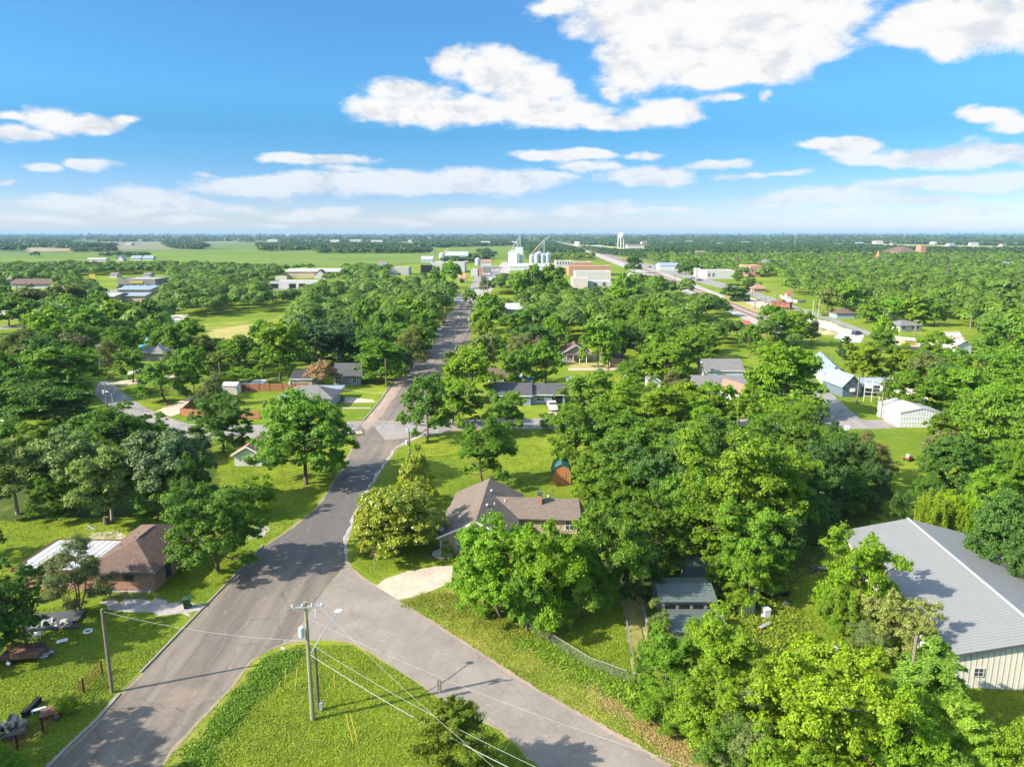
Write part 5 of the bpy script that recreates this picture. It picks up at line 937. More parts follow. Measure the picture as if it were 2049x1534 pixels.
B('brick_store', 'red fronted store with grey roof behind the white arched building', 'building', 1147, 1185, 538, 526, 40, 'flat', .7, 'brick_orange', 'grey_flat_roof'); B('brick_store', 'long orange brick store downtown with pale parapet', 'building', 1138, 1222, 551, 534, 28, 'flat', .9, 'brick_orange', 'white_flat_roof')
B('store', 'white stuccoed store with an orange brick panel in front of the long brick store', 'building', 1152, 1222, 562, 545, 22, 'flat', .9, 'white_wall', 'white_flat_roof'); r = B('brick_store', 'whitewashed old brick store nearest the trees downtown', 'building', 1146, 1176, 580, 558, 18, 'flat', .6, 'brick_white', 'grey_flat_roof')[0]
B('store', 'pale low store with flat roof beside the whitewashed one', 'building', 1178, 1222, 578, 564, 18, 'flat', .5, 'white_wall', 'white_flat_roof', wins=[('f', -.2, 2, 2.4, 2.6), ('f', .2, 2, 2.4, 2.6)]); B('store', 'white metal office right of the downtown stores', 'building', 1258, 1276, 572, 7, 16, 'gy', 2, 'white_metal', 'grey_flat_roof')
B('warehouse', 'wide pale low sheds in front of the grain elevator', 'warehouse', 1020, 1110, 541, 4.0, 34, 'gx', 3, 'white_metal', 'white_flat_roof'); B('house', 'white roofed house in the trees below the elevator', 'house', 1046, 1062, 576, 4, 10, 'gx', 2.5, 'siding_blue', 'white_flat_roof')
B('brick_hall', 'two-storey building with white side wall and orange brick front by the highway', 'building', 1500, 1523, 554, 533, 30, 'flat', .8, 'brick_orange', 'white_flat_roof', wins=[('f', -.3, 4.5, 1.5, 3), ('f', .05, 4.5, 1.5, 3), ('f', .35, 4.5, 1.5, 3)])
q = MB(); pa = G(1482, 550); pb = G(1499.5, 554); q.obox((pa.x+1, pa.y+8, 4.6), (pb.x, pb.y+.1, 4.6), .5, 9.4); hw = q.build('party_wall', 'white_wall'); tag(hw, 'tall white side wall joined to the orange brick hall', 'wall')
B('shop', 'white L-shaped shop row with flat roofs left of the orange brick hall', 'shop', 1413, 1470, 558, 6.5, 26, 'flat', .8, 'white_wall', 'white_flat_roof', wins=[('f', -.4, 2, 2, 3), ('f', -.25, 2, 2, 3)]); B('shop', 'small pale kiosk left of the white shop row', 'shop', 1392, 1401, 553, 7, 8, 'flat', .5, 'white_wall', 'white_flat_roof'); B('warehouse', 'long blue-white metal warehouse beyond the highway', 'warehouse', 1320, 1366, 541, 5, 22, 'gx', 3, 'white_metal', 'metal_blue_roof')
B('mansion', 'tall pale house with hip roof in trees right of the brick hall', 'house', 1524, 1544, 541, 8, 12, 'hip', 4, 'tan_wall', 'shingle_grey')
B('brick_tower', 'square orange brick tower rising over the far right trees', 'tower', 1841, 1851, 515, 492, 16, 'flat', 1, 'brick_orange', 'white_flat_roof'); B('gymnasium', 'brown hip roof of a large school above the far right trees', 'school', 1800, 1838, 514, 9, 60, 'hip', 8, 'tan_wall', 'shingle_brown', over=1)
cp = G(1758, 530); r = empty('church_steeple', (cp.x, cp.y, 0), 0, 'small orange pointed steeple over the far right trees', 'church'); shell(r, 8, 8, 9, 'hip', 3, 'brick_orange', 'shingle_brown', .3); q = MB(); q.lathe([(2.6, 9), (2.4, 12), (0.1, 18.5)], 6, (0, 4, 0)); q.build('spire', 'orange_brown', r)
for k, (x0, x1, yb, hh, lab) in enumerate(((660,678,485,9,'white industrial hall left of three on the far plain'),(700,722,484.5,9,'white industrial hall in the middle of the far plain'),(742,765,486,9,'widest white hall of the far plain'),(905,936,493,8,'low grey farm sheds before the far wood'),(963,980,492,11,'pale gabled farmhouse before the far wood'),(1015,1035,489,8,'white shed behind the elevator'),(1420,1438,482,10,'white hall on the right-hand horizon'),(1752,1768,488,9,'white farmhouse group on the far right plain'),(1590,1600,480,12,'white barn near the radio mast'),(1640,1655,481,10,'small white barn right of the radio mast'),(535,556,484,9,'white barns left of the centre horizon'),(250,262,491,6,'tiny pale shed in the tan field'),(1868,1875,489,8,'white tank house on the right plain'),(1255,1300,497,9,'brown roofed school below the water tower'),(1187,1206,498,7,'white curved stand beside the water tower'),(1600,1618,491,6,'pale farm building in the straw field'))):
    B('farm_building', lab, 'building', x0, x1, yb, hh, 30, 'gx', hh*.4, 'white_wall', 'white_flat_roof' if k not in (13, 3) else 'shingle_brown', over=.5)
# --- sheds in the shade, lower right of the centre
r = B('shed', 'green-black ribbed shed roof in the shade below the big trees', 'shed', 1322, 1428, 1240, 2.2, 4.6, 'gx', .55, 'boards_grey', 'metal_dark_roof', over=.25)[0]
for i in range(4): q = MB(); q.box(-2.3+i*1.4, -.04, .5, -1.3+i*1.4, -.004, 1.7); q.build('opening', 'black_void', r)
B('shed', 'low shed with smooth dark green roof half buried in vines', 'shed', 1345, 1450, 1295, 1.8, 3.6, 'gx', .4, 'boards_grey', 'metal_dark_roof', over=.25); r = B('shed', 'tall dark panel shed behind the ribbed green-black roof', 'shed', 1370, 1418, 1168, 2.2, 2.4, 'gx', .55, 'shed_panel', 'metal_dark_roof', over=.15)[0]

rgh = random.Random(77)
for k, (x_, y_) in enumerate(((1290,489),(1345,491),(1378,489),(1440,493),(1492,490),(1535,493),(1570,489),(1680,494),(1722,492),(1790,493),(1905,494),(1950,492),(2010,495),(1400,512),(1560,516),(1640,522),(1720,560),(1960,545),(2020,540),(1580,538),(280,484),(340,483),(455,483),(600,482),(820,484),(905,483))):
    p_ = G(x_, y_); s_ = 1+min(1.2, p_.y/2600); pos = ('left', 'centre', 'right')[min(2, int(x_/683))]
    r = empty('far_house', (p_.x, p_.y, 0), rgh.uniform(-.4, .4), f'tiny pale roofed house far off in the {pos} woods, number of metres {int(p_.y)} out', 'house', 'small houses among the far trees'); shell(r, rgh.uniform(9, 15)*s_, 8*s_, 3.6*s_, 'gx', 2.6*s_, rgh.choice(['white_wall', 'tan_wall']), rgh.choice(['shingle_grey', 'shingle_grey', 'metal_blue_roof', 'shingle_taupe']), .6)
    o = ['tiny pale house in the woods', 'small pale roof in the woods'][k % 2]; r['label'] = o+f" at the photo's {['far left','left','left centre','centre','right centre','right','far right'][min(6, int(x_/293))]}, {['nearest','next','third','fourth','fifth','sixth'][sum(1 for c in COL.objects if c.name.startswith('far_house') and c.get('z0') == f'{k % 2}{min(6, int(x_/293))}')]} of its kind"
    r['z0'] = f'{k % 2}{min(6, int(x_/293))}'
# ------------------------------------------------------------------ grain elevator, water tower, mast, pylons
p0 = G(1035, 529); r = empty('grain_elevator', (p0.x-2, p0.y, 0), 0, 'tall white concrete and metal grain elevator with headhouse', 'elevator')
q = MB(); q.box(-1, 0, 0, 9.5, 14, 22); q.build('headhouse', 'metal_pale_wall', r)
for i in range(5): q = MB(); q.lathe([(2.0, 0), (2.0, 15-(i % 2)), (0.1, 17-(i % 2))], 14, (-7.5+i*3.6-(6 if i > 3 else 0), -2.3-(2.6 if i > 3 else 0), 0)); q.build('silo', 'tank_white', r, smooth=False)
q = MB(); q.box(-7.5, 2, 0, -1.1, 12, 19); q.build('side_bay', 'concrete', r)
q = MB(); q.tube([(6, 6, 22), (6, 6, 38)], .5, 6); q.tube([(6, 6, 36), (-2, 6, 26), (-5, 3, 20)], .4, 5); q.tube([(6, 6, 34), (2, 6, 22.5)], .3, 5); q.box(4.6, 4.6, 30, 7.4, 7.4, 30.4); q.build('leg_tower', 'galvanised', r)
p0 = G(1080, 526); r = empty('grain_bins', (p0.x, p0.y, 0), 0, 'cluster of steel grain bins under slanted filling pipes, right of the elevator', 'bins')
for i, (x_, y_, R_, h_) in enumerate(((-11, 0, 3.4, 10), (-4, -2, 4, 12), (4, -1, 4, 11), (11, 0, 4.5, 12), (0, 7, 4.5, 13))): q = MB(); q.lathe([(R_, 0), (R_, h_), (R_*.2, h_+R_*.55), (0, h_+R_*.6)], 18, (x_, y_, 0)); q.build('bin', 'bin_steel', r)
q = MB(); q.tube([(6, 2, 12), (6, 2, 32)], .9, 6); q.tube([(2, 4, 12), (6, 2, 29)], .45, 5); q.build('leg_tower', 'galvanised', r); q = MB(); q.tube([(-12, 0, 12), (6, 2, 31)], .55, 6); q.build('filling_pipe', 'tan_wall', r); q = MB(); q.tube([(-4, -2, 14), (5.6, 2, 28)], .35, 6); q.build('filling_pipe', 'galvanised', r)
for k, (xb, yb, xt, yt, lab) in enumerate(((877, 520, 898, 498, 'long slanted auger left of the peaked bin sheds'), (859, 514, 868, 503, 'short yellow auger at the left end of the bins'))):
    a = G(xb, yb); r = empty('grain_auger', (a.x, a.y, 0), 0, lab, 'auger'); d = a.y; zt = HT(yt, d); dx = (xt-xb)/F*(d*math.cos(PITCH)); q = MB(); q.tube([(0, 0, 4), (dx, 0, zt)], .8, 6); q.build('tube', 'tan_wall', r); q = MB(); q.tube([(dx, 0, 0), (dx, 0, zt)], .35, 5); q.build('support', 'galvanised', r)
for k, (px_, py_, R_, h_, lab) in enumerate(((883.5, 523, 3.4, 11, 'single round steel bin between the auger and the bin shed'), (956, 531, 3.5, 8, 'small round steel bin left of the town street'))):
    a = G(px_, py_); o_ = MB().lathe([(R_, 0), (R_, h_), (.3, h_+R_*.6), (0, h_+R_*.6)], 16).build('grain_bin', 'bin_steel', None, loc=(a.x, a.y, 0)); tag(o_, lab, 'bin')
a = G(1242, 498); r = empty('water_tower', (a.x, a.y, 0), .3, 'white water tower with round tank on tubular legs', 'water tower')
q = MB(); q.lathe([(0, 27), (4, 27.4), (7.2, 29), (8.6, 32), (8.8, 35), (8.6, 37.5), (6.8, 40.8), (4, 42.6), (1, 43.2), (0, 43.2)], 28); q.build('tank', 'tank_white', r, smooth=True); q = MB(); q.lathe([(1.5, 0), (1.3, 20), (1.5, 27.3)], 14); q.build('riser', 'tank_white', r)
for k in range(6): t = k*math.pi/3; q = MB(); q.tube([(9.6*math.cos(t), 9.6*math.sin(t), 0), (8.2*math.cos(t), 8.2*math.sin(t), 33)], .85, 8); q.build('leg', 'tank_white', r)
q = MB(); q.lathe([(8.9, 32.2), (10, 32.2), (10, 32.6), (8.9, 32.6)], 28); q.lathe([(9.9, 33.6), (10.05, 33.6), (10.05, 33.7)], 28); q.build('walkway', 'galvanised', r)
a = G(1155, 492); o_ = MB().lathe([(10, 0), (10, 12), (6, 13.6), (0, 14)], 26).build('storage_tank', 'tank_white', None, loc=(a.x, a.y, 0)); tag(o_, 'squat white cylindrical tank left of the water tower', 'tank')
a = G(1590, 497); q = MB()
for k in range(3): t = k*2.094; q.tube([(1.2*math.cos(t), 1.2*math.sin(t), 0), (1.2*math.cos(t), 1.2*math.sin(t), 102)], .14, 4)
for k in range(34): q.tube([(1.2, 0, k*3), (-.6, 1.04, k*3+3), (-.6, -1.04, k*3)], .06, 3)
o_ = q.build('radio_mast', 'grey_metal', None, loc=(a.x, a.y, 0)); tag(o_, 'thin tall radio mast on the right horizon', 'mast')
def pylon(px_, yb, yt, lab, m_='rusty_steel'):
    a = G(px_, yb); h = HT(yt, a.y); r = empty('steel_pylon', (a.x, a.y, 0), .4, lab, 'pylon', 'lattice pylons crossing the right-hand woods'); q = MB(); w = h*.075
    for sx_ in (-1, 1):
        for sy_ in (-1, 1): q.tube([(sx_*w, sy_*w, 0), (sx_*w*.35, sy_*w*.35, h*.7), (sx_*.3, sy_*.3, h)], .28, 4)
    n = 9
    for k in range(n):
        z0_, z1_ = h*k/n, h*(k+1)/n; f0 = 1-.65*min(1, k/n/.7); f1 = 1-.65*min(1, (k+1)/n/.7)
        for s_ in (-1, 1): q.tube([(-w*f0, s_*w*f0, z0_), (w*f1, s_*w*f1, z1_)], .15, 3); q.tube([(s_*w*f0, -w*f0, z0_), (s_*w*f1, w*f1, z1_)], .15, 3)
    q.build('lattice_tower', m_, r); q = MB()
    for k in (.72, .84, .95): q.obox((-h*.16, 0, h*k), (h*.16, 0, h*k), .35, .35)
    q.build('crossarm', m_, r)
simple('rusty_steel', (0.20, 0.16, 0.13), 0.8)
for k, (x_, yb, yt) in enumerate(((1446, 522, 505), (1473, 545, 513), (1482, 520, 502), (1530, 523, 502), (1676, 545, 514), (1775, 548, 522), (1893, 570, 533))):
    pylon(x_, yb, yt, ['short lattice pylon above the white shop row', 'tall lattice pylon just left of the orange brick hall', 'lattice pylon behind the orange brick hall', 'lattice pylon behind the tall pale house', 'rusty lattice pylon left of the far right woods', 'rusty lattice pylon under the orange steeple', 'tallest rusty lattice pylon, in the far right woods'][k])
# ------------------------------------------------------------------ utility poles and wires
simple('pole_wood', (0.19, 0.155, 0.12), 0.9, 0.2, 2.0); simple('pole_green', (0.26, 0.25, 0.15), 0.9, 0.15, 2.0); simple('insulator', (0.55, 0.58, 0.6), 0.3); simple('transformer_grey', (0.55, 0.60, 0.62), 0.45)
def pole(px_, yb, yt, lab, arm=0, az_=0.0, tf=0, lamp=None, m_='pole_wood', R_=.15, cat='utility pole', name='utility_pole', shift=0):
    a = G(px_, yb); h = HT(yt, a.y); r = empty(name, (a.x, a.y, 0), az_, lab, cat, 'utility poles'); R_ = R_*max(1, min(1.8, a.y/170)); q = MB(); q.tube([(0, 0, -.3), (0, 0, h*.5), (0, 0, h)], [R_*1.15, R_, R_*.8], 10); q.build('shaft', m_, r)
    if arm:
        q = MB(); q.cbox(shift, -.16, h-.35, arm, .1, .13); q.build('crossarm', 'insulator' if arm < 2.8 and shift == 0 and tf == 2 else 'grey_metal', r)
        for k in range(4):
            x_ = shift-arm/2+.1+(arm-.2)*k/3
            if abs(x_) > .12: MB().lathe([(.04, 0), (.07, .06), (.05, .14), (.08, .16), (0, .26)], 8, (0, 0, 0)).build('insulator', 'insulator', r, loc=(x_, -.16, h-.285))
    if tf: MB().lathe([(0, 0), (.2, 0), (.22, .1), (.22, .75), (.16, .84), (0, .86)], 12).build('transformer', 'transformer_grey', r, loc=(-.42, -.05, h-2.9 if tf < 3 else h-1.6))
    if lamp:
        (lx, ly, lz, z0_) = lamp; q = MB(); q.tube([(0, 0, z0_), (lx*.5, ly*.5, z0_+(lz-z0_)*.62), (lx, ly, lz)], .05, 6); am = q.build('lamp_arm', 'galvanised', r)
        hd = MB(); hd.lathe([(0, -.1), (.16, -.08), (.24, .02), (.18, .12), (0, .16)], 12); hd = hd.build('lamp_head', 'tank_white', am, smooth=True, loc=(lx*1.04, ly*1.04, lz)); hd.scale = (1.6, 1, .8)
    return Vector((a.x, a.y, h)), r
top1, r1 = pole(626, 1440, 1204, 'greenish pole with white crossarm, transformer and street light in the grass triangle', 2.4, .12, 2, (1.9, 3.6, 7.3, 5.6), 'pole_green', .16, shift=.15)
q = MB(); q.box(-.05, -.3, -.1, .05, -.1, .5); q.build('cutout_fuse', 'insulator', r1, loc=(.75, 0, 9.2))
top2, r2 = pole(638, 1420, 1295, 'short dark stub pole with meter box beside the transformer pole', m_='trim_dark', R_=.11); q = MB(); q.box(.1, -.2, .1, .35, .1, .75); q.build('meter_box', 'galvanised', r2)
top3, r3 = pole(225, 1385, 1218, 'bare brown pole at the left kerb beside the pipe fence', R_=.14)
P_LIST = [(53,1292,1243,'thin grey post with a cable in the junk yard',0,0),(820,919,857,'brown pole on the corner lawn behind the magnolia',1.2,2),(773,776,717,'pole at the left kerb before the round street tree',0,0),(876,822,752,'double-armed pole rising from the trees right of the street',2.6,1),
 (856,884,790,'pole with arms inside the street corner tree',2.6,0),(216,822,762,'pole with transformer at the left side street',1.6,1),(203,747,689,'pole with guy wires on the lawn of the left side street',1.4,0),(441,760,724,'slim pole behind the cream storage shed',0,0),(585,790,757,'pole with white box between the brown fence and hip roof',0,3),
 (940,664,627,'street light pole at the right kerb of the long street',1.4,1),(914,708,683,'T-armed pole at the right kerb, middle of the street',3.0,1),(891,636,597,'pole on the left verge far up the street',0,0),(907,604,581,'farther pole on the left verge up the street',0,0),(961,613,586,'pole at the street corner before the town',2.0,1),(976,598,565,'last pole before the town at the right of the street',1.5,0),
 (1762,838,754,'pole with two transformers in front of the steel sign frame',3.2,1),(1714,808,745,'pole on the lawn before the slate blue house',0,0),(1661,752,712,'pole left of the slate blue house',0,0),(1625,803,755,'pole in front of the big tree by the hangar road',0,0),(1533,684,658,'short pole behind the red roofed shed',0,0),(2012,740,692,'pole at the right edge lane',0,0),(2031,748,719,'shorter pole right of the lane pole',0,0),
 (1941,658,632,'pole among the far right yards',1.4,0),(1217,742,680,'pole beside the tan shed at the back lane',0,0),(1453,618,590,'rail crossing pole left of the green caboose',0,0),(1510,620,600,'signal post in the station lot',0,0),(1531,606,588,'pole beside the highway bend',0,0),(1553,600,566,'pole by the white garden wall',0,0),(1585,606,573,'pole with floodlight right of the kiosk',1.2,0),(1505,592,575,'pole behind the green caboose',0,0),(1350,560,535,'lamp post at the rail yard',0,0),(1312,548,533,'farther lamp post at the rail yard',0,0),(1283,541,522,'pole right of the rail yard tree',0,0),
 (395,578,558,'double-armed pole among the trees on the left',3,0),(438,574,553,'T-armed pole left of the depot',3,0),(468,572,553,'second T-armed pole left of the depot',3,0),(389,605,585,'pole above the white gabled cottage',2,0),(539,555,523,'pole at the field edge behind the trees',2,0),(709,575,561,'pole at the left of the town wood',1.5,0),(1765,655,620,'pole behind the highway trees',0,0),(1830,674,640,'pole in front of the white bungalow',1.6,0),(2040,582,566,'pole in the far right trees',1.6,0),(963,560,545,'pole on the town lot',0,0),(1100,0,0,'',0,0)]
TOPS = {}
for (x_, yb, yt, lab, arm, tf) in P_LIST[:-1]:
    lamp = (-3.4, -.6, 0, 0) if lab.startswith('street light') else None
    if lamp: hh_ = HT(627, G(940, 664).y); lamp = (-4.2, -.6, hh_-1.2, hh_-2.6)
    TOPS[(x_)] = pole(x_, yb, yt, lab, arm, 0, tf, lamp)[0]
for x_, yb, yt, lab in ((1623, 668, 601, 'left of two tall pale steel poles before the gravel lot'), (1633, 680, 600, 'right one of the two tall pale steel poles')): pole(x_, yb, yt, lab, m_='galvanised', R_=.13, name='steel_pole', cat='pole')
t5, _ = pole(110, 872, 822, 'street light on a pole in front of the dark oak', m_='galvanised', R_=.09, name='street_lamp', cat='street lamp', lamp=(-.8, -.3, 6.9, 5.6)); t6, _ = pole(228, 828, 788, 'twin-headed street lamp at the left side street', m_='galvanised', R_=.09, name='street_lamp', cat='street lamp', lamp=(-.9, 0, 4.9, 4.4))
pole(1622, 590, 575, 'curved street lamp by the far right wood', m_='galvanised', R_=.1, name='street_lamp', cat='street lamp', lamp=(2, 0, 8, 6.5))
simple('wire_pale', (0.36, 0.36, 0.34), 0.6); simple('wire_dark', (0.06, 0.06, 0.06), 0.6)
def wire(a, c, lab, sag=.8, R_=.018, m_='wire_pale'):
    a = Vector(a); c = Vector(c); n = 14; pts = [a.lerp(c, k/n)-Vector((0, 0, sag*4*(k/n)*(1-k/n))) for k in range(n+1)]; q = MB(); q.tube(pts, R_*.6, 5); o_ = q.build('power_line', m_); tag(o_, lab, 'wire', 'wires strung between the poles')
E_ = lambda x_, y_, z_: (G(x_, y_, z_).x, G(x_, y_, z_).y, z_)
wire(top1+Vector((.9, .1, -.2)), E_(1120, 1640, 8.2), 'thin wire from the crossarm of the transformer pole to the lower right', .6, .014)
wire((top1.x, top1.y, 9.0), E_(1620, 1600, 7.5), 'wire running from the transformer pole over the side road to the right', 1.0, .014)
wire((top1.x, top1.y, 5.9), E_(1070, 1560, 5.2), 'thick pale cable from the transformer pole over the cedar bush', .4, .034)
wire((top1.x, top1.y, 6.9), E_(1150, 1570, 6.0), 'second pale cable from the transformer pole over the cedar bush', .5, .02)
wire(top1+Vector((-.8, .1, -.2)), TOPS[820], 'long wire from the transformer pole to the corner lawn pole', 1.6, .016, 'wire_dark'); wire(top3-Vector((0, 0, .2)), (top1.x, top1.y, 7.0), 'drop cable from the bare kerb pole to the transformer pole', .5, .02)
wire(TOPS[820]-Vector((0, 0, .3)), TOPS[856], 'wire between the corner lawn pole and the corner tree', .7); wire(TOPS[856], TOPS[876], 'short span between the two armed poles', .5); wire(TOPS[216], E_(-60, 745, 11), 'wire crossing the left edge tree', .8, .03); wire(TOPS[216]-Vector((0, 0, .8)), TOPS[585], 'long wire over the yellow lawn on the left', 1.2, .03); wire(TOPS[585], TOPS[856], 'long wire crossing the street at the hip roof', 1.0, .03); wire(TOPS[856], E_(1500, 742, 8), 'long wire in front of the blue-grey house', 1.2, .03)
wire(TOPS[1762], E_(1500, 790, 7), 'wire from the two-transformer pole to the left', 1.0, .03); wire(TOPS[773], TOPS[914], 'wire along the street from kerb pole to kerb pole', 1.0, .03, 'wire_dark'); wire(TOPS[914], TOPS[940], 'wire between the middle kerb poles', .8, .03, 'wire_dark'); wire(TOPS[876], TOPS[914], 'wire from the armed pole up the street', .8, .03, 'wire_dark'); wire(top2, E_(700, 1390, 0), 'guy wire of the stub pole', 0, .012, 'wire_dark')
wire(E_(53, 1249, 1.9), E_(110, 1215, 1.4), 'pale cable from the junk yard post', .1, .02)
# ------------------------------------------------------------------ cars
simple('tyre', (0.02, 0.02, 0.02), 0.9)
def car(px_, py_, rz, col, lab, kind='suv', name='parked_car', group='parked cars', grow=1.0, cat='car'):
    if col not in MATS: simple(col, {'car_white': (.75, .75, .74), 'car_dark': (.03, .04, .05), 'car_silver': (.45, .47, .48), 'car_blue': (.05, .09, .2), 'car_red': (.4, .04, .03), 'car_green': (.03, .10, .06)}[col], 0.25, .02, spec=.6)
    a = G(px_, py_); r = empty(name, (a.x, a.y, 0), rz, lab, cat, group, scale=(grow, grow, grow))
    L = {'suv': 4.8, 'truck': 5.6, 'sedan': 4.7}[kind]; Wd = 1.9; hb = .95; x1 = L/2
    if kind == 'truck': pr = [(-x1, .45), (x1, .45), (x1, .85), (x1-.1, 1.05), (.9, 1.12), (.35, 1.72), (-.85, 1.74), (-1.0, 1.1), (-x1, 1.08)]
    elif kind == 'suv': pr = [(-x1, .4), (x1, .4), (x1, .8), (x1-.15, .98), (1.0, 1.08), (.45, 1.62), (-1.8, 1.66), (-x1+.05, 1.05)]
    else: pr = [(-x1, .35), (x1, .35), (x1, .7), (x1-.2, .85), (.95, .95), (.3, 1.38), (-1.0, 1.40), (-1.7, 1.0), (-x1, .95)]
    q = MB(); n = len(pr)
    for s_ in (-1, 1): q.poly([(x_, s_*Wd/2*(1 if z_ < 1.1 else .82), z_) for x_, z_ in pr])
    for i in range(n):
        a1, a2 = pr[i], pr[(i+1) % n]; w1 = Wd/2*(1 if a1[1] < 1.1 else .82); w2 = Wd/2*(1 if a2[1] < 1.1 else .82); q.poly([(a1[0], -w1, a1[1]), (a2[0], -w2, a2[1]), (a2[0], w2, a2[1]), (a1[0], w1, a1[1])])
    q.build('body', col, r)
    g = MB(); k = [i for i, p in enumerate(pr) if p[1] > 1.35]; f, t0, t1, bk = pr[k[0]-1], pr[k[0]], pr[k[1]], pr[(k[1]+1) % n]
    def lp(p, q_, t): return (p[0]+(q_[0]-p[0])*t, p[1]+(q_[1]-p[1])*t)
    for s_ in (1,):
        A, C_ = lp(f, t0, .12), lp(f, t0, .9); g.poly([(A[0]+.02, -.8, A[1]+.01), (A[0]+.02, .8, A[1]+.01), (C_[0]+.02, .7, C_[1]+.01), (C_[0]+.02, -.7, C_[1]+.01)])
    g.build('windscreen', 'glass', r); g = MB(); A, C_ = lp(bk, t1, .2), lp(bk, t1, .88); g.poly([(A[0]-.02, -.76, A[1]+.01), (A[0]-.02, .76, A[1]+.01), (C_[0]-.02, .7, C_[1]+.01), (C_[0]-.02, -.7, C_[1]+.01)]); g.build('rear_window', 'glass', r)
    for s_ in (-1, 1): g = MB(); g.poly([(t0[0]+.1, s_*.90, 1.12), (t0[0]-.1, s_*.81, t0[1]-.12), (t1[0]+.15, s_*.81, t1[1]-.12), (t1[0]+.05, s_*.90, 1.12)]); g.build('side_window', 'glass', r)
    if kind == 'truck': g = MB(); g.box(-x1+.1, -.78, 1.0, -1.1, .78, 1.1); g.build('cargo_bed', 'dark_metal', r)
    for x_ in (-x1+.85, x1-.9):
        for s_ in (-1, 1): q = MB(); q.tube([(x_, s_*(Wd/2-.2), .34), (x_, s_*(Wd/2+.02), .34)], .34, 12); wl = q.build('wheel', 'tyre', r); q = MB(); q.tube([(x_, s_*(Wd/2+.021), .34), (x_, s_*(Wd/2+.03), .34)], .18, 10); q.build('rim', 'galvanised', wl)
    for s_ in (-1, 1): q = MB(); q.box(x1-.02, s_*.7-.18, .68, x1+.012, s_*.7+.18, .82); q.build('headlight', 'insulator', r)
    return r
car(1105, 818, -math.pi/2+.05, 'car_white', 'white pickup nosing out beside the blue-grey house', 'truck', 'pickup_truck', cat='pickup')
car(889, 650, -math.pi/2, 'car_green', 'dark green SUV, farthest of three parked on the left of the street'); car(879, 662, -math.pi/2, 'car_white', 'white pickup parked between two cars on the left of the street', 'truck'); car(870, 674, -math.pi/2, 'car_white', 'white car with dark roof nearest of three on the left of the street', 'sedan'); car(841, 712, -math.pi/2, 'car_silver', 'silver car half hidden under the street trees', 'suv'); car(948, 652, math.pi/2, 'car_white', 'white car under the trees at the right kerb', 'sedan')
car(8, 855, .1, 'car_white', 'white car at the left edge on the side street', 'sedan'); car(58, 728, .3, 'car_dark', 'dark car parked at the bend of the left side street'); car(62, 738, .3, 'car_blue', 'dark blue car next to the dark one at the left bend', 'sedan'); car(1714, 670, .6, 'car_dark', 'dark car by the gravel lot')
for k, (x_, y_, c, lab) in enumerate(((968, 557, 'car_blue', 'blue car on the town lot'), (974, 559, 'car_blue', 'second blue car right of the first on the town lot'), (984, 561, 'car_white', 'white car on the town lot'), (982, 549, 'car_silver', 'silver car at the town street left side'), (993, 552, 'car_dark', 'dark car on the town street'), (999, 541, 'car_white', 'white car farther up the town street'), (1300, 535, 'car_dark', 'dark car on the highway'), (1008, 550, 'car_white', 'white van at the right of the town street'), (240, 577, 'car_dark', 'dark car before the store, leftmost'), (248, 578, 'car_silver', 'silver car before the store'), (262, 578, 'car_white', 'white car before the store, middle'), (283, 579, 'car_white', 'white pickup before the store'), (291, 578, 'car_white', 'white car right of the pickup at the store'), (1385, 558, 'car_blue', 'blue car by the white shop row'), (1400, 562, 'car_dark', 'dark car by the white shop row'), (1370, 547, 'car_white', 'white car near the blue-white warehouse'))): car(x_, y_, (k*1.3) % 3, c, lab, ['suv', 'sedan'][k % 2], grow=1.0)
a = G(163, 571); r = empty('motorhome', (a.x, a.y, 0), .1, 'white motorhome parked left of the yellow sign', 'motorhome'); q = MB(); q.box(-4, -1.2, .5, 4, 1.2, 3.2); q.build('body', 'tank_white', r); q = MB(); q.box(-3.9, -1.23, 1.6, 3.9, -1.205, 2.2); q.build('side_window', 'glass', r)
for x_ in (-2.5, 2.5): q = MB(); q.tube([(x_, -1.22, .5), (x_, -1.0, .5)], .45, 10); q.build('wheel', 'tyre', r)
a = G(188, 577); r = empty('shop_sign', (a.x, a.y, 0), 0, 'yellow roadside sign on a pole by the motorhome', 'sign'); q = MB(); q.box(-2.2, -.2, 7, 2.2, .2, 10); q.build('panel', 'yellow_paint', r); q = MB(); q.tube([(0, 0, 0), (0, 0, 7)], .2, 6); q.build('post', 'grey_metal', r)
# ------------------------------------------------------------------ railway and cabooses
RL = [G(x_, y_) for x_, y_ in ((1119, 487), (1170, 500), (1222, 514), (1300, 545), (1380, 579), (1445, 607), (1510, 634), (1545, 650), (1580, 668))]
simple('rail_steel', (0.22, 0.14, 0.10), 0.6); simple('sleepers', (0.16, 0.12, 0.10), 0.9)
for k, off in enumerate((0, 5.0)):
    r = empty('railway_track', (0, 0, 0), 0, ['nearer railway track curving past the gravel lot', 'farther railway track parallel to the first'][k], 'railway'); b2 = MB(); r2 = MB()
    for a, c in zip(RL, RL[1:]):
        d = (c-a).normalized(); n_ = Vector((-d.y, d.x, 0)); A = a+n_*off; C_ = c+n_*off; b2.obox((A.x, A.y, .12), (C_.x, C_.y, .12), 2.8, .2)
        for s_ in (-.75, .75): r2.obox((A.x+n_.x*s_, A.y+n_.y*s_, .32), (C_.x+n_.x*s_, C_.y+n_.y*s_, .32), .16, .2)
    b2.build('track_bed', 'sleepers', r); r2.build('rail', 'rail_steel', r)
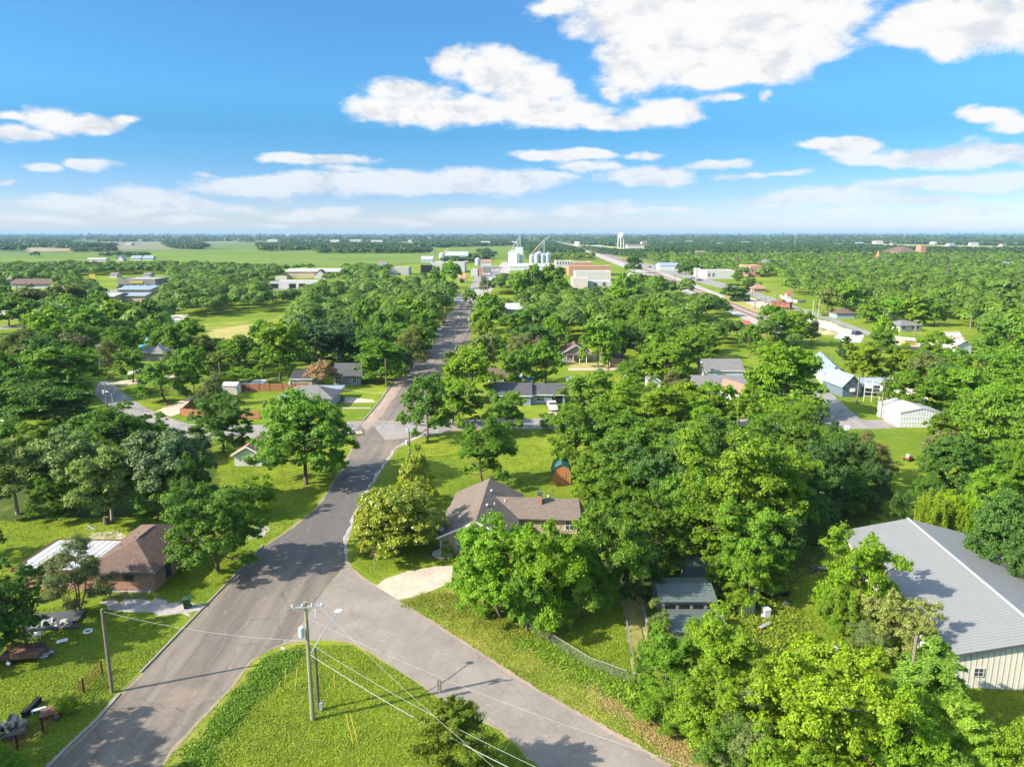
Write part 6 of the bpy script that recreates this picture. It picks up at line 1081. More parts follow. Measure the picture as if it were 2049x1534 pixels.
def caboose(px_, py_, rz, c1, c2, lab):
    a = G(px_, py_); r = empty('caboose', (a.x, a.y, 0), rz, lab, 'rail car'); MB().box(-5, -1.5, 1.1, 5, 1.5, 3.7).build('body', c1, r); MB().box(-5.4, -1.6, 3.71, 5.4, 1.6, 3.9).build('roof', 'dark_metal' if c1 == 'red_paint' else 'green_paint', r); MB().box(-1.4, -1.65, 3.91, 1.2, 1.65, 4.7).build('cupola', c1, r); MB().box(-4.9, -1.53, 1.5, 4.9, -1.505, 2.3).build('stripe', c2, r); MB().box(-6, -1.4, .8, 6, 1.4, 1.08).build('underframe', 'dark_metal', r)
    for x_ in (-2.6, 0, 2.6): MB().box(x_-.35, -1.56, 2.4, x_+.35, -1.535, 3.1).build('window', 'glass', r)
    for x_ in (-3.8, 3.8): q = MB(); q.tube([(x_-.8, -1.2, .45), (x_-.8, 1.2, .45)], .45, 10); q.tube([(x_+.8, -1.2, .45), (x_+.8, 1.2, .45)], .45, 10); q.build('wheelset', 'dark_metal', r)
caboose(1482, 602, -.75, 'green_paint', 'lime_paint', 'green and yellow caboose under the tree by the highway'); caboose(1563, 618, -.75, 'red_paint', 'red_roof', 'faded red caboose beside the highway bend')
# ------------------------------------------------------------------ fences
def fence_run(pts, h, name, lab, m_, panel='solid', post='pole_wood', step=2.4, postr=.05, rails=(), thick=.04):
    P = [Vector((G(*p).x, G(*p).y, 0)) for p in pts]; r = empty(name, P[0], 0, lab, 'fence'); o0 = P[0]
    for a, c in zip(P, P[1:]):
        d = c-a; L = d.length; ang = math.atan2(d.y, d.x); n = max(1, round(L/step)); a = a-o0
        if panel:
            q = MB(); q.box(0, -thick/2, .04, L, thick/2, h); f = q.build('fence_panel', m_, r); f.location = a; f.rotation_euler = (0, 0, ang)
        if rails:
            for z_ in rails: q = MB(); q.tube([(a.x, a.y, z_), (a.x+d.x, a.y+d.y, z_)], .035, 6); q.build('rail', post, r)
        for k in range(n+1):
            p = a+d*(k/n); q = MB(); q.tube([(p.x, p.y, -.1), (p.x, p.y, h+.1)], postr, 8); q.build('post', post, r)
    return r
fence_run([(205, 1347), (168, 1384), (128, 1424), (87, 1465), (36, 1502), (-10, 1545)], 1.2, 'pipe_fence', 'rust red five-rail pipe fence beside the left road', None, None, 'rust_red', 3.0, .07, (.2, .45, .7, .95, 1.2))
fence_run([(1062, 1262), (1100, 1287), (1140, 1312), (1180, 1337), (1272, 1371)], 1.1, 'wire_fence', 'chain-link fence along the weedy bank below the big trees', 'chain_link', 'x', 'fence_steel', 2.4, .035, (1.1,), .006)
fence_run([(1272, 1371), (1262, 1310), (1250, 1240), (1241, 1195)], 1.1, 'wire_fence', 'chain-link fence running back from the bank into the shade', 'chain_link', 'x', 'fence_steel', 2.4, .035, (1.1,), .006)
fence_run([(220, 1198), (292, 1198), (308, 1180)], 1.1, 'wire_fence', 'low wire fence in front of the orange brick house', 'chain_link', 'x', 'fence_steel', 2.4, .03, (1.1,), .006)
fence_run([(478, 783), (540, 782), (617, 781)], 1.9, 'board_fence', 'long red-brown board fence behind the yellow lawn', 'fence_wood', 'x', 'rust_red', 3, .06); fence_run([(362, 832), (388, 834), (520, 838)], 1.7, 'board_fence', 'brown board fence at the corner of the left side street', 'fence_wood', 'x', 'rust_red', 3, .06); fence_run([(365, 832), (412, 790)], 1.7, 'board_fence', 'brown board fence running back beside the short driveway', 'fence_wood', 'x', 'rust_red', 3, .06)
fence_run([(1283, 1225), (1296, 1272)], 1.4, 'board_fence', 'weathered board fence leaning beside the vines', 'boards_grey', 'x', 'trim_dark', 2, .05); fence_run([(1240, 735), (1252, 775)], 1.2, 'wire_fence', 'wire fence beside the mown lot', 'chain_link', 'x', 'fence_steel', 2.4, .03, (1.2,), .006)
# ------------------------------------------------------------------ kerb
def strip(name, pts, w, h, m_, lab=None, kind='structure'):
    P = [G(*p) for p in pts]; q = MB()
    for a, c in zip(P, P[1:]):
        d = (c-a).normalized()*.01; q.obox((a.x-d.x, a.y-d.y, h/2), (c.x+d.x, c.y+d.y, h/2), w, h)
    o_ = q.build(name, m_); tag(o_, lab, kind=kind); return o_
strip('kerb', [(96, 1534), (140, 1490), (191, 1443), (239, 1388)], .3, .12, 'kerb_grey'); strip('kerb', [(281, 1346), (359, 1265), (468, 1153), (526, 1092)], .18, .14, 'kerb_grey'); strip('kerb', [(727, 842), (763, 799), (782, 770), (809, 741), (860, 678)], .25, .16, 'kerb_grey'); strip('kerb', [(60, 1575), (96, 1534)], .3, .12, 'kerb_grey')
# ------------------------------------------------------------------ small things near the roads
a = G(749, 1140); r = empty('stop_sign', (a.x, a.y, 0), .35, 'red stop sign on a thin post at the junction corner', 'sign')
MB().tube([(0, 0, -.2), (0, 0, 2.35)], .03, 6).build('post', 'galvanised', r); q = MB(); n = 8; P_ = [(.38*math.cos(math.pi/8+k*math.pi/4), .38*math.sin(math.pi/8+k*math.pi/4)) for k in range(8)]
q.faces([(x_, -.05, 2.0+z_) for x_, z_ in P_]+[(x_, -.035, 2.0+z_) for x_, z_ in P_], [tuple(range(8)), tuple(range(15, 7, -1))]+[(i, i+8, (i+1) % 8+8, (i+1) % 8) for i in range(8)]); pl = q.build('plate', 'red_paint', r)
def text(s, size, parent, loc, m_, rot=(math.pi/2, 0, 0)):
    c = bpy.data.curves.new('lettering', 'FONT'); c.body = s; c.size = size; c.align_x = 'CENTER'; c.align_y = 'CENTER'; c.extrude = .002; c.materials.append(MATS[m_]); t_ = bpy.data.objects.new('lettering', c); COL.objects.link(t_); bpy.context.view_layer.update(); me = bpy.data.meshes.new_from_object(t_.evaluated_get(bpy.context.evaluated_depsgraph_get())); bpy.data.objects.remove(t_); o_ = bpy.data.objects.new('lettering', me); link(o_, parent); o_.location = loc; o_.rotation_euler = rot; return o_
text('STOP', .24, pl, (0, -.056, 2.0), 'trim_white'); q = MB(); q.box(-.35, -.02, 2.45, .35, .02, 2.6); q.build('street_name_blade', 'dark_metal', r); q = MB(); q.box(-.02, -.35, 2.62, .02, .35, 2.77); q.build('street_name_blade', 'dark_metal', r)
a = G(880, 1397); r = empty('road_sign', (a.x, a.y, 0), -.5, 'tall narrow road sign seen from behind at the side road edge', 'sign'); MB().tube([(0, 0, -.2), (0, 0, 1.7)], .03, 6).build('post', 'galvanised', r); MB().box(-.2, -.02, .75, .2, .0, 1.75).build('plate', 'trim_dark', r)
a = G(566, 1304); r = empty('small_sign', (a.x, a.y, 0), -.2, 'small white sign in the grass triangle tip', 'sign'); MB().box(-.16, -.01, .3, .16, .01, .5).build('plate', 'trim_white', r); MB().tube([(0, .02, -.1), (0, .02, .45)], .015, 5).build('post', 'galvanised', r)
def marker(x0, y0, x1, y1, lab):
    a = G(x0, y0); c = G(x1, y1); v = (a-c); L = min(2.3, v.length); v.normalize(); e = c+v*L*.75; q = MB(); q.tube([(c.x, c.y, 0), (e.x, e.y, L*.66)], .022, 6); o_ = q.build('guy_wire_guard', 'yellow_paint'); tag(o_, lab, 'cable guard', 'yellow guy wire guards')
marker(684, 1441, 707, 1488, 'left one of the paired yellow guy guards on the grass triangle'); marker(693, 1442, 716, 1488, 'right one of the paired yellow guy guards on the grass triangle'); marker(568, 1375, 550, 1396, 'yellow guy guard low on the weedy bank'); marker(574, 1349, 570, 1366, 'yellow guy guard high on the weedy bank'); marker(599, 1354, 590, 1382, 'yellow guy guard in the middle of the grass, left of the pole'); marker(668, 1360, 670, 1378, 'short upright yellow stub right of the stub pole')
a = G(375, 1216); r = empty('wheeled_bin', (a.x, a.y, 0), .3, 'dark green wheeled trash cart on the gravel patch', 'trash bin'); simple('bin_green', (.02, .07, .035), .5); q = MB(); q.faces([(-.28, -.3, .08), (.28, -.3, .08), (.28, .3, .08), (-.28, .3, .08), (-.36, -.38, 1.05), (.36, -.38, 1.05), (.36, .38, 1.05), (-.36, .38, 1.05)], [(0,3,2,1), (4,5,6,7), (0,1,5,4), (1,2,6,5), (2,3,7,6), (3,0,4,7)]); q.build('body', 'bin_green', r); MB().box(-.39, -.42, 1.055, .39, .42, 1.14).build('lid', 'bin_green', r)
for s_ in (-1, 1): MB().tube([(s_*.3, .36, .13), (s_*.38, .36, .13)], .13, 10).build('wheel', 'tyre', r)
a = G(176, 1264); q = MB(); n = 20; vs = []; fs = []
for i in range(n):
    t = 2*math.pi*i/n
    for j in range(8): s_ = 2*math.pi*j/8; R_ = .36+.1*math.cos(s_); vs.append((R_*math.cos(t), R_*math.sin(t), .1+.1*math.sin(s_)))
for i in range(n):
    for j in range(8): fs.append((i*8+j, ((i+1) % n)*8+j, ((i+1) % n)*8+(j+1) % 8, i*8+(j+1) % 8))
o_ = q.faces(vs, fs).build('tractor_tyre', 'trim_white', smooth=True); o_.location = (a.x, a.y, 0); tag(o_, 'white painted tyre lying on the lawn beside the wispy tree', 'tyre')
# stump, satellite of the left garden
a = G(213, 1048); o_ = MB().lathe([(.5, -.1), (.38, .25), (.33, .9), (.36, 1.0), (0, 1.02)], 10).build('tree_stump', 'bark', None, loc=(a.x, a.y, 0)); tag(o_, 'short broken tree stump left of the pale trunk', 'stump')
# trailer with junk
a = G(45, 1318); simple('trailer_rust', (.16, .085, .06), .85, .25); r = empty('utility_trailer', (a.x, a.y, 0), .15, 'rusty flatbed trailer with rails standing in the tree shade at the left', 'trailer')
MB().box(-1.7, -.9, .5, 1.7, .9, .6).build('bed', 'trailer_rust', r)
for s_ in (-1, 1): MB().box(-1.7, s_*.9-.03, .61, 1.7, s_*.9+.03, 1.05).build('side_board', 'trailer_rust', r)
for s_ in (-1, 1): wl = MB().tube([(-.6, s_*.95, .33), (-.6, s_*1.15, .33)], .33, 14).build('wheel', 'tyre', r); MB().tube([(-.6, s_*1.151, .33), (-.6, s_*1.17, .33)], .19, 10).build('rim', 'trim_white', wl)
MB().obox((1.7, -.7, .5), (3.0, 0, .5), .08, .08).obox((1.7, .7, .5), (3.0, 0, .5), .08, .08).build('drawbar', 'trailer_rust', r); q = MB(); q.tube([(-.9, .8, .6), (.1, .5, 2.9), (1.2, .8, .6)], .04, 6); q.tube([(.1, .5, 2.9), (1.6, -.5, .9)], .035, 6); q.build('mast_frame', 'trailer_rust', r)
def heap(px_, py_, n, R_, hgt, mats_, name, lab, cat, seed, smin=.12, smax=.4):
    a = G(px_, py_); rg = random.Random(seed); q = MB()
    for k in range(n):
        t = rg.uniform(0, 6.28); d = R_*rg.random()**.6; z_ = hgt*(1-d/R_)*rg.uniform(.3, 1); s_ = rg.uniform(smin, smax); q.mat(rg.choice(mats_))
        v = Vector((rg.uniform(-1, 1), rg.uniform(-1, 1), rg.uniform(-.4, .5))).normalized()*s_; p = Vector((math.cos(t)*d, math.sin(t)*d*.7, z_+s_*.3)); q.obox(p-v, p+v, s_*rg.uniform(.3, 1.2), s_*rg.uniform(.2, .8))
    o_ = q.build(name, mats_[0]); o_.location = (a.x, a.y, 0); tag(o_, lab, cat); return o_
heap(88, 1312, 14, .9, .5, ['galvanised', 'dark_metal', 'trim_white'], 'scrap_pile', 'small grey engine scrap beside the trailer', 'scrap', 1)
heap(134, 1253, 26, 1.3, .6, ['concrete', 'insulator_grey', 'trim_dark', 'concrete'], 'junk_pile', 'heap of pale stones and pots beside the wispy tree', 'junk', 2); heap(20, 1462, 30, 1.3, .9, ['concrete', 'bark_pale', 'trim_dark', 'bark'], 'driftwood_pile', 'pile of grey weathered roots and logs in the bottom left corner', 'wood pile', 3, .2, .6)
heap(1532, 1183, 34, 2.0, 1.0, ['dark_metal', 'black_void', 'trim_white', 'red_paint', 'tyre'], 'junk_pile', 'dark heap of scrap with red and white bits under the tree by the grass', 'junk', 4, .15, .6); heap(1640, 1140, 12, 1.3, .5, ['trim_dark', 'concrete', 'dark_metal'], 'junk_pile', 'scattered junk at the shady grass edge above the bright tree', 'junk', 5); heap(1568, 1210, 3, .35, .4, ['red_paint', 'dark_metal', 'concrete'], 'fuel_can', 'tiny red object in the grass right of the scrap heap', 'can', 6)
a = G(100, 1245); r = empty('timber_deck', (a.x, a.y, 0), .2, 'dark timber deck with a pale metal sheet in the shade of the wispy tree', 'deck'); MB().box(-2.2, -1.6, 0, 2.8, 1.6, .3).build('deck', 'dark_metal', r); q = MB(); q.box(-1.5, -1.1, .45, .3, .1, .5); sh = q.build('metal_sheet', 'metal_white_roof', r); sh.rotation_euler = (.15, 0, .3)
for (px_, py_, w_, d_, h_, m_, nm, lab, cat) in ((72, 1277, .9, .7, .5, 'trim_white', 'plastic_table', 'small white table behind the trailer mast', 'table'), (125, 1283, .9, .6, .12, 'trim_white', 'stone_slab', 'white slab lying at the rim of the shade', 'slab'), (78, 1425, 1.0, .3, .35, 'pale_blue', 'water_trough', 'pale blue trough between the pipe fence and the log', 'trough'), (103, 1428, 1.5, 1.3, .35, 'trailer_rust', 'raised_bed', 'rust brown garden bed beside the pipe fence', 'garden bed')):
    a = G(px_, py_); r = empty(nm, (a.x, a.y, 0), .5, lab, cat); MB().box(-w_/2, -d_/2, h_*.8, w_/2, d_/2, h_).build('top', m_, r)
    for sx_ in (-1, 1):
        for sy_ in (-1, 1): MB().box(sx_*w_*.42-.04, sy_*d_*.42-.04, 0, sx_*w_*.42+.04, sy_*d_*.42+.04, h_*.8).build('leg', m_, r)
a = G(48, 1437); c = G(80, 1404); o_ = MB().obox((a.x, a.y, .3), (c.x, c.y, .3), .4, .45).build('timber_beam', 'black_void'); tag(o_, 'long black beam lying on the lawn near the fence', 'beam')
a = G(46, 1439); o_ = MB().lathe([(.25, 0), (.2, .4), (0, .45)], 8).build('flower_pot', 'yellow_paint', None, loc=(a.x-.3, a.y-.3, 0)); tag(o_, 'yellow flower pot at the lower end of the black beam', 'pot'); a = G(113, 1441); o_ = MB().lathe([(0, 0), (.16, 0), (.22, .35), (.18, .35), (0, .3)], 10).build('flower_pot', 'dark_metal', None, loc=(a.x, a.y, 0)); tag(o_, 'dark plant pot right of the garden bed', 'pot')
# white gate panels, tank and bits in the right hand yard
a = G(1496, 1232); r = empty('lattice_panel', (a.x, a.y, 0), .4, 'white slatted gate panel standing in the weeds', 'gate')
for k in range(9): MB().box(-.8+k*.2-.03, -.02, .1, -.8+k*.2+.03, .02, 1.4).build('slat', 'trim_white', r)
for z_ in (.15, 1.3): MB().box(-.85, -.045, z_, .85, -.022, z_+.08).build('rail', 'trim_white', r)
MB().box(.78, -.02, 0, .86, .9, 1.4).build('side_frame', 'pale_blue', r)
a = G(1532, 1236); r = empty('old_washer', (a.x, a.y, 0), .2, 'white appliance standing in the yard weeds', 'appliance'); MB().box(-.32, -.32, 0, .32, .32, .9).build('body', 'trim_white', r); MB().box(-.36, -.34, .905, .36, .34, 1.1).build('lid', 'trim_white', r)
a = G(1530, 1258); r = empty('garden_bench', (a.x, a.y, 0), .6, 'grey bench lying in the yard weeds', 'bench'); MB().box(-.8, -.2, .4, .8, .2, .46).build('seat', 'galvanised', r)
for s_ in (-1, 1): MB().box(s_*.7-.04, -.18, 0, s_*.7+.04, .18, .4).build('leg', 'rust_red', r)
a = G(1682, 1310); o_ = MB().obox((a.x-.3, a.y+1.6, .12), (a.x+.4, a.y-.4, .12), .5, .1).build('plank', 'concrete'); tag(o_, 'grey plank lying beside the pale flowering shrub', 'plank')
a = G(1812, 1445); r = empty('wall_fixture_pole', (a.x, a.y, 0), 0, 'pole top with curved conduit poking out of the yellow-green tree', 'utility pole'); h_ = HT(1425, a.y); MB().tube([(0, 0, 0), (0, 0, 7.6)], .13, 8).build('shaft', 'pole_wood', r); MB().tube([(.1, 0, 7.1), (.35, 0, 7.7), (.6, 0, 7.4), (.55, 0, 6.9)], .035, 6).build('conduit', 'galvanised', r); MB().box(.35, -.12, 6.8, .65, .12, 7.1).build('junction_box', 'trim_white', r)
a = G(1690, 905); r = empty('birdhouse', (a.x, a.y, 0), 0, 'white birdhouse on a thin pole among the trees', 'birdhouse'); MB().tube([(0, 0, 0), (0, 0, 4.2)], .04, 6).build('post', 'galvanised', r); MB().box(-.3, -.25, 4.2, .3, .25, 4.65).build('box', 'trim_white', r); MB().faces([(-.4, -.35, 4.66), (.4, -.35, 4.66), (.4, .35, 4.66), (-.4, .35, 4.66), (-.4, 0, 4.95), (.4, 0, 4.95)], [(0,1,5,4), (2,3,4,5), (0,4,3), (1,2,5), (0,3,2,1)]).build('roof', 'trim_white', r)
a = G(1818, 921); r = empty('riding_mower', (a.x, a.y, 0), .5, 'red and white riding mower on the strip of lawn at the right', 'mower'); MB().box(-.6, -.4, .3, .6, .4, .7).build('body', 'red_paint', r); MB().box(-.5, -.25, .71, -.1, .25, 1.1).build('seat', 'trim_white', r)
for x_ in (-.45, .45):
    for s_ in (-1, 1): MB().tube([(x_, s_*.42, .24), (x_, s_*.55, .24)], .24, 10).build('wheel', 'tyre', r)
# blue inflatable, umbrella, pool, blue tarps
a = G(298, 696); r = empty('inflatable_pool_slide', (a.x, a.y, 0), 0, 'bright blue inflatable in the yard behind the grey hip roof', 'inflatable'); MB().lathe([(0, 0), (2.6, 0), (2.9, .6), (2.6, 1.1), (1.2, 1.3), (0, 1.3)], 14).build('base', 'blue_tarp', r, smooth=True); MB().lathe([(0, 1.2), (1.6, 1.3), (1.9, 2.6), (1.3, 3.6), (0, 3.9)], 12, (.9, 0, 0)).build('dome', 'blue_tarp', r, smooth=True)
a = G(1061, 776); r = empty('patio_umbrella', (a.x, a.y, 0), 0, 'blue patio umbrella behind the blue-grey house', 'umbrella'); MB().lathe([(1.5, 2.2), (.8, 2.6), (0, 2.9)], 8).build('canopy', 'blue_tarp', r); MB().tube([(0, 0, 0), (0, 0, 2.85)], .03, 6).build('pole', 'trim_white', r)
a = G(500, 775); o_ = MB().lathe([(0, 0), (4.2, 0), (4.25, 1.1), (4.1, 1.1), (4.05, .95), (0, .95)], 24).build('above_ground_pool', 'pale_blue', None, loc=(a.x, a.y+1, 0)); o_.scale = (1, .75, 1); tag(o_, 'round pale swimming pool behind the brown board fence', 'pool'); B('pump_shed', 'small pale shed between the pool and the silk tree lawn', 'shed', 505, 530, 776, 1.6, 2.5, 'flat', .1, 'white_metal', 'white_flat_roof')
for k, (x_, y_) in enumerate(((217, 758), (221, 757), (225, 757))): a = G(x_, y_); r = empty('traffic_cone', (a.x, a.y, 0), 0, ['leftmost orange cone on the left side street', 'middle orange cone on the left side street', 'rightmost orange cone on the left side street'][k], 'cone'); MB().lathe([(.25, .05), (.05, .8), (0, .8)], 10).build('cone', 'red_paint', r); MB().box(-.3, -.3, 0, .3, .3, .05).build('base', 'dark_metal', r)
a = G(333, 814); r = empty('fire_hydrant', (a.x, a.y, 0), 0, 'orange fire hydrant at the corner of the left side street', 'hydrant'); MB().lathe([(.18, 0), (.14, .1), (.14, .6), (.2, .62), (.12, .8), (0, .85)], 10).build('barrel', 'red_paint', r); MB().tube([(-.25, 0, .5), (.25, 0, .5)], .06, 8).build('outlet', 'red_paint', r)
a = G(282, 757); r = empty('car_canopy', (a.x, a.y, 0), .5, 'small white gabled canopy behind the side street tree', 'canopy'); MB().faces([(-3, -2, 1.6), (3, -2, 1.6), (3, 2, 1.6), (-3, 2, 1.6), (0, -2, 2.3), (0, 2, 2.3)], [(0, 4, 5, 3), (1, 2, 5, 4)]).build('roof', 'white_metal', r)
for s_ in (-2.8, 2.8):
    for t_ in (-1.8, 1.8): MB().tube([(s_, t_, 0), (s_, t_, 1.65)], .05, 6).build('post', 'galvanised', r)
a = G(712, 868); r = empty('storm_drain', (a.x, a.y, 0), .4, 'pale concrete drain box with yellow lip at the street corner', 'drain'); MB().box(-1.4, -1.0, -.1, 1.2, 1.0, .25).build('slab', 'concrete', r); MB().box(-.4, -1.25, .0, 1.2, -1.01, .3).build('lip', 'yellow_paint', r)
for k, (x_, y_, s_, m_, lab) in enumerate(((1640, 664, 3, 'bare_dirt', 'small brown earth mound at the gravel lot'), (1660, 668, 3.6, 'bare_dirt', 'larger brown earth mound right of the small one'), (1690, 676, 3.6, 'gravel_white', 'white gravel heap at the lot end'), (1290, 553, 6, 'gravel_grey', 'pinkish gravel heap in the rail yard'))):
    a = G(x_, y_); rg = np.random.default_rng(k); q = MB(); q.lathe([(s_, -.1), (s_*.8, s_*.12), (s_*.5, s_*.3), (s_*.2, s_*.42), (0, s_*.45)], 18); q.v = [(x2*(1+.18*rg.random()), y2*(.7+.15*rg.random()), z2*(.85+.3*rg.random())) for x2, y2, z2 in q.v]; o_ = q.build('gravel_heap', m_, None, smooth=True, loc=(a.x, a.y, 0)); tag(o_, lab, 'heap')
a = G(1817, 690); r = empty('skip', (a.x, a.y, 0), .2, 'yellow skip on the drive of the white bungalow', 'skip'); MB().box(-2, -1, .1, 2, 1, 1.4).build('body', 'yellow_paint', r); MB().box(-1.9, -.9, 1.401, 1.9, .9, 1.43).build('load', 'dark_metal', r)
a = G(1832, 706); r = empty('flatbed_trailer', (a.x, a.y, 0), -.15, 'long black container trailer below the white bungalow', 'trailer'); MB().box(-6.5, -1.3, .6, 6.5, 1.3, 1.9).build('body', 'dark_metal', r)
for x_ in (-5, 4, 5.2): MB().tube([(x_, -1.32, .5), (x_, 1.32, .5)], .5, 10).build('wheel', 'tyre', r)
a = G(1175, 515); r = empty('red_boxcar', (a.x, a.y, 0), -.5, 'small red freight container beside the far railway', 'container'); MB().box(-5, -1.5, .5, 5, 1.5, 4.2).build('body', 'red_paint', r); MB().box(-5.1, -1.6, 4.21, 5.1, 1.6, 4.4).build('roof', 'red_roof', r)
for k, (x_, y_) in enumerate(((1247, 520), (1277, 525), (1283, 527))): a = G(x_, y_); r = empty('excavator', (a.x, a.y, 0), k, ['orange digger by the rail yard tree', 'yellow digger on the highway verge, left', 'yellow digger on the highway verge, right'][k], 'excavator'); MB().box(-2.5, -1.5, .2, 2.5, 1.5, 1.2).build('tracks', 'dark_metal', r); MB().box(-2, -1.3, 1.21, 1.6, 1.3, 3.0).build('cab', 'yellow_paint', r); MB().obox((1.5, 0, 2), (4.5, 0, 4.2), .5, .6).obox((4.4, 0, 4.2), (6, 0, 1.5), .4, .5).build('boom', 'yellow_paint', r)
# gravel bed with edging by the house corner
a = G(868, 1118); r = empty('flower_bed', (0, 0, 0), 0, 'round stone-edged gravel bed at the house corner', 'flower bed'); c0 = G(888, 1108); q = MB(); q.lathe([(0, .05), (1.5, .05), (1.55, .03)], 20, (c0.x, c0.y, 0)); q.build('gravel', 'gravel_white', r); q = MB()
for k in range(22): t = 2*math.pi*k/22; q.cbox(c0.x+1.6*math.cos(t), c0.y+1.6*math.sin(t), .08, .3, .2, .16)
q.build('edging', 'trim_dark', r)
# rough weeds on the banks: ground cover nobody could count
def weeds(pix, n, hmin, hmax, size, col, lab, seed, name='weeds'):
    P = [G(*p) for p in pix]; gq = [(p.x, p.y) for p in P]; x0, x1 = min(p[0] for p in gq), max(p[0] for p in gq); y0, y1 = min(p[1] for p in gq), max(p[1] for p in gq); rg = np.random.default_rng(seed); pts = []
    cl = [(rg.uniform(x0, x1), rg.uniform(y0, y1), rg.uniform(.3, 1.5), rg.uniform(.25, 1)) for _ in range(int((x1-x0)*(y1-y0)*1.6)+5)]; cl = [c for c in cl if inpoly(c[0], c[1], gq)]
    per = max(1, n//max(1, len(cl)))
    for c in cl: k = max(4, int(per*c[2])); d = rg.normal(size=(k, 3)); pts.append(np.stack([c[0]+d[:, 0]*c[2]*.45, c[1]+d[:, 1]*c[2]*.45, np.abs(d[:, 2])*.4*(hmin+(hmax-hmin)*c[3])+.03], axis=1))
    Pp = np.concatenate(pts); me = leaf_mesh(name, Pp, rg.normal(size=Pp.shape)*.5+np.array([0, 0, .8]), size, rg.random(len(Pp)), 'leaf', aspect=1.6); o_ = link(bpy.data.objects.new(name, me)); o_.color = (*col, 1); tag(o_, lab, kind='stuff')
weeds([(540,1318),(590,1305),(570,1345),(520,1400),(450,1470),(390,1560),(350,1560),(425,1445),(480,1378)], 30000, .06, .42, .11, (.080, .142, .014), 'dark tangled weeds on the bank of the grass triangle', 1)
weeds([(1040,1265),(1100,1300),(1200,1345),(1275,1378),(1300,1375),(1310,1400),(1250,1400),(1140,1340),(1060,1295)], 22000, .06, .38, .11, (.10, .160, .014), 'weeds along the chain-link fence', 2)
weeds([(1280,1380),(1400,1400),(1560,1500),(1600,1600),(1480,1600),(1420,1500),(1330,1440),(1260,1410)], 22000, .3, 1.3, .2, (.095, .16, .012), 'tall weeds at the foot of the lower right thicket', 3)
weeds([(1430,1210),(1560,1200),(1600,1240),(1560,1310),(1440,1300)], 12000, .15, .6, .15, (.12, .16, .016), 'weeds around the junk in the right-hand yard', 4)
weeds([(1180,1355),(1290,1400),(1400,1470),(1480,1560),(1400,1560),(1300,1470),(1220,1420)], 26000, .03, .14, .08, (.22, .175, .085), 'dry cut stalks in the ditch', 5, 'dry_stalks')
weeds([(800,1203),(900,1185),(960,1212),(1060,1275),(1040,1290),(940,1235),(850,1222)], 14000, .04, .18, .09, (.125, .150, .02), 'ragged grass on the bank below the driveway', 6)
def tufts(pix, n, col, lab, seed, name='lawn_grass', size=.085, hmax=.06, m_='leaf'):
    P = [G(*p) for p in pix]; gq = [(p.x, p.y) for p in P]; x0, x1 = min(p[0] for p in gq), max(p[0] for p in gq); y0, y1 = min(p[1] for p in gq), max(p[1] for p in gq); rg = np.random.default_rng(seed)
    c = rg.uniform((x0, y0), (x1, y1), (n//60, 2)); k = rg.integers(0, len(c), n); xy = np.where((rg.random(n) < .55)[:, None], c[k]+rg.normal(size=(n, 2))*rg.uniform(.15, .9, len(c))[k][:, None], rg.uniform((x0, y0), (x1, y1), (n, 2)))
    ins = np.zeros(n, bool); j = len(gq)-1
    for i in range(len(gq)):
        (xi, yi), (xj, yj) = gq[i], gq[j]
        if yi != yj: ins ^= ((yi > xy[:, 1]) != (yj > xy[:, 1])) & (xy[:, 0] < (xj-xi)*(xy[:, 1]-yi)/(yj-yi)+xi)
        j = i
    xy = xy[ins]; Pp = np.concatenate([xy, rg.uniform(.015, hmax, (len(xy), 1))], axis=1); patch = .5+.5*np.sin(xy[:, 0]*.9+2*np.sin(xy[:, 1]*.6))*np.sin(xy[:, 1]*.75+1.5*np.sin(xy[:, 0]*.5))
    me = leaf_mesh(name, Pp, rg.normal(size=Pp.shape)*.45+np.array([0, 0, 1]), size, np.clip(rg.random(len(Pp))*.8+patch*.35-.15, 0, 1), m_, aspect=1.7); o_ = link(bpy.data.objects.new(name, me)); o_.color = (*col, 1); tag(o_, lab, kind='stuff')
LC = (.125, .168, .014)
tufts([(590,1290),(700,1290),(800,1345),(890,1408),(1000,1465),(1070,1540),(1110,1600),(330,1600),(420,1440),(500,1345)], 110000, LC, 'short grass of the triangle between the roads', 1)
tufts([(-80,1240),(140,1210),(330,1235),(355,1262),(275,1345),(228,1388),(185,1440),(90,1532),(20,1600),(-120,1600)], 110000, LC, 'lawn grass inside the left kerb', 2); tufts([(-80,1040),(240,1040),(330,1060),(520,1085),(460,1150),(395,1215),(300,1195),(200,1195),(60,1180),(-80,1180)], 60000, LC, 'lawn grass around the brick house', 3)
tufts([(700,1120),(690,1085),(720,1010),(800,900),(1000,880),(1140,900),(1200,960),(1150,1010),(905,1130),(800,1140),(756,1165)], 80000, LC, 'lawn grass of the corner garden', 4); tufts([(800,1202),(900,1185),(1060,1270),(1270,1372),(1400,1470),(1480,1580),(1440,1590),(1343,1530),(1248,1475),(1094,1390),(940,1291)], 70000, (.115, .150, .018), 'rough grass of the verge along the side road', 5)
tufts([(1040,1265),(1240,1195),(1265,1365),(1180,1335)], 26000, LC, 'grass of the fenced yard', 6); tufts([(1560,1150),(1650,1120),(1720,1300),(1700,1400),(1540,1400),(1500,1300)], 40000, LC, 'grass of the yard below the metal building', 7); tufts([(1900,1370),(2100,1370),(2200,1600),(1900,1600)], 30000, LC, 'grass in front of the metal building', 8)
tufts([(530,1085),(585,1048),(650,988),(700,900),(640,880),(440,900),(420,1000)], 50000, LC, 'lawn grass along the left side of the street', 9)
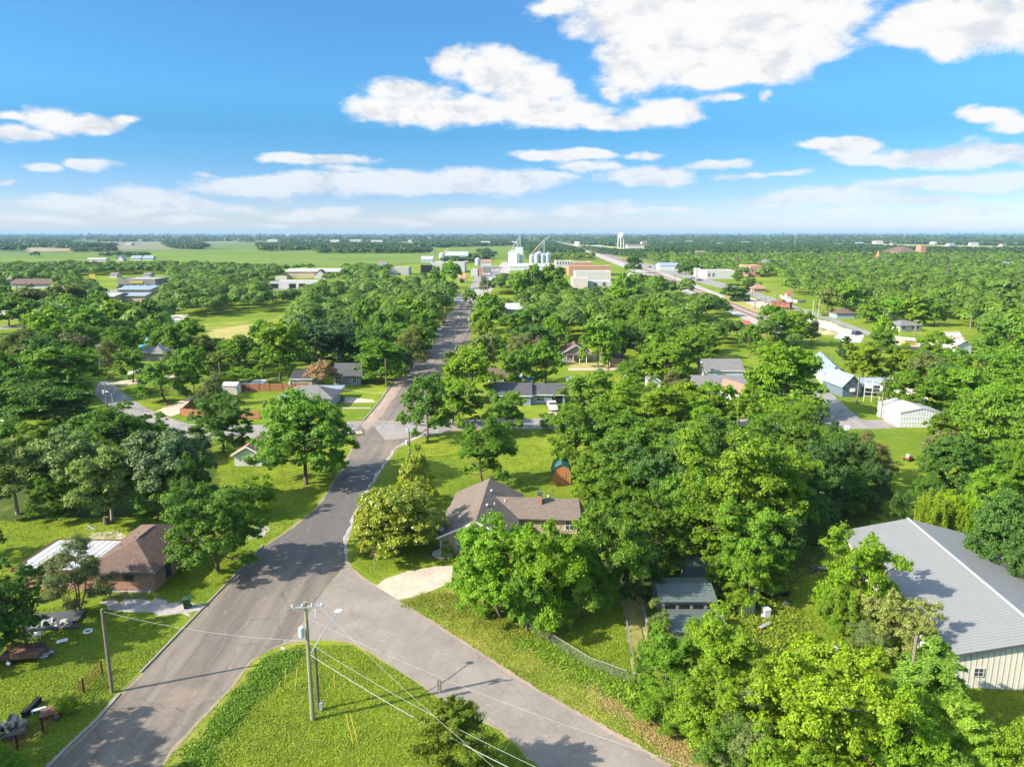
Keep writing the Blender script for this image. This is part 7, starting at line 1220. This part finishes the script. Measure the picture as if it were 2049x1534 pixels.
# ------------------------------------------------------------------ labels of the trees: size, colour and the thing each stands next to
LM = [o for o in COL.objects if o.parent is None and o.get('label') and o.get('category') in ('house', 'shed', 'garage', 'utility pole', 'building', 'school', 'barn', 'sign', 'hall', 'warehouse', 'store', 'rail car', 'street lamp', 'carport', 'shop', 'pool', 'frame', 'pole', 'kiosk', 'tower', 'pylon', 'trailer', 'car', 'stump')]
def short(l):
    w = l.split(); out = []
    for q in w:
        if q in ('with', 'at', 'in', 'behind', 'beside', 'on', 'under', 'by', 'amid', 'showing', 'facing', 'right', 'left', 'just', 'of', 'above', 'below', 'before', 'among', 'rising', 'partly', 'deep', 'between', 'farther', 'up', 'inside', 'half', 'parked', 'joined', 'over', 'nosing') and len(out) >= 3: break
        out.append(q)
        if len(out) >= 6: break
    while out and out[-1] in ('and', 'a', 'the', 'with', 'of', 'in', 'at'): out.pop()
    return ' '.join(out)
sh = {o.name: short(o['label']) for o in LM}; cnt = {}
for v in sh.values(): cnt[v] = cnt.get(v, 0)+1
LM = [o for o in LM if cnt[sh[o.name]] == 1]
hs = sorted(t['h'] for t in TREES); used = set(); NN = {'b': 'broadleaf tree', 'o': 'round-crowned tree', 'p': 'airy open tree', 'h': 'drooping-leaved tree', 'm': 'magnolia', 'n': 'magnolia', 'u': 'silk tree', 's': 'shrub', 'k': 'flowering shrub', 'c': 'cedar', 'f': 'cypress', 'w': 'bamboo clump'}
ORD = ['', 'second', 'third', 'fourth', 'fifth', 'sixth', 'seventh', 'eighth', 'ninth', 'tenth']
for o in COL.objects:
    if 'z0' in o.keys(): del o['z0']
for t in sorted(TREES, key=lambda t: t['y']):
    h = t['h']; size = 'small' if h < 5 else ('mid-sized' if h < 9 else ('tall' if h < 13 else 'very tall')); c = TINT[t['tint']][1]; kind = NN[t['kind']]; grp = 'trees of the town and its gardens' if KIND[t['kind']][1] == 'tree' else ('shrubs' if kind != 'bamboo clump' else 'bamboo')
    near = sorted(LM, key=lambda o: (o.location.x-t['x'])**2+(o.location.y-t['y'])**2)[:6]; lab = None
    for o in near:
        dx = t['x']-o.location.x; dy = t['y']-o.location.y
        rel = ('in front of' if dy < 0 else 'behind') if abs(dy) > abs(dx)*1.3 else ('left of' if dx < 0 else 'right of')
        cand = f"{size} {c} {kind} {rel} the {sh[o.name]}"
        if cand not in used and len(cand.split()) <= 16: lab = cand; break
    if lab is None:
        for k in range(1, 10):
            o = near[0]; cand = f"{ORD[k]} nearest {c} {kind} {'left of' if t['x'] < o.location.x else 'right of'} the {sh[o.name]}"
            if cand not in used: lab = cand; break
    used.add(lab); tag(t['root'], lab, KIND[t['kind']][1], grp)
# ------------------------------------------------------------------ haze
hz = MB(); hz.box(-30000, -400, -1.0, 30000, 30000, 112.0)
m, b, o = mat('haze'); pv = b.n('ShaderNodeVolumePrincipled'); pv.inputs['Color'].default_value = (0.36, 0.56, 0.75, 1)
pv.inputs['Density'].default_value = 0.000065; pv.inputs['Anisotropy'].default_value = 0.0
b.set(o.inputs['Volume'], pv.outputs[0])
ho = hz.build('haze', 'haze'); tag(ho, 'thin blue haze over the whole plain', kind='stuff')
